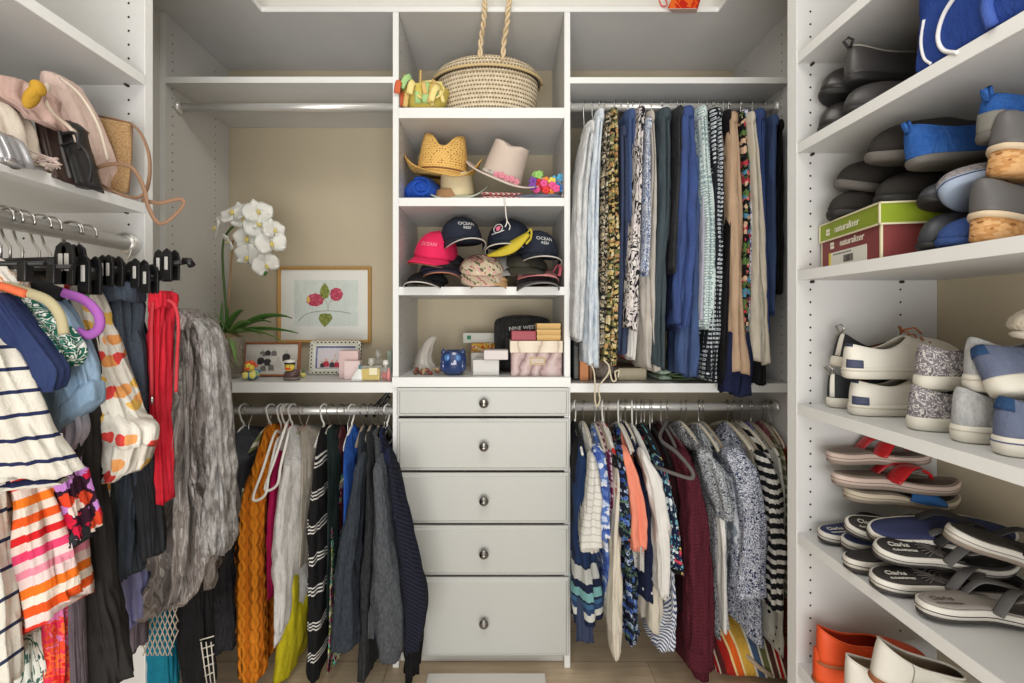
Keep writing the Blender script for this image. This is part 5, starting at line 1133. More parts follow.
# straw dish with paper ribbons
c = at(424, 92, 1.60); t = thing('ribbon_bowl', 'yellow rimmed straw bowl stuffed with paper ribbons and shapes', 'bowl', (c.x, 1.62, Z1)); t.scale = (1.18, 1.1, 1.35)
mb = MB(); mb.lathe([(0, .004), (.040, .004), (.064, .030), (.074, .062), (.070, .062), (.058, .03), (0, .018)], (0, 0, 0), 28, 1, .8); mb.build('bowl', solid('yellow_straw', (206, 186, 88), .8, var=16, vs=60), t, local=True)
RB = [solid('ribbon_yellow', (232, 214, 140), .7), solid('ribbon_green', (164, 204, 136), .7), solid('ribbon_orange', (206, 100, 60), .7), solid('ribbon_tan', (214, 180, 110), .7)]
r = random.Random(8)
for k in range(22):
    m = RB[(0, 0, 3, 1, 1, 2, 0, 3)[k % 8]]
    if (k % 8) == 5: x0 = r.uniform(-.065, -.04)
    else: x0 = r.uniform(-.045, .05)
    p0 = Vector((x0, r.uniform(-.055, .0), r.uniform(.055, .085))); d = Vector((r.uniform(-.03, .03), -r.uniform(.0, .02), -r.uniform(.02, .055)))
    w = r.uniform(.005, .011); mb = MB(); mb.tube([p0, p0+d*.5+Vector((0, -.008, .006)), p0+d], w, 8, flat=.18, n=4, up=(0, 1, .2)); mb.build('ribbon', m, t, local=True)
MB().ell((.018, -.03, .055), (.038, .028, .012), 20, 8, (.7, .2, 0)).build('straw_disc', solid('brown_straw', (172, 122, 76), .9, bump=.8, bs=90), t, local=True)
MB().tube([(.018+.043*math.cos(2*PI*k/32), -.038+.018*math.sin(2*PI*k/32), .052+.030*math.sin(2*PI*k/32)) for k in range(33)], .0032, 6).build('rim', RB[0], t, local=True)
MB().tube([(-.014, 0, .06), (-.013, 0, .120)], .0035, 6).build('stick', RB[3], t, local=True)
MB().tube([(-.055, -.01, .05), (-.062, -.01, .105)], .006, 6, flat=.3).build('ribbon', RB[3], t, local=True)
# hats
def hatbody(par, cw, cd, ch, R, roll, mat, top=.86, pinch=.03, dent=.0, brimmat=None, brimn=48, wav=0, edge=None, thick=.003):
    n = 48; rings = []
    for i in range(9):
        s = i/8; k = lerp(1, top, s**1.5); rings.append([(cw*k*math.cos(2*PI*j/n), cd*k*math.sin(2*PI*j/n), ch*s) for j in range(n)])
    for s in (.95, .8, .55, .3, .05): rings.append([(cw*top*s*math.cos(2*PI*j/n), cd*top*s*math.sin(2*PI*j/n), ch+.012*(1-s)) for j in range(n)])
    def f(p):
        x, y, z = p; w = max(0, (z/ch-.45)/.55) if ch else 0; w = min(1, w)
        z2 = z-pinch*w*w*math.exp(-(x/(cw*.33))**2)*(1 if y < cd*.5 else .8); y2 = y+dent*w*math.exp(-((abs(x)-cw*.5)/(cw*.3))**2)*(1 if y < 0 else 0)
        return (x, y2, z2)
    rings = [[f(p) for p in rr] for rr in rings]
    o = MB().loft(rings, True).build('crown', mat, par, local=True)
    rr = []
    for i in range(9):
        s = i/8; r_ = []
        for j in range(n):
            a = 2*PI*j/n; ex = lerp(cw, R, s); ey = lerp(cd, R*.92, s)
            x = ex*math.cos(a); y = ey*math.sin(a); r_.append((x, y, roll*s*s*(abs(math.cos(a))**3)*1.0-roll*.25*s*(math.sin(a)**2)+wav*s*math.sin(3*a+1)))
        rr.append(r_)
    b = MB().loft(rr, False).build('brim', brimmat or mat, par, local=True, solid=thick)
    if edge: MB().tube(rr[-1]+[rr[-1][0]], thick*.9, 6).build('brim_edge', edge, par, local=True)
    return o
STR = NT('golden_straw', .7, .3); _v = STR.n('ShaderNodeTexBrick', {'offset': .5}, Vector=STR.scaled((1, 1, 1), None, (0, 0, 0), (PI/2, 0, 0)), Scale=1.0, Mortar_Size=.0022, Brick_Width=.011, Row_Height=.008, Color1=lin((214, 166, 86)), Color2=lin((198, 148, 70)), Mortar=lin((226, 184, 108)))
_z = STR.n('ShaderNodeSeparateXYZ', Vector=STR.co).outputs[2]; _d = STR.vor(110, .3); _h = STR.math('MULTIPLY', STR.math('LESS_THAN', _d.outputs['Distance'], .26), STR.math('GREATER_THAN', _z, .025))
STR.col(STR.mix(_h, _v.outputs[0], (122, 80, 34))); STR.bump(STR.math('SUBTRACT', STR.noise(150, 2).outputs[0], _h), .7, .003); STR = STR.mat
HG = 'hats on the second cubby shelf'
c = at(438, 173, 1.64); t = thing('cowboy_hat', 'golden straw cowboy hat with rolled brim on the blue bundle', 'hat', (c.x+.012, 1.675, c.z), (math.radians(8), math.radians(4), math.radians(4)), HG); t.scale = (1.08, 1, 1.03)
hatbody(t, .086, .10, .138, .132, .066, STR, top=.80, pinch=.056, dent=.03, wav=.008)
MB().tube([(.084*math.cos(2*PI*k/40), .099*math.sin(2*PI*k/40), .012) for k in range(41)], .0035, 6).build('hat_band', solid('brown_cord', (128, 84, 46), .7), t, local=True)
FELT = solid('pinkish_felt', (202, 186, 174), .9, var=6, vs=20, bump=.3, bs=150)
c = at(500, 180, 1.62); t = thing('fedora', 'pale pink felt top hat leaning right with a floral band', 'hat', (c.x+.004, 1.655, c.z+.012), (math.radians(16), math.radians(20), 0), HG)
hatbody(t, .074, .082, .125, .138, .022, FELT, top=.86, pinch=.014, wav=.003, edge=solid('felt_edge', (214, 200, 190), .9))
mb = MB(); mb.loft([[(.0755*math.cos(2*PI*j/40), .0835*math.sin(2*PI*j/40), z) for j in range(40)] for z in (.004, .018)], False); mb.build('hat_band', fab('lace_band', 'floral', (196, 188, 180), [(150, 140, 136), (222, 216, 210), (206, 160, 170)], 90, .4), t, local=True, solid=.0015)
def floret(par, c, r, m, n=5, nm='flower'):
    mb = MB()
    for k in range(n):
        a = 2*PI*k/n+c[0]*90; mb.ell((c[0]+r*.55*math.cos(a), c[1]-r*.1, c[2]+r*.55*math.sin(a)), (r*.5, r*.22, r*.5), 8, 6)
    mb.ell((c[0], c[1]-r*.3, c[2]), (r*.25, r*.2, r*.25), 6, 5)
    return mb.build(nm, m, par, local=True)
PKFL = solid('pink_silk_flower', (218, 140, 156), .7)
for k in range(5): floret(t, (.0-.0+.018*k-.012, -.086+.004*abs(k-1), .010+.004*(k % 2)), .012, PKFL)
c = at(456, 190, 1.60); CRS = solid('cream_straw', (214, 198, 160), .8, var=10, vs=50, bump=.5, bs=160)
t = thing('sun_hat', 'cream straw sun hat with a pale mint brim under the fedora', 'hat', (at(457, 0, 1.66).x, 1.69, Z2+.040), (math.radians(16), math.radians(-3), 0), HG)
hatbody(t, .064, .075, .085, .115, .03, CRS, pinch=.01, brimmat=solid('mint_brim', (196, 206, 190), .7), edge=solid('mint_brim', (196, 206, 190), .7))
t = thing('sun_hat', 'brown felt hat lying flat at the bottom of the hat pile', 'hat', (at(448, 0, 1.64).x, 1.665, Z2+.002), (math.radians(2), 0, 0), HG)
hatbody(t, .055, .06, .048, .085, -.01, solid('brown_felt', (166, 128, 92), .9, var=8), pinch=.0)
# rolled blue cloth
BLU = fab('cobalt_nylon', 'plain', (28, 84, 190), 10, rough=.55, spec=.4, st=.6)
c = at(421, 182, 1.62); t = thing('rolled_jacket', 'bright cobalt blue jacket rolled into a bundle', 'jacket', (c.x, 1.63, Z2))
mb = MB(); mb.ell((0, .05, .052), (.068, .075, .052), 40, 20, fn=lambda q: q*(1+.10*math.sin(q.x*60+q.z*40)*.5+.06*nz(q.x*30, q.y*30, q.z*30))); mb.build('body', BLU, t, local=True)
sp_ = [(.008*(i/6)**.9*math.cos(i*.42)+.0, -.020-.004+.0016*abs(i-20)*.3, .052+.007*(i/6)**.9*math.sin(i*.42)) for i in range(36)]
MB().tube(sp_, .006, 7, flat=.8).build('rolled_edge', BLU, t, local=True)
# lei
t = thing('flower_lei', 'rainbow coloured flower lei heaped beside the fedora', 'garland', (at(546, 0, 1.62).x, 1.63, Z2), group=None)
LC = [(150, 200, 110), (120, 70, 160), (226, 60, 60), (240, 150, 60), (90, 170, 210), (232, 90, 150), (230, 214, 90), (60, 130, 200)]
LP = [(-.035, .105, 0), (-.02, .108, 0), (-.028, .093, 0), (-.048, .072, 1), (-.040, .060, 1), (-.024, .075, 2), (-.022, .058, 2), (-.008, .066, 5), (.000, .080, 3), (.004, .060, 3), (.006, .045, 2), (-.002, .040, 2), (.014, .050, 2), (.022, .075, 6), (.030, .086, 4), (.042, .078, 4), (.050, .066, 4), (.040, .060, 7), (.054, .050, 7), (.022, .058, 5), (-.05, .052, 1), (.034, .044, 5), (-.034, .046, 5), (.016, .034, 3), (.052, .088, 4)]
r = random.Random(2)
for x, z, k in LP: floret(t, (x, r.uniform(-.03, .02), z), .0145, solid('lei_%d' % k, LC[k], .7))
mb = MB(); mb.tube([(-.05, .0, .05), (-.02, .01, .09), (.02, .01, .08), (.05, .01, .08), (.06, -.02, .03), (.05, -.04, .01)], .003, 6, n=6); mb.build('string', solid('lei_string', (220, 216, 210), .8), t, local=True)
CB = 'folded cloths on the hat shelf'
def folded(label, u0, u1, v0, D, mat, depth=.14, grp=CB, base=None, name='folded_cloth', cat='cloth', amp=.004, layers=2):
    a, b = at(u0, v0, D), at(u1, v0, D); z0 = base if base is not None else Z2; H = a.z-z0
    t = thing(name, label, cat, ((a.x+b.x)/2, D+depth/2, z0), group=grp)
    for k in range(layers):
        h0, h1 = z0+H*k/layers, z0+H*(k+.96)/layers; mb = MB(); R = []
        N = 14
        for i in range(N+1):
            s = i/N; x = lerp(a.x, b.x, s); e = math.sin(PI*min(1, max(0, s)))**.25 if 0 < s < 1 else .25; zc = (h0+h1)/2+amp*nz(x*30, k*3, 1); hh = (h1-h0)/2*e
            R.append([(x, lerp(D, D+depth, .5+.5*sp(math.cos(2*PI*j/16), .5)), zc+hh*sp(math.sin(2*PI*j/16), .8)) for j in range(16)])
        mb.loft(R); mb.build('fold', mat, t)
    return t
folded('red and white striped cloth folded under the fedora', 481, 522, 191, 1.575, fab('red_white_ticking', 'stripe', [(.005, (186, 96, 96)), (.004, (222, 206, 200))], (.5, .5, 1), .001), layers=2)
folded('grey blue cloth folded beneath the rainbow lei', 516, 562, 192, 1.58, fab('grey_blue_cloth', 'plain', (106, 110, 130), 14), layers=1)
t = thing('white_cord', 'white cord dangling over the shelf edge above the navy beret', 'cord', tuple(at(506, 226, 1.55)))
MB().tube([at(504, 197, 1.553), at(505, 203, 1.548), at(506, 215, 1.55), at(507, 222, 1.55), at(505, 227, 1.55)], .0022, 6, n=6).build('cord', solid('white_string', (224, 220, 212), .8), t)
MB().tube([at(507, 221, 1.55), at(510, 226, 1.552), at(509, 230, 1.552)], .0018, 6, n=5).build('cord_end', solid('white_string', (224, 220, 212), .8), t)
# caps
CG = 'caps on the third cubby shelf'
def cap(label, mat, u, v, D, rot, brimm=None, s=1.0, piping=None, text=None, under=None, zmin=True, dome=1.0, brimL=.068, name='baseball_cap', seam=None, brimdrop=1.0):
    c = at(u, v, D); t = thing(name, label, 'cap', (c.x, c.y, max(c.z, Z3+.002)), tuple(math.radians(x) for x in rot), CG)
    W, L, H = .076*s, .088*s, .095*s*dome; n = 40; rings = []
    for i in range(11):
        a = PI/2*i/10; k = math.cos(a)**.85 if i < 10 else .02; z = H*math.sin(a)
        rings.append([((W*k)*math.cos(2*PI*j/n), (L*k)*math.sin(2*PI*j/n)-.012*s*math.sin(a)*(-1), z*(1-.0*k)) for j in range(n)])
    MB().loft(rings, True).build('crown', mat, t, local=True)
    for k in range(3):
        a0 = PI*k/3+PI/6*0; pts = []
        for i in range(21):
            a = PI*i/20; kx = abs(math.cos(a))**.85*math.copysign(1, math.cos(a)); pts.append((W*1.005*kx*math.cos(a0+PI/2), L*1.005*kx*math.sin(a0+PI/2)+.012*s*math.sin(a), H*1.006*math.sin(a)))
        MB().tube(pts, .0011, 5).build('seam', seam or mat, t, local=True)
    MB().ell((0, .012*s, H), (.006*s, .006*s, .004*s), 10, 6).build('button', mat, t, local=True)
    N, Mr = 16, 5; vs = []; fs = []; rim = []
    for i in range(N+1):
        a = math.radians(-158+136*i/N); q = (i/N)*2-1
        for j in range(Mr+1):
            r_ = j/Mr; k = 1+r_*(brimL*s/L)*(1-abs(q)**3)
            x = W*math.cos(a)*(1+r_*.10*(1-q*q)); y = L*math.sin(a)-r_*brimL*s*(1-abs(q)**2.6)
            vs.append((x, y, .004-.022*s*brimdrop*q*q*(.4+.6*r_)-.012*r_*s*brimdrop))
        rim.append(vs[-1])
    for i in range(N):
        for j in range(Mr): b0 = i*(Mr+1)+j; fs.append((b0, b0+Mr+1, b0+Mr+2, b0+1))
    o = MB().add(vs, fs).build('brim', [brimm or mat, under or brimm or mat], t, local=True, solid=.003, inner=False)
    if under: MB().add([(x, y, z-.0036) for x, y, z in vs], [tuple(reversed(f)) for f in fs]).build('brim_underside', under, o, local=True)
    if piping: MB().tube(rim, .0022, 6).build('brim_piping', piping, o, local=True)
    if text:
        for line, sz, zz, m in text:
            def bend(p, zz=zz):
                x = p.x; z = zz*s+p.y; el = math.asin(min(.95, z/H)); k = math.cos(el)**.85; yy = -math.sqrt(max(0, 1-(x/(W*k))**2))*L*k+.012*s*math.sin(el)
                return Vector((x, yy-.0022-p.z, z))
            textmesh(line, sz, m, t, 'lettering', Matrix.Identity(4), bend=bend, font_scale=1.0)
    return t
TW = solid('thread_white', (222, 222, 220), .8); NV = solid('navy_twill', (30, 36, 52), .85, var=4, vs=30, bump=.2, bs=500); PIPE = solid('piping_cream', (204, 198, 190), .7)
BK = solid('black_twill', (30, 30, 33), .85, var=4, bump=.2, bs=500)
cap('hot pink baseball cap at the left of the cap pile', solid('hot_pink_twill', (222, 34, 88), .85, var=8, bump=.2, bs=400), 436, 258, 1.665, (10, 8, -16), s=1.0, text=[('OCEAN', .017, .052, solid('thread_pink', (240, 150, 170), .8))], under=solid('tan_under', (190, 150, 112), .8), piping=None)
cap('navy cap lettered OCEAN on top of the pile at left', NV, 461, 243, 1.655, (0, 0, 22), piping=PIPE, text=[('OCEAN', .017, .058, TW), ('REEF', .014, .042, TW)])
cap('navy cap lettered OCEAN at the right end of the pile', NV, 537, 257, 1.655, (4, 6, 14), piping=PIPE, text=[('OCEAN', .017, .060, TW), ('REEF', .014, .044, TW)])
t = cap('navy flat cap with a pink and white round emblem', NV, 510, 245, 1.69, (4, -8, -24), dome=.92, s=1.08, brimL=.04, piping=PIPE)
mb = MB(); mb.M = Matrix.Translation((0, -.0905, .052)) @ Matrix.Rotation(math.radians(-24), 4, 'X')
mb.tube([(.017*math.cos(2*PI*k/24), 0, .017*math.sin(2*PI*k/24)) for k in range(25)], .0016, 5); mb.tube([(-.024, -.001, -.020), (.024, -.001, -.014)], .0018, 5); mb.build('emblem_ring', TW, t, local=True)
mb = MB(); mb.M = Matrix.Translation((0, -.0915, .052)) @ Matrix.Rotation(math.radians(-24), 4, 'X'); mb.ell((0, 0, 0), (.009, .002, .010), 12, 8); mb.tube([(-.012, 0, .008), (0, 0, 0), (.012, 0, .009)], .0018, 5); mb.build('emblem', solid('thread_pink2', (220, 110, 140), .8), t, local=True)
YV = solid('yellow_visor_cloth', (196, 176, 46), .7, var=10)
t = thing('sun_visor', 'yellow visor tucked diagonally under the navy flat cap', 'cap', tuple(at(508, 252, 1.60)), group=CG)
mb = MB(); N = 14
R0 = [at(487, 256, 1.585), at(500, 249, 1.575), at(514, 240, 1.575), at(527, 233, 1.59)]; R1 = [at(488, 257, 1.57), at(504, 256, 1.545), at(518, 250, 1.545), at(530, 236, 1.57)]
a_, b_ = catmull(R0, 5), catmull(R1, 5); mb.loft([a_, [p.lerp(q, .5)+Vector((0, 0, .004)) for p, q in zip(a_, b_)], b_], False, False); mb.build('brim', YV, t, solid=.004)
MB().tube([at(527, 233, 1.575), at(531, 229, 1.575), at(531, 238, 1.57), at(526, 244, 1.56)], .0045, 8, n=6, flat=.5).build('strap', YV, t)
FLC = fab('beige_floral_cap', 'floral', (206, 190, 162), [(176, 110, 110), (98, 100, 70), (214, 160, 160), (216, 204, 180)], 90, .38)
t = cap('beige floral bucket cap in the centre of the pile', FLC, 482, 270, 1.625, (22, 0, 4), dome=.48, s=1.06, brimL=.06, piping=solid('pinkish_piping', (206, 170, 160), .7))
cap('tan cap with a broad peak at the bottom centre', solid('tan_twill', (200, 162, 112), .85, var=6), 489, 281, 1.62, (6, 0, 0), dome=.35, brimL=.05, s=.92, brimdrop=1.2)
cap('black cap with a thin white piped peak at bottom left', BK, 428, 283, 1.63, (0, 0, -8), dome=.45, piping=PIPE, s=.95)
cap('charcoal cap with a violet lined peak in the left stack', solid('charcoal_violet', (58, 56, 76), .8), 441, 273, 1.66, (2, 2, 10), dome=.5, s=1.02, piping=solid('orange_piping', (170, 110, 80), .7))
cap('black cap wedged under the hot pink one', BK, 446, 266, 1.70, (4, 0, -10), dome=.5, s=1.0)
cap('dark olive cap with its plain peak, below the right navy cap', solid('olive_twill', (60, 58, 48), .85, var=4), 525, 268, 1.66, (8, 4, 10), dome=.5, s=1.1, brimdrop=1.4, brimL=.075)
t = cap('pink visor with a loose strap at the right of the pile', solid('salmon_twill', (212, 138, 140), .8), 535, 275, 1.64, (4, 3, 8), dome=.22, s=1.02, brimdrop=.9)
MB().tube([(.060, -.02, .012), (.074, -.03, .040), (.078, -.05, .030), (.070, -.07, .0)], .006, 8, n=5, flat=.4).build('strap', solid('pink_strap', (214, 100, 116), .7), t, local=True)
cap('dark grey cap lying lowest at bottom right', solid('dark_grey_twill', (66, 64, 68), .85), 535, 284, 1.62, (0, 0, 6), dome=.25, s=1.05, piping=solid('grey_piping', (130, 126, 126), .7))
cap('light grey cap side showing between floral and olive caps', solid('light_grey_twill', (142, 140, 138), .85), 503, 270, 1.68, (10, 0, 30), dome=.6, s=.9)
# bottom cubby
t = thing('plastic_bag', 'clear plastic bag of brown potpourri leaning in the corner', 'bag', (at(424, 0, 1.66).x, 1.68, Z4))
FILM = clear('plastic_film', (214, 208, 200), .45)
mb = MB(); drape_w(mb, px([(336, 430, 437, 1.69, .008), (345, 422, 434, 1.68, .015), (360, 416, 432, 1.66, .03), (374, 413, 441, 1.63, .045)], 1.66), .006, 5, 3., 30, .006); mb.build('film', FILM, t, )
for k in range(34):
    r = random.Random(k+40); p = Vector((at(r.uniform(414, 440), 0, 1.62).x, 1.60+r.random()*.05, Z4+.005+r.random()*.014)); m = [solid('petal_brown', (116, 84, 62), .9), solid('petal_tan', (176, 150, 118), .9), solid('petal_red', (126, 66, 58), .9)][k % 3]
    MB().ell(p, (.008, .006, .005), 8, 5, (r.random()*3, r.random()*3, 0)).build('potpourri_piece', m, t)
BG = solid('cobalt_glass', (26, 52, 104), .12, spec=.8, coat=.5, var=14, vs=30)
c = at(453.5, 0, 1.62); t = thing('owl_jar', 'cobalt blue glass owl shaped jar with pointed ears', 'jar', (c.x, 1.62, Z4))
MB().lathe([(0, .002), (.030, .002), (.040, .014), (.048, .04), (.047, .064), (.038, .082), (.030, .088), (.026, .083), (.020, .086), (0, .086)], (0, 0, 0), 30, 1, .8).build('body', BG, t, local=True)
for s_ in (-1, 1):
    MB().lathe([(.012, 0), (.010, .008), (.002, .018), (0, .018)], (s_*.034, -.005, .076), 12).build('ear', BG, t, local=True); MB().ell((s_*.017, -.030, .062), (.013, .008, .013), 14, 8).build('eye', solid('blue_glass_light', (70, 120, 180), .15, coat=.5), t, local=True)
    MB().ell((s_*.034, -.016, .034), (.012, .016, .024), 14, 8).build('wing', BG, t, local=True)
MB().ell((0, -.037, .052), (.005, .006, .008), 10, 6).build('beak', BG, t, local=True)
CRT = solid('white_carton', (208, 206, 202), .6)
BXG = 'small white boxes in the bottom cubby'
t = boxthing('gift_box', 'white carton lying lowest beside the owl jar', 'box', CRT, 473, 499, 360, 371.5, 1.60, .09, BXG, base=Z4)
t = boxthing('gift_box', 'flat white carton laid across the other white boxes', 'box', solid('pinkish_white_carton', (216, 208, 206), .6), 484, 508, 350.5, 359, 1.59, .08, BXG, base=at(0, 359.5, 1.60).z)
t = boxthing('gift_box', 'pale carton behind the lowest white one', 'box', solid('grey_carton', (190, 186, 180), .6), 471, 490, 353, 371, 1.70, .06, BXG, base=Z4)
t = boxthing('paper_parcel', 'long white paper parcel on top of colourful fabric', 'parcel', solid('white_paper', (212, 212, 204), .7), 463, 499, 333, 341, 1.80, .05, None, base=at(0, 343, 1.80).z)
MB().box(at(468, 339, 1.799)-Vector((.004, 0, .002)), at(470, 336, 1.7985)+Vector((.004, 0, .002))).build('sticker', solid('green_sticker', (50, 130, 90), .6), t, smooth=False)
t = boxthing('fabric_bundle', 'yellow and red patterned fabric under the white parcel', 'cloth', fab('yellow_red_fabric', 'blotch', [(220, 190, 50), (190, 70, 50), (214, 180, 70), (224, 216, 190), (196, 60, 60)], 60), 471, 498, 343, 360, 1.77, .08, None, base=Z4, bevel=.008)
BKB = fab('black_plastic_bag', 'plain', (26, 27, 26), 5, rough=.35, spec=.6, st=1.0, wr=18)
t = thing('shopping_bag', 'crumpled black plastic shopping bag with white lettering', 'bag', (at(515, 0, 1.74).x, 1.74, Z4))
mb = MB(); drape_w(mb, px([(315, 510, 535, 1.74, .02), (319, 498, 548, 1.72, .03), (332, 497, 552, 1.70, .05), (350, 497, 550, 1.70, .06), (370, 497, 552, 1.70, .06)], 1.70), .005, 7, 8., 70, .006, 4.5, crease=1.8); mb.build('body', BKB, t)
textmesh('NINE WEST', .020, TW, t, 'lettering', Matrix.Translation(at(523, 328, 1.672)-gloc(t)) @ Matrix.Rotation(math.radians(-4), 4, 'Y') @ Matrix.Rotation(PI/2, 4, 'X'))
# marble print storage box
MAR = NT('lilac_marble_paper', .55, .3); _w = MAR.n('ShaderNodeTexWave', Vector=MAR.co, Scale=6.0, Distortion=14.0, Detail=4.0).outputs['Fac']
MAR.col(MAR.ramp(_w, [(0, (138, 112, 112)), (.12, (178, 152, 150)), (.6, (192, 168, 166)), (1, (204, 186, 182))], False)); MAR = MAR.mat
MAR2 = NT('cream_marble_paper', .55, .3); _w = MAR2.n('ShaderNodeTexWave', Vector=MAR2.co, Scale=4.0, Distortion=12.0, Detail=4.0).outputs['Fac']
MAR2.col(MAR2.ramp(_w, [(0, (190, 172, 156)), (.06, (222, 208, 188)), (1, (232, 220, 202))], False)); MAR2 = MAR2.mat
a, b = at(511, 352, 1.585), at(565, 375.5, 1.585); b.x = min(b.x, ix1-.006); Zb = Z4
t = thing('storage_box', 'lilac marble paper storage box with cream lid and brass label holder', 'box', ((a.x+b.x)/2, 1.64, Zb))
ztp = a.z; MB().box((a.x, 1.585, Zb), (b.x, 1.72, ztp)).build('body', MAR, t, smooth=False, bevel=.001)
zl = at(0, 341, 1.58).z; MB().box((a.x-.003, 1.580, ztp-.002), (b.x+.003, 1.725, zl)).build('lid', MAR2, t, smooth=False, bevel=.001)
lc = at(537.5, 361, 1.584); mb = MB()
mb.loft([[(lc.x+sx*(.027-i), y, lc.z+sz*(.014-i)) for sx, sz in ((-1, -1), (1, -1), (1, 1), (-1, 1))] for i, y in ((0, 1.5852), (0, 1.5825), (.004, 1.5825), (.005, 1.5850))], False); mb.build('label_holder', solid('antique_brass', (120, 102, 76), .35, .8), t, smooth=False)
lab = MB().box((lc.x-.023, 1.5843, lc.z-.010), (lc.x+.023, 1.5849, lc.z+.010)).build('label_card', solid('card', (206, 190, 176), .7), t, smooth=False)
t2 = t
zt = zl+.0006
RDB = solid('red_carton', (150, 18, 40), .35)
t = boxthing('gift_box', 'glossy dark red box on the marble storage box', 'box', RDB, 511.5, 536, 331, 340.6, 1.60, .08, None, base=zt)
for k, (v0, v1) in enumerate(((335, 340.6), (329.3, 334.7), (323.5, 329))):
    Dk = 1.60; z0 = zt if k == 0 else zt+k*(at(0, v0, Dk).z-at(0, v1, Dk).z+.0012)
    a_, b_ = at(537, v0, Dk), at(562.5, v1, Dk); b_.x = min(b_.x, ix1-.008)
    t = thing('tan_box', ('tan cardboard jewellery box, lowest of the three stacked', 'tan cardboard jewellery box, middle of the three stacked', 'tan cardboard jewellery box, topmost of the three stacked')[k], 'box', ((a_.x+b_.x)/2, Dk+.04, z0), group='tan boxes on the storage box')
    h = a_.z-b_.z; MB().box((a_.x, Dk, z0), (b_.x, Dk+.08, z0+h*.55)).build('body', solid('tan_card', (206, 168, 104), .6), t, smooth=False, bevel=.001); MB().box((a_.x-.001, Dk-.001, z0+h*.5), (b_.x+.001, Dk+.081, z0+h)).build('lid', solid('tan_card_lid', (216, 180, 118), .6), t, smooth=False, bevel=.001)
# ---------------------------------------------------------------- things on the right bay shelf
ZQ = zv(383.5, FY)+.0006
t = boxthing('binder', 'black ring bound book standing at the left end of the shelf', 'book', solid('black_cover', (30, 30, 32), .5), 573.5, 579, 341, 378, 1.64, .18, base=ZQ)
mb = MB()
for k in range(16): z = ZQ+.012+k*.0072; mb.tube([(at(576, 0, 1.64).x+.007*math.cos(a), 1.637+.006*math.sin(a), z) for a in [i*PI/4 for i in range(9)]], .0011, 5)
mb.build('binding', solid('binding_white', (200, 198, 190), .5), t)
t = boxthing('book', 'tall orange covered book beside the black ring bound one', 'book', solid('orange_cover', (214, 142, 92), .6, var=8), 580, 588.5, 332, 378, 1.63, .19, base=ZQ, part='cover')
t = boxthing('book', 'tan book behind the orange one', 'book', solid('tan_cover', (150, 112, 84), .6), 589.5, 592.5, 336, 376, 1.66, .16, base=ZQ, part='cover')
t = thing('plush_slippers', 'grey brown fluffy bundle behind the drawstrings', 'slippers', (at(603, 0, 1.68).x, 1.68, ZQ))
MB().ell((0, 0, .04), (.04, .05, .045), 30, 16, fn=lambda q: q*(1+.16*nz(q.x*60, q.y*60, q.z*60))).build('body', solid('grey_fur', (132, 120, 110), 1, var=24, vs=60, bump=1, bs=120, bd=.01), t, local=True)
a = at(616, 350, 1.76); b = at(640, 368, 1.76)
t = thing('clutch_bag', 'maroon clutch with a pink edge lying on the cream tray', 'bag', tuple((a+b)/2))
mb = MB(); mb.M = Matrix.Translation((a+b)/2+Vector((0, 0, .0))) @ Matrix.Rotation(math.radians(25), 4, 'Y'); mb.box((-.055, -.06, -.006), (.055, .06, .010)); mb.build('body', solid('maroon_leather', (118, 40, 42), .5), t, bevel=.004, smooth=False)
mb = MB(); mb.M = Matrix.Translation((a+b)/2) @ Matrix.Rotation(math.radians(25), 4, 'Y'); mb.tube([(-.01, -.061, .012), (.03, -.061, -.008)], .002, 6); mb.build('edge_trim', solid('pink_trim', (196, 130, 120), .6), t)
t = boxthing('fabric_tray', 'low cream fabric tray at the middle of the shelf', 'tray', fab('cream_canvas', 'plain', (186, 176, 152), 6), 618, 647, 368, 381, 1.63, .2, base=ZQ, bevel=.006)
folded('green cloth folded flat on the shelf under the blue jeans', 668, 697, 372, 1.62, fab('sage_cloth', 'plain', (112, 128, 96), 10), base=ZQ, grp='folded cloths on the right shelf', layers=3, depth=.2)
folded('mint patterned cloth folded beside the green one', 659, 672, 369, 1.61, fab('mint_cloth', 'heather', (130, 150, 134), (176, 190, 172)), base=ZQ, grp='folded cloths on the right shelf', layers=2, depth=.18)
t = boxthing('yellow_box', 'small mustard yellow box behind the folded green cloth', 'box', solid('mustard_card', (204, 168, 44), .6), 667, 680, 361, 374, 1.80, .06, base=ZQ)
t = thing('drawstring', 'cream drawstrings dangling from the pale blue trousers over the shelf', 'cord', tuple(at(600, 400, 1.46)))
CS = solid('cream_drawstring', (206, 194, 170), .85)
MB().tube([at(591, 364, 1.48), at(594, 372, 1.47), at(595, 385, 1.47), at(595, 400, 1.47), at(597, 406, 1.47), at(600, 399, 1.47), at(598, 388, 1.47), at(602, 382, 1.47), at(608, 374, 1.47), at(609, 366, 1.475), at(604, 360, 1.48)], .0026, 6, n=7).build('cord', CS, t)
MB().tube([at(609, 366, 1.475), at(612, 380, 1.47), at(616, 380, 1.47), at(615, 372, 1.47), at(619, 371, 1.47), at(618, 377, 1.47)], .0026, 6, n=7).build('cord', CS, t)
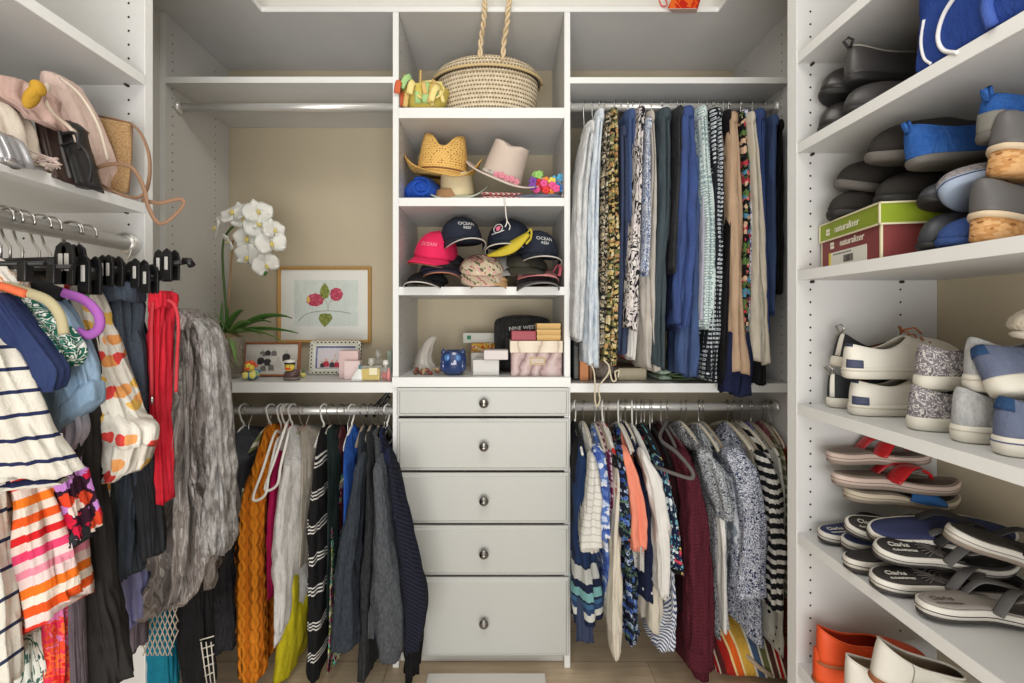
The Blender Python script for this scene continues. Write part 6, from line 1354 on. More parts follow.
# ---------------------------------------------------------------- floor things and the box on the top board
t = thing('bathroom_scale', 'flat white bathroom scale on the floor before the drawers', 'scale', (at(486, 0, 1.46).x, 1.40, .001))
MB().box((-.195, -.10, .006), (.195, .105, .024)).build('platform', solid('marble_white_glass', (214, 210, 204), .25, var=5, vs=12), t, local=True, bevel=.005, smooth=False)
for x in (-.16, .16):
    for y in (-.08, .09): MB().lathe([(0, 0), (.014, 0), (.014, .008), (0, .008)], (x, y, 0), 14).build('foot', BLACKP, t, local=True)
c = at(682, 12, 1.545); t = thing('gift_box', 'orange red gift box with slanted sides hanging at the top board edge', 'box', tuple(c))
ORB = fab('orange_red_print', 'blotch', [(220, 84, 24), (196, 40, 20), (226, 104, 40), (120, 20, 18)], 12)
GP = lambda pts, d: [at(u, v, d) for u, v in pts]
MB().loft([GP([(667.6, 8.3), (696.8, 8.2), (703, -12), (676, -12)], 1.532), GP([(672.9, 11.8), (696.6, 11.8), (704, -10), (678, -10)], 1.551)]).build('body', ORB, t, smooth=False)
MB().loft([GP([(667.6, 8.3), (696.8, 8.2), (696.9, 9.0), (668.2, 9.1)], 1.531), GP([(672.9, 11.8), (696.6, 11.8), (696.6, 12.8), (672.9, 12.8)], 1.5515)]).build('base_trim', solid('peach_trim', (186, 160, 152), .6), t, smooth=False)
t = thing('tissue_ribbon', 'coral pink ribbon curl left of the orange gift box', 'ribbon', tuple(at(662, 4, 1.55))); MB().tube([at(659, 0, 1.55), at(662, 6, 1.55), at(667, 5, 1.55), at(665, -2, 1.55)], .004, 8, n=5, flat=.5).build('ribbon', solid('coral_ribbon', (222, 110, 104), .6), t)
# striped serape, bottom right under the tops
SER = NT('rainbow_serape', .9, .2)
_seq = [(w_*.5, c_) for w_, c_ in [(.05, (176, 40, 34)), (.014, (236, 214, 150)), (.04, (226, 100, 34)), (.012, (240, 224, 170)), (.07, (222, 176, 74)), (.016, (236, 232, 210)), (.045, (76, 98, 130)), (.014, (228, 224, 206)), (.04, (120, 122, 76)), (.014, (232, 228, 206)), (.035, (92, 54, 50)), (.012, (236, 224, 206)), (.022, (186, 34, 40)), (.012, (238, 226, 206)), (.04, (100, 44, 44))]]
P['serape'] = None
f_stripe(SER, _seq, (1.05, -.30, .34), .012, 5, .28); weave(SER); P['serape'] = SER.mat
t = thing('striped_blanket', 'rainbow striped woven blanket heaped on the floor under the tops', 'blanket', tuple(at(750, 690, 1.60)))
mb = MB(); R = []
for i in range(31):
    s = i/30; x = lerp(.74, .962, s); r_ = []
    for j in range(41):
        q = j/40*2*PI; cy, cz = sp(math.cos(q), .8), sp(math.sin(q), .7); top_ = .20*(1-.45*s)+.008*math.sin(x*70)+.01*nz(x*9, cy*2, 3)
        r_.append((x+.02*cz, 1.66+cy*.20, .002+max(0, (cz*.5+.5))*top_*(1-.12*abs(cy))))
    R.append(r_)
mb.loft(R); mb.build('body', P['serape'], t)
t = thing('wooden_dowel', 'pale wooden stick lying across the striped blanket', 'stick', tuple(at(758, 664, 1.48)))
MB().tube([at(746, 655, 1.47), at(760, 668, 1.45), at(772, 676, 1.44)], .007, 10).build('stick', solid('weathered_wood', (176, 158, 136), .8, var=10), t)
# ---------------------------------------------------------------- shoes
def owid(s, W, flat=1.0):
    g = interp([(0, .60), (.08, .72), (.25, .70), (.42, .70), (.6, .92), (.74, 1.0), (.86, .93), (.95, .74), (1, .55)], s)[0]
    return W/2*g
def outline(th, L, W, ins=0., pt=.62):
    """footprint: heel at x=0, toe at x=L; th=0 at the toe"""
    x = L/2+(L/2-ins)*sp(math.cos(th), .82); s = min(1, max(0, x/L))
    return x, (owid(s, W)-ins)*sp(math.sin(th), pt)+.006*math.sin(PI*s)*1
def placed(t, L, toe_out):
    return Matrix.Translation((L, 0, 0)) @ Matrix.Rotation(PI, 4, 'Z') if toe_out else Matrix.Identity(4)
def shoe(name, label, group, pos, rot=(0, 0, 0), L=.25, W=.088, toe_out=False, sole=.022, solem=None, upm=None, inm=None, op=(.06, .50), ow=.62, hz=(.072, .052, .062), toeh=.72, spring=.006, wedge=0., wedgem=None, platform=0., laces=None, tongue=None, piping=None, strip=None, heeltab=None, cat='shoe', toecap=None, bulge=.25, elastic=None, gs=None, soleline=None, hook=None, stripes=None):
    t = thing(name, label, cat, pos, tuple(math.radians(a) for a in rot), group)
    M = placed(t, L, toe_out); n = 44
    def base(s): return wedge*(1-min(1, s/.8))**1.0 if wedge else 0
    def zs(s): return spring*max(0, (s-.65)/.35)**2
    # sole
    mb = MB(); mb.M = M; R = []
    for k, (ins, zf) in enumerate(((.006, 0), (.001, .12), (-.001, .5), (0, .9), (.002, 1.0))):
        r = []
        for j in range(n):
            th = 2*PI*j/n; x, y = outline(th, L, W, ins); s = x/L
            z = zs(s)+zf*sole+base(s)*(zf if not wedgem else 1.0)
            r.append((x, y, z))
        R.append(r)
    mb.loft(R); so = mb.build('sole', solem, t, local=True)
    if wedgem:
        mb = MB(); mb.M = M; R = []
        for ins, zf in ((.008, 0), (.002, .15), (.004, 1.0)):
            r = []
            for j in range(n):
                th = 2*PI*j/n; x, y = outline(th, L*.97, W, ins); s = x/L; r.append((x, y, zs(s)+zf*(base(s)+.004)))
            R.append(r)
        mb.loft(R); mb.build('wedge_heel', wedgem, t, local=True)
    if soleline:
        mb = MB(); mb.M = M; mb.tube([(lambda q: (q[0], q[1], zs(q[0]/L)+sole*.72+base(q[0]/L)))(outline(2*PI*j/n, L, W, -.0008)) for j in range(n+1)], .0012, 5); mb.build('sole_line', soleline, so, local=True)
    # upper
    cx = L*(op[0]+op[1])/2; a = L*(op[1]-op[0])/2; hh, hs, hf = hz
    def top(th):
        c = math.cos(th); x = cx+a*sp(c, .9); s = x/L; y = owid(s, W)*ow*sp(math.sin(th), .75)+.004
        if c >= 0: z = lerp(hs, hf, c**1.6)
        else: z = lerp(hs, hh, (-c)**1.6)
        return Vector((x, y, z+base(s)+sole))
    def up(th, k):
        x, y = outline(th, L, W, .002); s = x/L; B = Vector((x, y, sole*.85+zs(s)+base(s))); T_ = top(th); c = max(0, math.cos(th))
        C1 = Vector((lerp(x, T_.x, .02), lerp(y, T_.y, .0)*(1+.04), lerp(B.z, T_.z, lerp(.55, toeh, c))))
        C2 = Vector((lerp(x, T_.x, lerp(.25, .45, c)), lerp(y, T_.y, .55), lerp(B.z, T_.z, .97)))
        u = 1-k; return B*u**3+C1*3*u*u*k+C2*3*u*k*k+T_*k**3
    mb = MB(); mb.M = M; mk = 11
    R = [[up(2*PI*j/n, i/mk) for j in range(n)] for i in range(mk+1)]
    mb.loft(R, False); uo = mb.build('upper', [upm, inm or upm], t, local=True, solid=.0028, inner=True)
    ib = MB(); ib.M = M; ib.loft([[(lambda q: (q[0], q[1], z_+base(q[0]/L)+zs(q[0]/L)))(outline(2*PI*j/n, L, W, .006)) for j in range(n)] for z_ in (sole+.002, sole+.006)]); ib.build('insole', inm or upm, t, local=True)
    def line(name_, m, pts, r, par=uo, flat=1): q = MB(); q.M = M; q.tube(pts, r, 6, flat=flat); q.build(name_, m, par, local=True)
    if piping: line('collar_edge', piping, [top(2*PI*j/n)+Vector((0, 0, .0005)) for j in range(n+1)], .0024)
    if toecap:
        mb = MB(); mb.M = M; mb.loft([[up(math.radians(-62+124*j/16), i/8*.55)+Vector((.0012, 0, .001)) for j in range(17)] for i in range(9)], False, False); mb.build('toe_cap', toecap, uo, local=True, solid=.0015)
    if strip:   # (material, theta0, theta1, k0, k1)
        for m_, t0, t1, k0, k1 in strip:
            mb = MB(); mb.M = M; mb.loft([[(lambda p, th: p+Vector((math.cos(th)*.0014, math.sin(th)*.0016, .0004)))(up(math.radians(t0+(t1-t0)*j/14), k0+(k1-k0)*i/5), math.radians(t0+(t1-t0)*j/14)) for j in range(15)] for i in range(6)], False, False)
            mb.build('side_patch', m_, uo, local=True, solid=.001)
    if stripes:
        for th0, m_ in stripes: line('stitching', m_, [up(math.radians(th0+8*(i/8)), .1+.8*i/8)+Vector((0, math.copysign(.001, math.sin(math.radians(th0))), .001)) for i in range(9)], .0009)
    if tongue:
        mb = MB(); mb.M = M; x0 = L*(op[0]+(op[1]-op[0])*.62); x1 = L*.70
        mb.loft([[(lerp(x0+L*.10, x1, i/8), (W*.17+.004*(1-i/8))*q_, lerp(hf+.010, hf-.004, i/8)+sole-.006*q_*q_) for q_ in (-1, -.5, 0, .5, 1)] for i in range(9)], False, False); mb.build('tongue', tongue, t, local=True, solid=.004)
    if laces:
        for i in range(4):
            x = L*(op[1]-.02+.055*i); z = hf+sole+.006-.006*i; w = W*.20
            line('lace', laces, [(x, -w, z-.004), (x+.004, -w*.4, z+.002), (x+.008, w*.4, z+.002), (x+.012, w, z-.004)], .0026, t, .6)
        line('lace', laces, [(L*op[1]-.005, 0, hf+sole+.012), (L*op[1]+.004, .02, hf+sole+.020), (L*op[1]+.014, .024, hf+sole+.006), (L*op[1]-.002, 0, hf+sole+.012), (L*op[1]+.002, -.022, hf+sole+.018), (L*op[1]+.014, -.026, hf+sole+.004)], .0022, t)
    if heeltab: line('heel_tab', heeltab, [(.004, 0, hh+sole-.012), (-.001, 0, hh+sole+.006), (.008, 0, hh+sole+.010), (.012, 0, hh+sole-.004)], .0055, uo, .5)
    if hook: line('pull_loop', hook, [(.004, 0, hh+sole-.006), (-.004, .006, hh+sole+.012), (.002, .0, hh+sole+.018), (.008, -.006, hh+sole+.010), (.008, 0, hh+sole-.004)], .0028, uo)
    return t
LEA = solid('black_shoe_leather', (44, 42, 42), .34, spec=.5, bump=.25, bs=60); LEA2 = solid('worn_black_leather', (62, 60, 60), .42, bump=.35, bs=60)
NUB = solid('black_nubuck', (42, 38, 36), .85, bump=.3, bs=90); RUB = solid('black_rubber', (34, 33, 33), .55); GRUB = solid('grey_rubber', (96, 92, 88), .6)
STITCH = solid('grey_stitching', (150, 146, 138), .7); INB = solid('dark_lining', (52, 46, 42), .9)
ZA, ZB_, ZC, ZD, ZE = [z+.0008 for z in (ZS[1], ZS[2], ZS[3], ZS[4], ZS[5])]
GA, GB, GC, GD, GE = ('black shoes on the top right shelf', 'shoes on the shelf with the shoe box', 'sneakers on the middle right shelf', 'sandals on the sandal shelf', 'flats on the lowest right shelf')
S = shoe
S('leather_shoe', 'black leather slip-on, lower of the farthest pair on the top right shelf', GA, (.772, 1.098, ZA), (0, 0, 2), .245, .09, True, .016, RUB, LEA, INB, op=(.05, .62), piping=STITCH, toeh=.98, hz=(.066, .052, .066))
S('leather_shoe', 'black leather slip-on, upper of the farthest pair on the top right shelf', GA, (.775, 1.10, ZA+.089), (0, 6, 4), .245, .09, True, .016, RUB, LEA, INB, op=(.05, .62), piping=STITCH, toeh=.98, hz=(.066, .052, .066))
S('leather_shoe', 'worn black shoe, lower of the nearer pair on the top right shelf', GA, (.762, 1.003, ZA), (0, 0, 3), .255, .092, True, .018, RUB, LEA2, INB, op=(.06, .6), toeh=.95, piping=STITCH, hz=(.064, .050, .060))
S('leather_shoe', 'black shoe with double stitched collar and a pull tab on top of its pair', GA, (.764, 1.005, ZA+.078), (0, 3, 3), .265, .092, False, .018, RUB, LEA2, INB, op=(.05, .60), piping=STITCH, hz=(.066, .050, .058), hook=BLACKP, stripes=((70, STITCH), (-70, STITCH), (-64, STITCH)))
# duffel bag
BLUEB = fab('royal_canvas', 'plain', (38, 66, 140), 6, st=.4); PIPW = solid('white_piping', (220, 220, 222), .5)
t = thing('sports_bag', 'royal blue sports bag with curved white piping on the top right shelf', 'bag', (.87, .62, ZA))
atX = lambda u, v, X: at(u, v, X*F/(u-500))
mb = MB(); R = []
def bagpt(q, s):
    y = lerp(.836, .40, .5+.5*sp(math.cos(q), .16)*-1); x = .753+.115*(1+sp(math.sin(q), .16)*-1); f = 1-.04*s*s
    return Vector((lerp(.88, x, f)-.0, lerp(.60, y, 1-.02*s*s), ZA+.20*s))
for i in range(15):
    s = i/14; e = 1-.01*max(0, (.12-s)/.12)**2; R.append([(lambda p: Vector((lerp(.88, p.x, e), lerp(.6, p.y, e), p.z)))(bagpt(2*PI*j/48, s)+Vector((.004*nz(j*.3, s*5), .004*nz(s*4, j*.3), 0))) for j in range(48)])
mb.loft(R); mb.build('body', BLUEB, t)
MB().tube([atX(958, -8, .752), atX(944, 14, .752), atX(938, 36, .752), atX(943, 50, .752), atX(958, 53, .752)], .0034, 8, n=6).build('piping', PIPW, t)
MB().tube([atX(924, 20, .754), atX(921, 42, .754), atX(924, 58, .754), atX(931, 64, .754)], .0024, 8, n=6).build('piping', PIPW, t)
MB().tube([atX(990, -10, .75), atX(987, 8, .75), atX(992, 26, .75)], .008, 8, n=6).build('side_strap', fab('lighter_royal', 'plain', (66, 92, 168), 6), t)
# shoe box
bx = Vector((.757, .905, ZB_)); ang = math.atan2(.235, .046); Lb, Wb, Hb = .238, .165, .110
t = thing('shoe_box', 'dark red shoe box with a lime green lid and white lettering', 'box', tuple(bx), (0, 0, ang), None)
MAR_ = solid('shoe_box_red', (128, 58, 58), .6, var=4); LIM = solid('shoe_box_lime', (134, 152, 34), .6, var=4); CRM = solid('shoe_box_edge', (216, 208, 176), .6)
MB().box((.003, -Wb+.003, 0), (Lb-.003, -.003, Hb-.006)).build('body', MAR_, t, local=True, smooth=False)
lid = MB().box((0, -Wb, Hb-.042), (Lb, 0, Hb)).build('lid', LIM, t, local=True, smooth=False)
e = .0018
for z in (Hb-.042, Hb): MB().box((-e, -.001, z-e), (Lb+e, e, z+e)).build('edge_strip', CRM, lid, local=True, smooth=False); MB().box((-e, -Wb-e, z-e), (e*.2, e, z+e)).build('edge_strip', CRM, lid, local=True, smooth=False)
for x in (0, Lb): MB().box((x-e, -.001, Hb-.042), (x+e, e, Hb)).build('edge_strip', CRM, lid, local=True, smooth=False)
for x in (.003, Lb-.003): MB().box((x-.002, -.005, 0), (x+.002, -.0022, Hb-.042)).build('edge_strip', CRM, t, local=True, smooth=False)
MB().box((.0005, -.006, 0), (.003, -.003, Hb-.042)).build('edge_strip', CRM, t, local=True, smooth=False)
# the long side faces the aisle: local +y side, text runs from far (x=Lb) to near (x=0)
Mx = lambda x, z, y=.0012: Matrix.Translation((x, y, z)) @ Matrix.Rotation(PI, 4, 'Z') @ Matrix.Rotation(PI/2, 4, 'X')
TXT = solid('box_white_print', (226, 222, 204), .6)
textmesh('naturalizer', .023, TXT, t, 'lettering', Mx(.118, Hb-.022))
textmesh('naturalizer', .022, TXT, t, 'lettering', Mx(.105, Hb-.056, -.0025))
for (x, z, y) in ((.198, Hb-.023, .0006), (.186, Hb-.057, -.003)):
    mb = MB()
    for i in (-1, 1):
        for j in (-1, 1): mb.box((x+i*.0042-.0034, y, z+j*.0042-.0034), (x+i*.0042+.0034, y+.0008, z+j*.0042+.0034))
    mb.build('logo', TXT, t, local=True, smooth=False)
lb_ = MB().box((.048, -.0034, .002), (.200, -.0022, .036)).build('size_label', solid('label_white', (222, 220, 210), .6), t, local=True, smooth=False)
MB().box((.190, -.0022, .002), (.200, -.0018, .036)).build('label_band', solid('label_yellow', (220, 196, 80), .6), lb_, local=True, smooth=False)
mb = MB(); r = random.Random(4)
for k in range(16): x = .098+k*.0024; mb.box((x, -.0022, .008), (x+.0008+.0010*r.random(), -.0017, .024))
for k in range(9): x = .180-k*.0085; mb.box((x-.006, -.0022, .029), (x, -.0017, .0315))
mb.build('barcode', solid('label_ink', (80, 76, 72), .6), lb_, local=True, smooth=False)
zb = ZB_+Hb+.0006
S('clog', 'black nubuck clog lying flat on the far end of the shoe box', GB, (.778, 1.075, zb), (0, 0, 2), .25, .094, True, .018, RUB, NUB, INB, hz=(.062, .052, .062), toeh=.8)
S('clog', 'black nubuck clog resting tilted on the far clog over the shoe box', GB, (.792, 1.080, zb+.074), (12, 10, -6), .25, .094, True, .020, GRUB, NUB, INB, hz=(.062, .052, .062), toeh=.85)
S('clog', 'black nubuck clog lying flat on the near end of the shoe box', GB, (.792, .955, zb), (0, 0, 2), .25, .094, True, .020, RUB, NUB, INB, hz=(.062, .052, .062), toeh=.8)
S('clog', 'black nubuck clog tipped up highest over the shoe box', GB, (.772, .960, zb+.092), (8, 2, -14), .25, .094, True, .020, GRUB, NUB, INB, hz=(.066, .052, .066), toeh=.9)
DKB = solid('dark_blue_black_leather', (50, 52, 58), .45, bump=.35, bs=50)
S('ballet_flat', 'blue black ballet flat standing right of the shoe box', GB, (.758, .820, ZB_), (0, 0, 4), .24, .084, True, .010, RUB, DKB, INB, hz=(.060, .045, .070), toeh=.9, op=(.05, .45))
S('ballet_flat', 'blue black ballet flat stacked on the one right of the shoe box', GB, (.768, .828, ZB_+.084), (0, 2, 8), .24, .084, True, .010, RUB, DKB, INB, hz=(.045, .035, .045), toeh=.8)
SUE = fab('blue_suede', 'plain', (46, 94, 166), 14, 30, st=.8); SUE2 = fab('denim_blue_suede', 'plain', (56, 80, 136), 10, 30, st=.8)
S('suede_loafer', 'bright blue suede shoe lying on top beside the tipped clog', GB, (.768, .850, ZB_+.164), (-6, -3, 2), .26, .095, False, .014, GRUB, SUE, INB, hz=(.064, .050, .056), piping=SUE, heeltab=SUE, op=(.05, .58))
S('suede_loafer', 'bright blue suede shoe nearer the camera with a grey rounded toe guard', GB, (.782, .735, ZB_+.165), (4, -4, 6), .26, .092, False, .016, GRUB, SUE, INB, hz=(.060, .048, .056), heeltab=SUE, strip=((solid('grey_suede', (118, 116, 110), .9), 150, 210, 0, .35),))
LBS = solid('pale_blue_sole', (150, 164, 186), .55, bump=.2, bs=60); GFL = fab('grey_pattern_canvas', 'heather', (112, 108, 112), (160, 154, 152), 110)
S('canvas_slip_on', 'grey patterned slip-on turned to show its pale blue sole', GB, (.764, .772, ZB_+.092), (-38, 4, 6), .24, .088, True, .022, LBS, GFL, INB, hz=(.050, .040, .045), soleline=solid('navy_line', (60, 66, 90), .6))
S('suede_loafer', 'denim blue suede shoe at the bottom under the pale blue sole', GB, (.757, .782, ZB_), (0, 0, 4), .24, .086, True, .012, SUE2, SUE2, INB, hz=(.056, .044, .05), stripes=((60, SUE2), (-60, SUE2)))
CORK = NT('cork', .85, .2); _v = CORK.vor(120, 1, CORK.scaled((1, 1, 1.8))); CORK.col(CORK.ramp(CORK.n('ShaderNodeSeparateColor', Color=_v.outputs['Color']).outputs[0], [(0, (186, 136, 86)), (.4, (204, 158, 106)), (.75, (208, 166, 118)), (.93, (140, 92, 54))])); CORK = CORK.mat
GRL = solid('grey_leather_upper', (92, 90, 90), .5, bump=.4, bs=60); ESP = solid('beige_midsole', (204, 184, 156), .7)
S('wedge_shoe', 'grey shoe with a cork wedge sole, lower of the two at the shelf end', GB, (.757, .722, ZB_), (0, 0, 6), .25, .098, False, .010, ESP, GRL, INB, wedge=.040, wedgem=CORK, hz=(.056, .046, .052), op=(.05, .5))
S('wedge_shoe', 'grey shoe with a cork wedge sole, stacked upper at the shelf end', GB, (.772, .712, ZB_+.105), (2, 4, 4), .25, .098, False, .010, ESP, GRL, INB, wedge=.038, wedgem=CORK, hz=(.056, .046, .052), op=(.05, .5))
# middle shelf
WL = solid('white_shoe_leather', (222, 218, 208), .5, bump=.12, bs=80); WS = solid('white_rubber_sole', (216, 212, 200), .55); NVP = solid('navy_heel_patch', (62, 68, 94), .6); CRI = solid('cream_lining', (196, 188, 174), .9)
NAVT = solid('navy_tab', (40, 46, 66), .7); BRL = solid('brown_laces', (150, 88, 48), .8)
for k, (z, x, lab) in enumerate(((0, .788, 'white leather sneaker with a navy heel patch, lower of its pair'), (.082, .772, 'white leather sneaker with a navy heel patch, upper of its pair'))):
    S('sneaker', lab, GC, (x, 1.022-.004*k, ZC+z), (0, 0, -2+3*k), .275, .096, False, .026, WS, WL, CRI, hz=(.052, .040, .070), op=(.05, .50), laces=BRL if k else WL, strip=((NVP, -177, -142, .02, .24), (NAVT, -200, -160, .72, .98)), soleline=CRI)
BKS = solid('black_sneaker_mesh', (40, 42, 46), .7, bump=.5, bs=200)
for k, (z, x, lab) in enumerate(((0, .800, 'black sneaker with white sole behind the white pair, lower'), (.082, .808, 'black sneaker with a heel loop behind the white pair, upper'))):
    S('sneaker', lab, GC, (x, 1.108, ZC+z+.02*k), (0, 12*k, 0), .26, .082, False, .024, WS, BKS, solid('orange_lining', (160, 84, 50), .9), hz=(.060, .038, .062), op=(.05, .5), hook=WIRE,  strip=((WL, -176, -160, .05, .9),))
FLS = fab('grey_white_floral_canvas', 'blotch', [(112, 106, 112), (206, 202, 200), (120, 114, 120), (128, 122, 128), (210, 206, 204)], 95)
for k, (z, x, lab) in enumerate(((0, .786, 'grey canvas slip-on with tiny white flowers, lower of its pair'), (.080, .800, 'grey canvas slip-on with tiny white flowers, upper of its pair'))):
    S('canvas_slip_on', lab, GC, (x+.014, .888, ZC+z), (0, 0, -6), .25, .092, False, .026, WS, FLS, CRI, hz=(.058, .042, .05), op=(.05, .5), piping=FLS, strip=((WS, -10, 10, .0, .1),))
GRC = fab('pale_grey_canvas', 'heather', (164, 166, 168), (190, 190, 190), 120)
for k, (z, x, lab) in enumerate(((0, .800, 'pale grey canvas sneaker, lower of the pair beside the floral slip-ons'), (.088, .822, 'pale grey canvas sneaker, upper of the pair beside the floral slip-ons'))):
    S('sneaker', lab, GC, (x, .800, ZC+z), (0, 0, -4), .25, .09, False, .030, WS, GRC, CRI, hz=(.066, .046, .06), op=(.05, .5), soleline=CRI)
DNC = fab('blue_chambray_canvas', 'denim', (74, 84, 112), (104, 112, 138)); NVC = fab('deep_blue_canvas', 'plain', (44, 72, 110), 6)
S('sneaker', 'blue canvas sneaker with thick white sole at the right edge, lower', GC, (.790, .722, ZC), (0, 0, -4), .25, .094, False, .030, WS, DNC, CRI, hz=(.062, .046, .06), strip=((NVC, -206, -154, .5, 1.0),), soleline=solid('blue_line', (80, 84, 130), .6))
S('sneaker', 'blue canvas sneaker tipped to show its white sole at the right edge', GC, (.815, .748, ZC+.088), (-26, -4, -4), .25, .094, False, .030, WS, DNC, CRI, hz=(.060, .046, .06), strip=((NVC, -206, -154, .5, 1.0),))
t = thing('fluffy_slipper', 'cream fluffy slipper toe high at the right edge of the sneaker shelf', 'slipper', (.82, .70, ZC+.19), group=GC)
MB().ell((.05, 0, .02), (.075, .045, .028), 30, 16, fn=lambda q: q*(1+.10*nz(q.x*60, q.y*60, q.z*60))).build('upper', fab('cream_fleece', 'plain', (214, 204, 186), 10, st=1.0), t, local=True)
MB().ell((.05, 0, .002), (.074, .042, .012), 24, 8).build('sole', CRI, t, local=True)
# ---------------------------------------------------------------- sandals
def sandal(label, pos, rot=(0, 0, 0), L=.25, W=.088, foot=None, mid=None, out=None, strap=None, toe_out=False, th=.022, kind='thong', text=False, rings=False, arch=.010, heel=.010, textm=None, sw_=.009, name='flip_flop', cat='sandal', rimm=None):
    t = thing(name, label, cat, pos, tuple(math.radians(a) for a in rot), GD); M = placed(t, L, toe_out); n = 52
    def zt(s): return heel*(1-min(1, s/.55))**1.5*1+arch*math.exp(-((s-.38)/.16)**2)*.6+.010*max(0, (s-.8)/.2)**2
    def ring(ins, z, L_=L): 
        r = []
        for j in range(n):
            x, y = outline(2*PI*j/n, L, W, ins, .66); s = x/L; r.append((x, y, z(s)))
        return r
    mb = MB(); mb.M = M; mb.loft([ring(.007, lambda s: .35*zt(s)), ring(.001, lambda s: .4*zt(s)+.003), ring(.0, lambda s: .55*zt(s)+.007), ring(.001, lambda s: .6*zt(s)+.008)]); mb.build('outsole', out, t, local=True)
    mb = MB(); mb.M = M; mb.loft([ring(.001, lambda s: .6*zt(s)+.0078), ring(-.001, lambda s: .8*zt(s)+th*.6), ring(0, lambda s: zt(s)+th*.95), ring(.003, lambda s: zt(s)+th*1.02), ring(.012, lambda s: zt(s)+th*.6)]); mo = mb.build('midsole', mid, t, local=True)
    mb = MB(); mb.M = M; mb.loft([ring(.0045, lambda s: zt(s)+th*1.0), ring(.005, lambda s: zt(s)+th*1.09), ring(.02, lambda s: zt(s)+th*1.07), ring(.030, lambda s: zt(s)+th*1.07)]); fo = mb.build('footbed', foot, t, local=True)
    mb = MB(); mb.M = M; mb.tube([(p[0], p[1], p[2]) for p in ring(-.0012, lambda s: .8*zt(s)+th*.62)+[ring(-.0012, lambda s: .8*zt(s)+th*.62)[0]]], .0009, 5); mb.build('sole_groove', rimm or out, mo, local=True)
    Zs = lambda s: zt(s)+th*1.07
    if kind == 'thong':
        tp = Vector((L*.80, 0.004, Zs(.8)+.002)); hub = Vector((L*.70, .002, Zs(.7)+.026))
        for sd_ in (-1, 1):
            y = owid(.42, W)*sd_; p0 = Vector((L*.40, y*.98, Zs(.4)-.004))
            mb = MB(); mb.M = M; mb.tube([p0, p0.lerp(hub, .35)+Vector((0, sd_*.004, .020)), p0.lerp(hub, .75)+Vector((0, 0, .012)), hub], [sw_, sw_, sw_*.85, .005], 8, flat=.26, n=6); mb.build('strap', strap, t, local=True)
        mb = MB(); mb.M = M; mb.tube([hub, hub.lerp(tp, .6)+Vector((.006, 0, .002)), tp], .004, 8, n=4); mb.build('toe_post', strap, t, local=True)
        mb = MB(); mb.M = M; mb.ell((L*.60, owid(.55, W)*-.55, Zs(.6)+.026), (.020, .013, .004), 14, 8, (-.5, -.15, .35)); mb.build('strap_badge', GRUB, t, local=True)
    elif kind == 'slide':
        mb = MB(); mb.M = M; R = []
        for i in range(9):
            s = .48+.28*i/8; r = []
            for j in range(13):
                q = j/12*PI; r.append((L*s+.01*math.sin(q), math.cos(q)*(owid(s, W)+.001), Zs(s)-.006+math.sin(q)**.7*(.040-.006*abs(i-3))))
            R.append(r)
        mb.loft(R, False, False); mb.build('strap', strap, t, local=True, solid=.003)
    if rings:
        LG_ = solid('footbed_lines', (112, 106, 102), .7)
        mb = MB(); mb.M = M
        for cx_, r0 in ((.50, .010), (.72, .010)):
            for k in range(4):
                r_ = r0+.006*k; pts = [(L*cx_+r_*1.4*math.cos(a), r_*.95*math.sin(a), Zs(cx_+r_*1.4*math.cos(a)/L)+th*.06) for a in [2*PI*i/28 for i in range(29)]]
                mb.tube(pts, .0008, 4)
        for k in range(7): a = -.9+.3*k; mb.tube([(L*.42, 0, Zs(.42)+.0016), (L*.42-.035*math.cos(a*.55), .030*math.sin(a), Zs(.3)+.0016)], .0008, 4)
        mb.build('footbed_pattern', LG_, fo, local=True)
    if text:
        mm = textm or solid('footbed_print', (216, 212, 204), .7)
        for body, sz, xx, yy in (('Clarks', .0155, .17, .006), ('CLOUDSTEPPERS', .0062, .18, -.009)):
            Mt = M @ Matrix.Translation((L*xx+(0 if not toe_out else 0), yy, Zs(xx)+.0016)) @ Matrix.Rotation(math.radians(0), 4, 'Z'); textmesh(body, sz, mm, fo, 'lettering', Mt, ext=.0005)
    return t
FB = solid('black_footbed', (46, 43, 42), .85); FBG = solid('grey_footbed', (98, 94, 92), .85); FNV = solid('navy_footbed', (44, 50, 84), .85, bump=.4, bs=180); FTN = solid('taupe_footbed', (140, 130, 122), .85)
MS = solid('pale_midsole', (206, 202, 194), .6); OS = solid('dark_outsole', (58, 54, 52), .7); TPS = solid('taupe_outsole', (132, 120, 110), .7); BST = solid('black_strap', (38, 37, 38), .6); GST = solid('grey_strap', (92, 90, 90), .7)
RST = solid('red_patent_strap', (178, 24, 32), .35, spec=.5); PNK = solid('pinkish_midsole', (196, 176, 166), .7); BLST = solid('blue_suede_strap', (44, 96, 158), .8)
sandal('pale grey flip flop lying nearest and lowest on the sandal shelf', (.762, .826, ZD), (0, 0, -3), .26, .094, solid('pale_footbed', (150, 144, 138), .85), MS, OS, GST, text=True, textm=solid('footbed_print_dark', (96, 90, 84), .7))
sandal('large black flip flop with ringed pattern in the front middle', (.742, .908, ZD+.002), (7, 0, -3), .285, .102, FB, MS, OS, GST, text=True, rings=True)
sandal('black flip flop peeking from under the large ringed one', (.742, .975, ZD), (0, 0, 3), .25, .09, FB, MS, OS, BST)
sandal('black flip flop with grey heel stripe on top of the large ringed one', (.768, .935, ZD+.050), (16, 2, -4), .27, .096, FB, MS, OS, GST, text=True, rings=True)
sandal('flip flop with a navy textured footbed, heel raised in the middle', (.795, .985, ZD+.066), (28, -4, -12), .26, .094, FNV, MS, OS, BST)
sandal('brown soled sandal tipped on its side at the upper right of the pile', (.835, .855, ZD+.125), (10, 16, -4), .27, .092, FB, MS, TPS, BST)
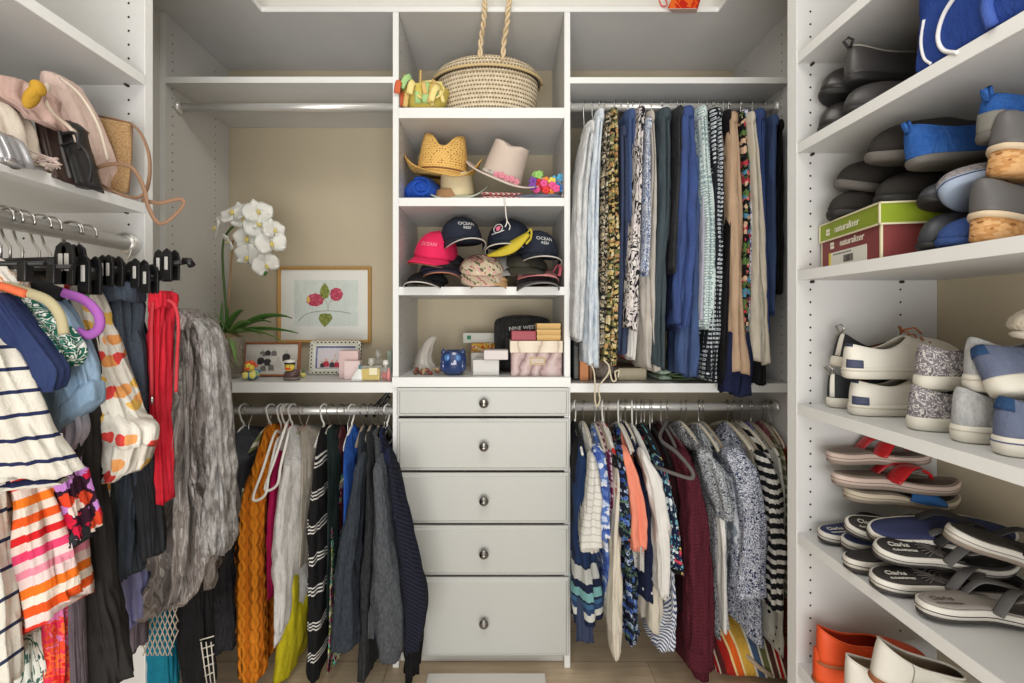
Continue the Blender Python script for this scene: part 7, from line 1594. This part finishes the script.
sandal('black flip flop leaning with its heel up behind the navy one', (.784, 1.040, ZD+.058), (26, 6, -16), .25, .088, FB, MS, OS, BST, text=True)
sandal('cream soled sandal with a broad blue suede strap', (.815, 1.075, ZD+.112), (4, 2, -4), .25, .088, TPS, solid('cream_midsole', (196, 184, 164), .7), TPS, BLST, kind='slide')
sandal('navy footbed flip flop against the end panel at shelf level', (.772, 1.098, ZD), (6, 0, 4), .25, .088, FNV, MS, OS, BST, text=True)
sandal('navy footbed flip flop overlapping the one by the end panel', (.790, 1.050, ZD+.006), (8, 2, -2), .25, .088, FNV, MS, OS, BST)
sandal('red strapped flip flop, topmost on the sandal pile', (.788, 1.090, ZD+.192), (0, -1, 2), .25, .088, TPS, PNK, TPS, RST, sw_=.018)
sandal('red strapped flip flop just below the topmost one', (.784, 1.070, ZD+.148), (0, 1, -6), .27, .09, TPS, PNK, TPS, RST, sw_=.02)
# lowest shelf
ORG = solid('orange_leather', (220, 82, 36), .55, bump=.2, bs=60); WHL = solid('white_perforated_leather', (218, 214, 204), .55, bump=.2, bs=60); BRS = solid('brown_stacked_sole', (150, 92, 56), .6)
S('ballet_flat', 'orange leather flat, lower of the pair in the corner', GE, (.752, 1.090, ZE), (0, 0, -3), .25, .088, False, .008, BRS, ORG, solid('orange_lining2', (190, 60, 34), .8), hz=(.072, .044, .040), op=(.03, .66), ow=.75, stripes=((110, STITCH), (-110, ORG)))
S('ballet_flat', 'orange leather flat, upper of the pair in the corner', GE, (.757, 1.085, ZE+.050), (0, -1, -4), .25, .088, False, .008, BRS, ORG, solid('orange_lining2', (190, 60, 34), .8), hz=(.074, .044, .040), op=(.03, .66), ow=.75, piping=ORG, stripes=((-110, ORG),))
S('loafer', 'white leather loafer, lower and farther of the white pair', GE, (.760, 1.000, ZE+.045), (0, 0, -6), .25, .090, False, .014, BRS, WHL, solid('tan_lining', (176, 156, 132), .85), hz=(.066, .046, .046), op=(.03, .60), ow=.72, piping=WHL)
S('loafer', 'white leather loafer with brown sole, raised nearest the shelf edge', GE, (.772, .950, ZE+.118), (0, 8, -14), .26, .092, False, .014, BRS, WHL, solid('tan_lining', (176, 156, 132), .85), hz=(.072, .046, .046), op=(.03, .60), ow=.74, piping=WHL, stripes=((-120, STITCH),))
S('loafer', 'black patent shoe in front of the white loafers on the lowest shelf', GE, (.800, .862, ZE+.075), (0, 4, -8), .25, .09, False, .012, RUB, solid('black_patent', (24, 24, 26), .2, spec=.7), INB, hz=(.060, .046, .046))
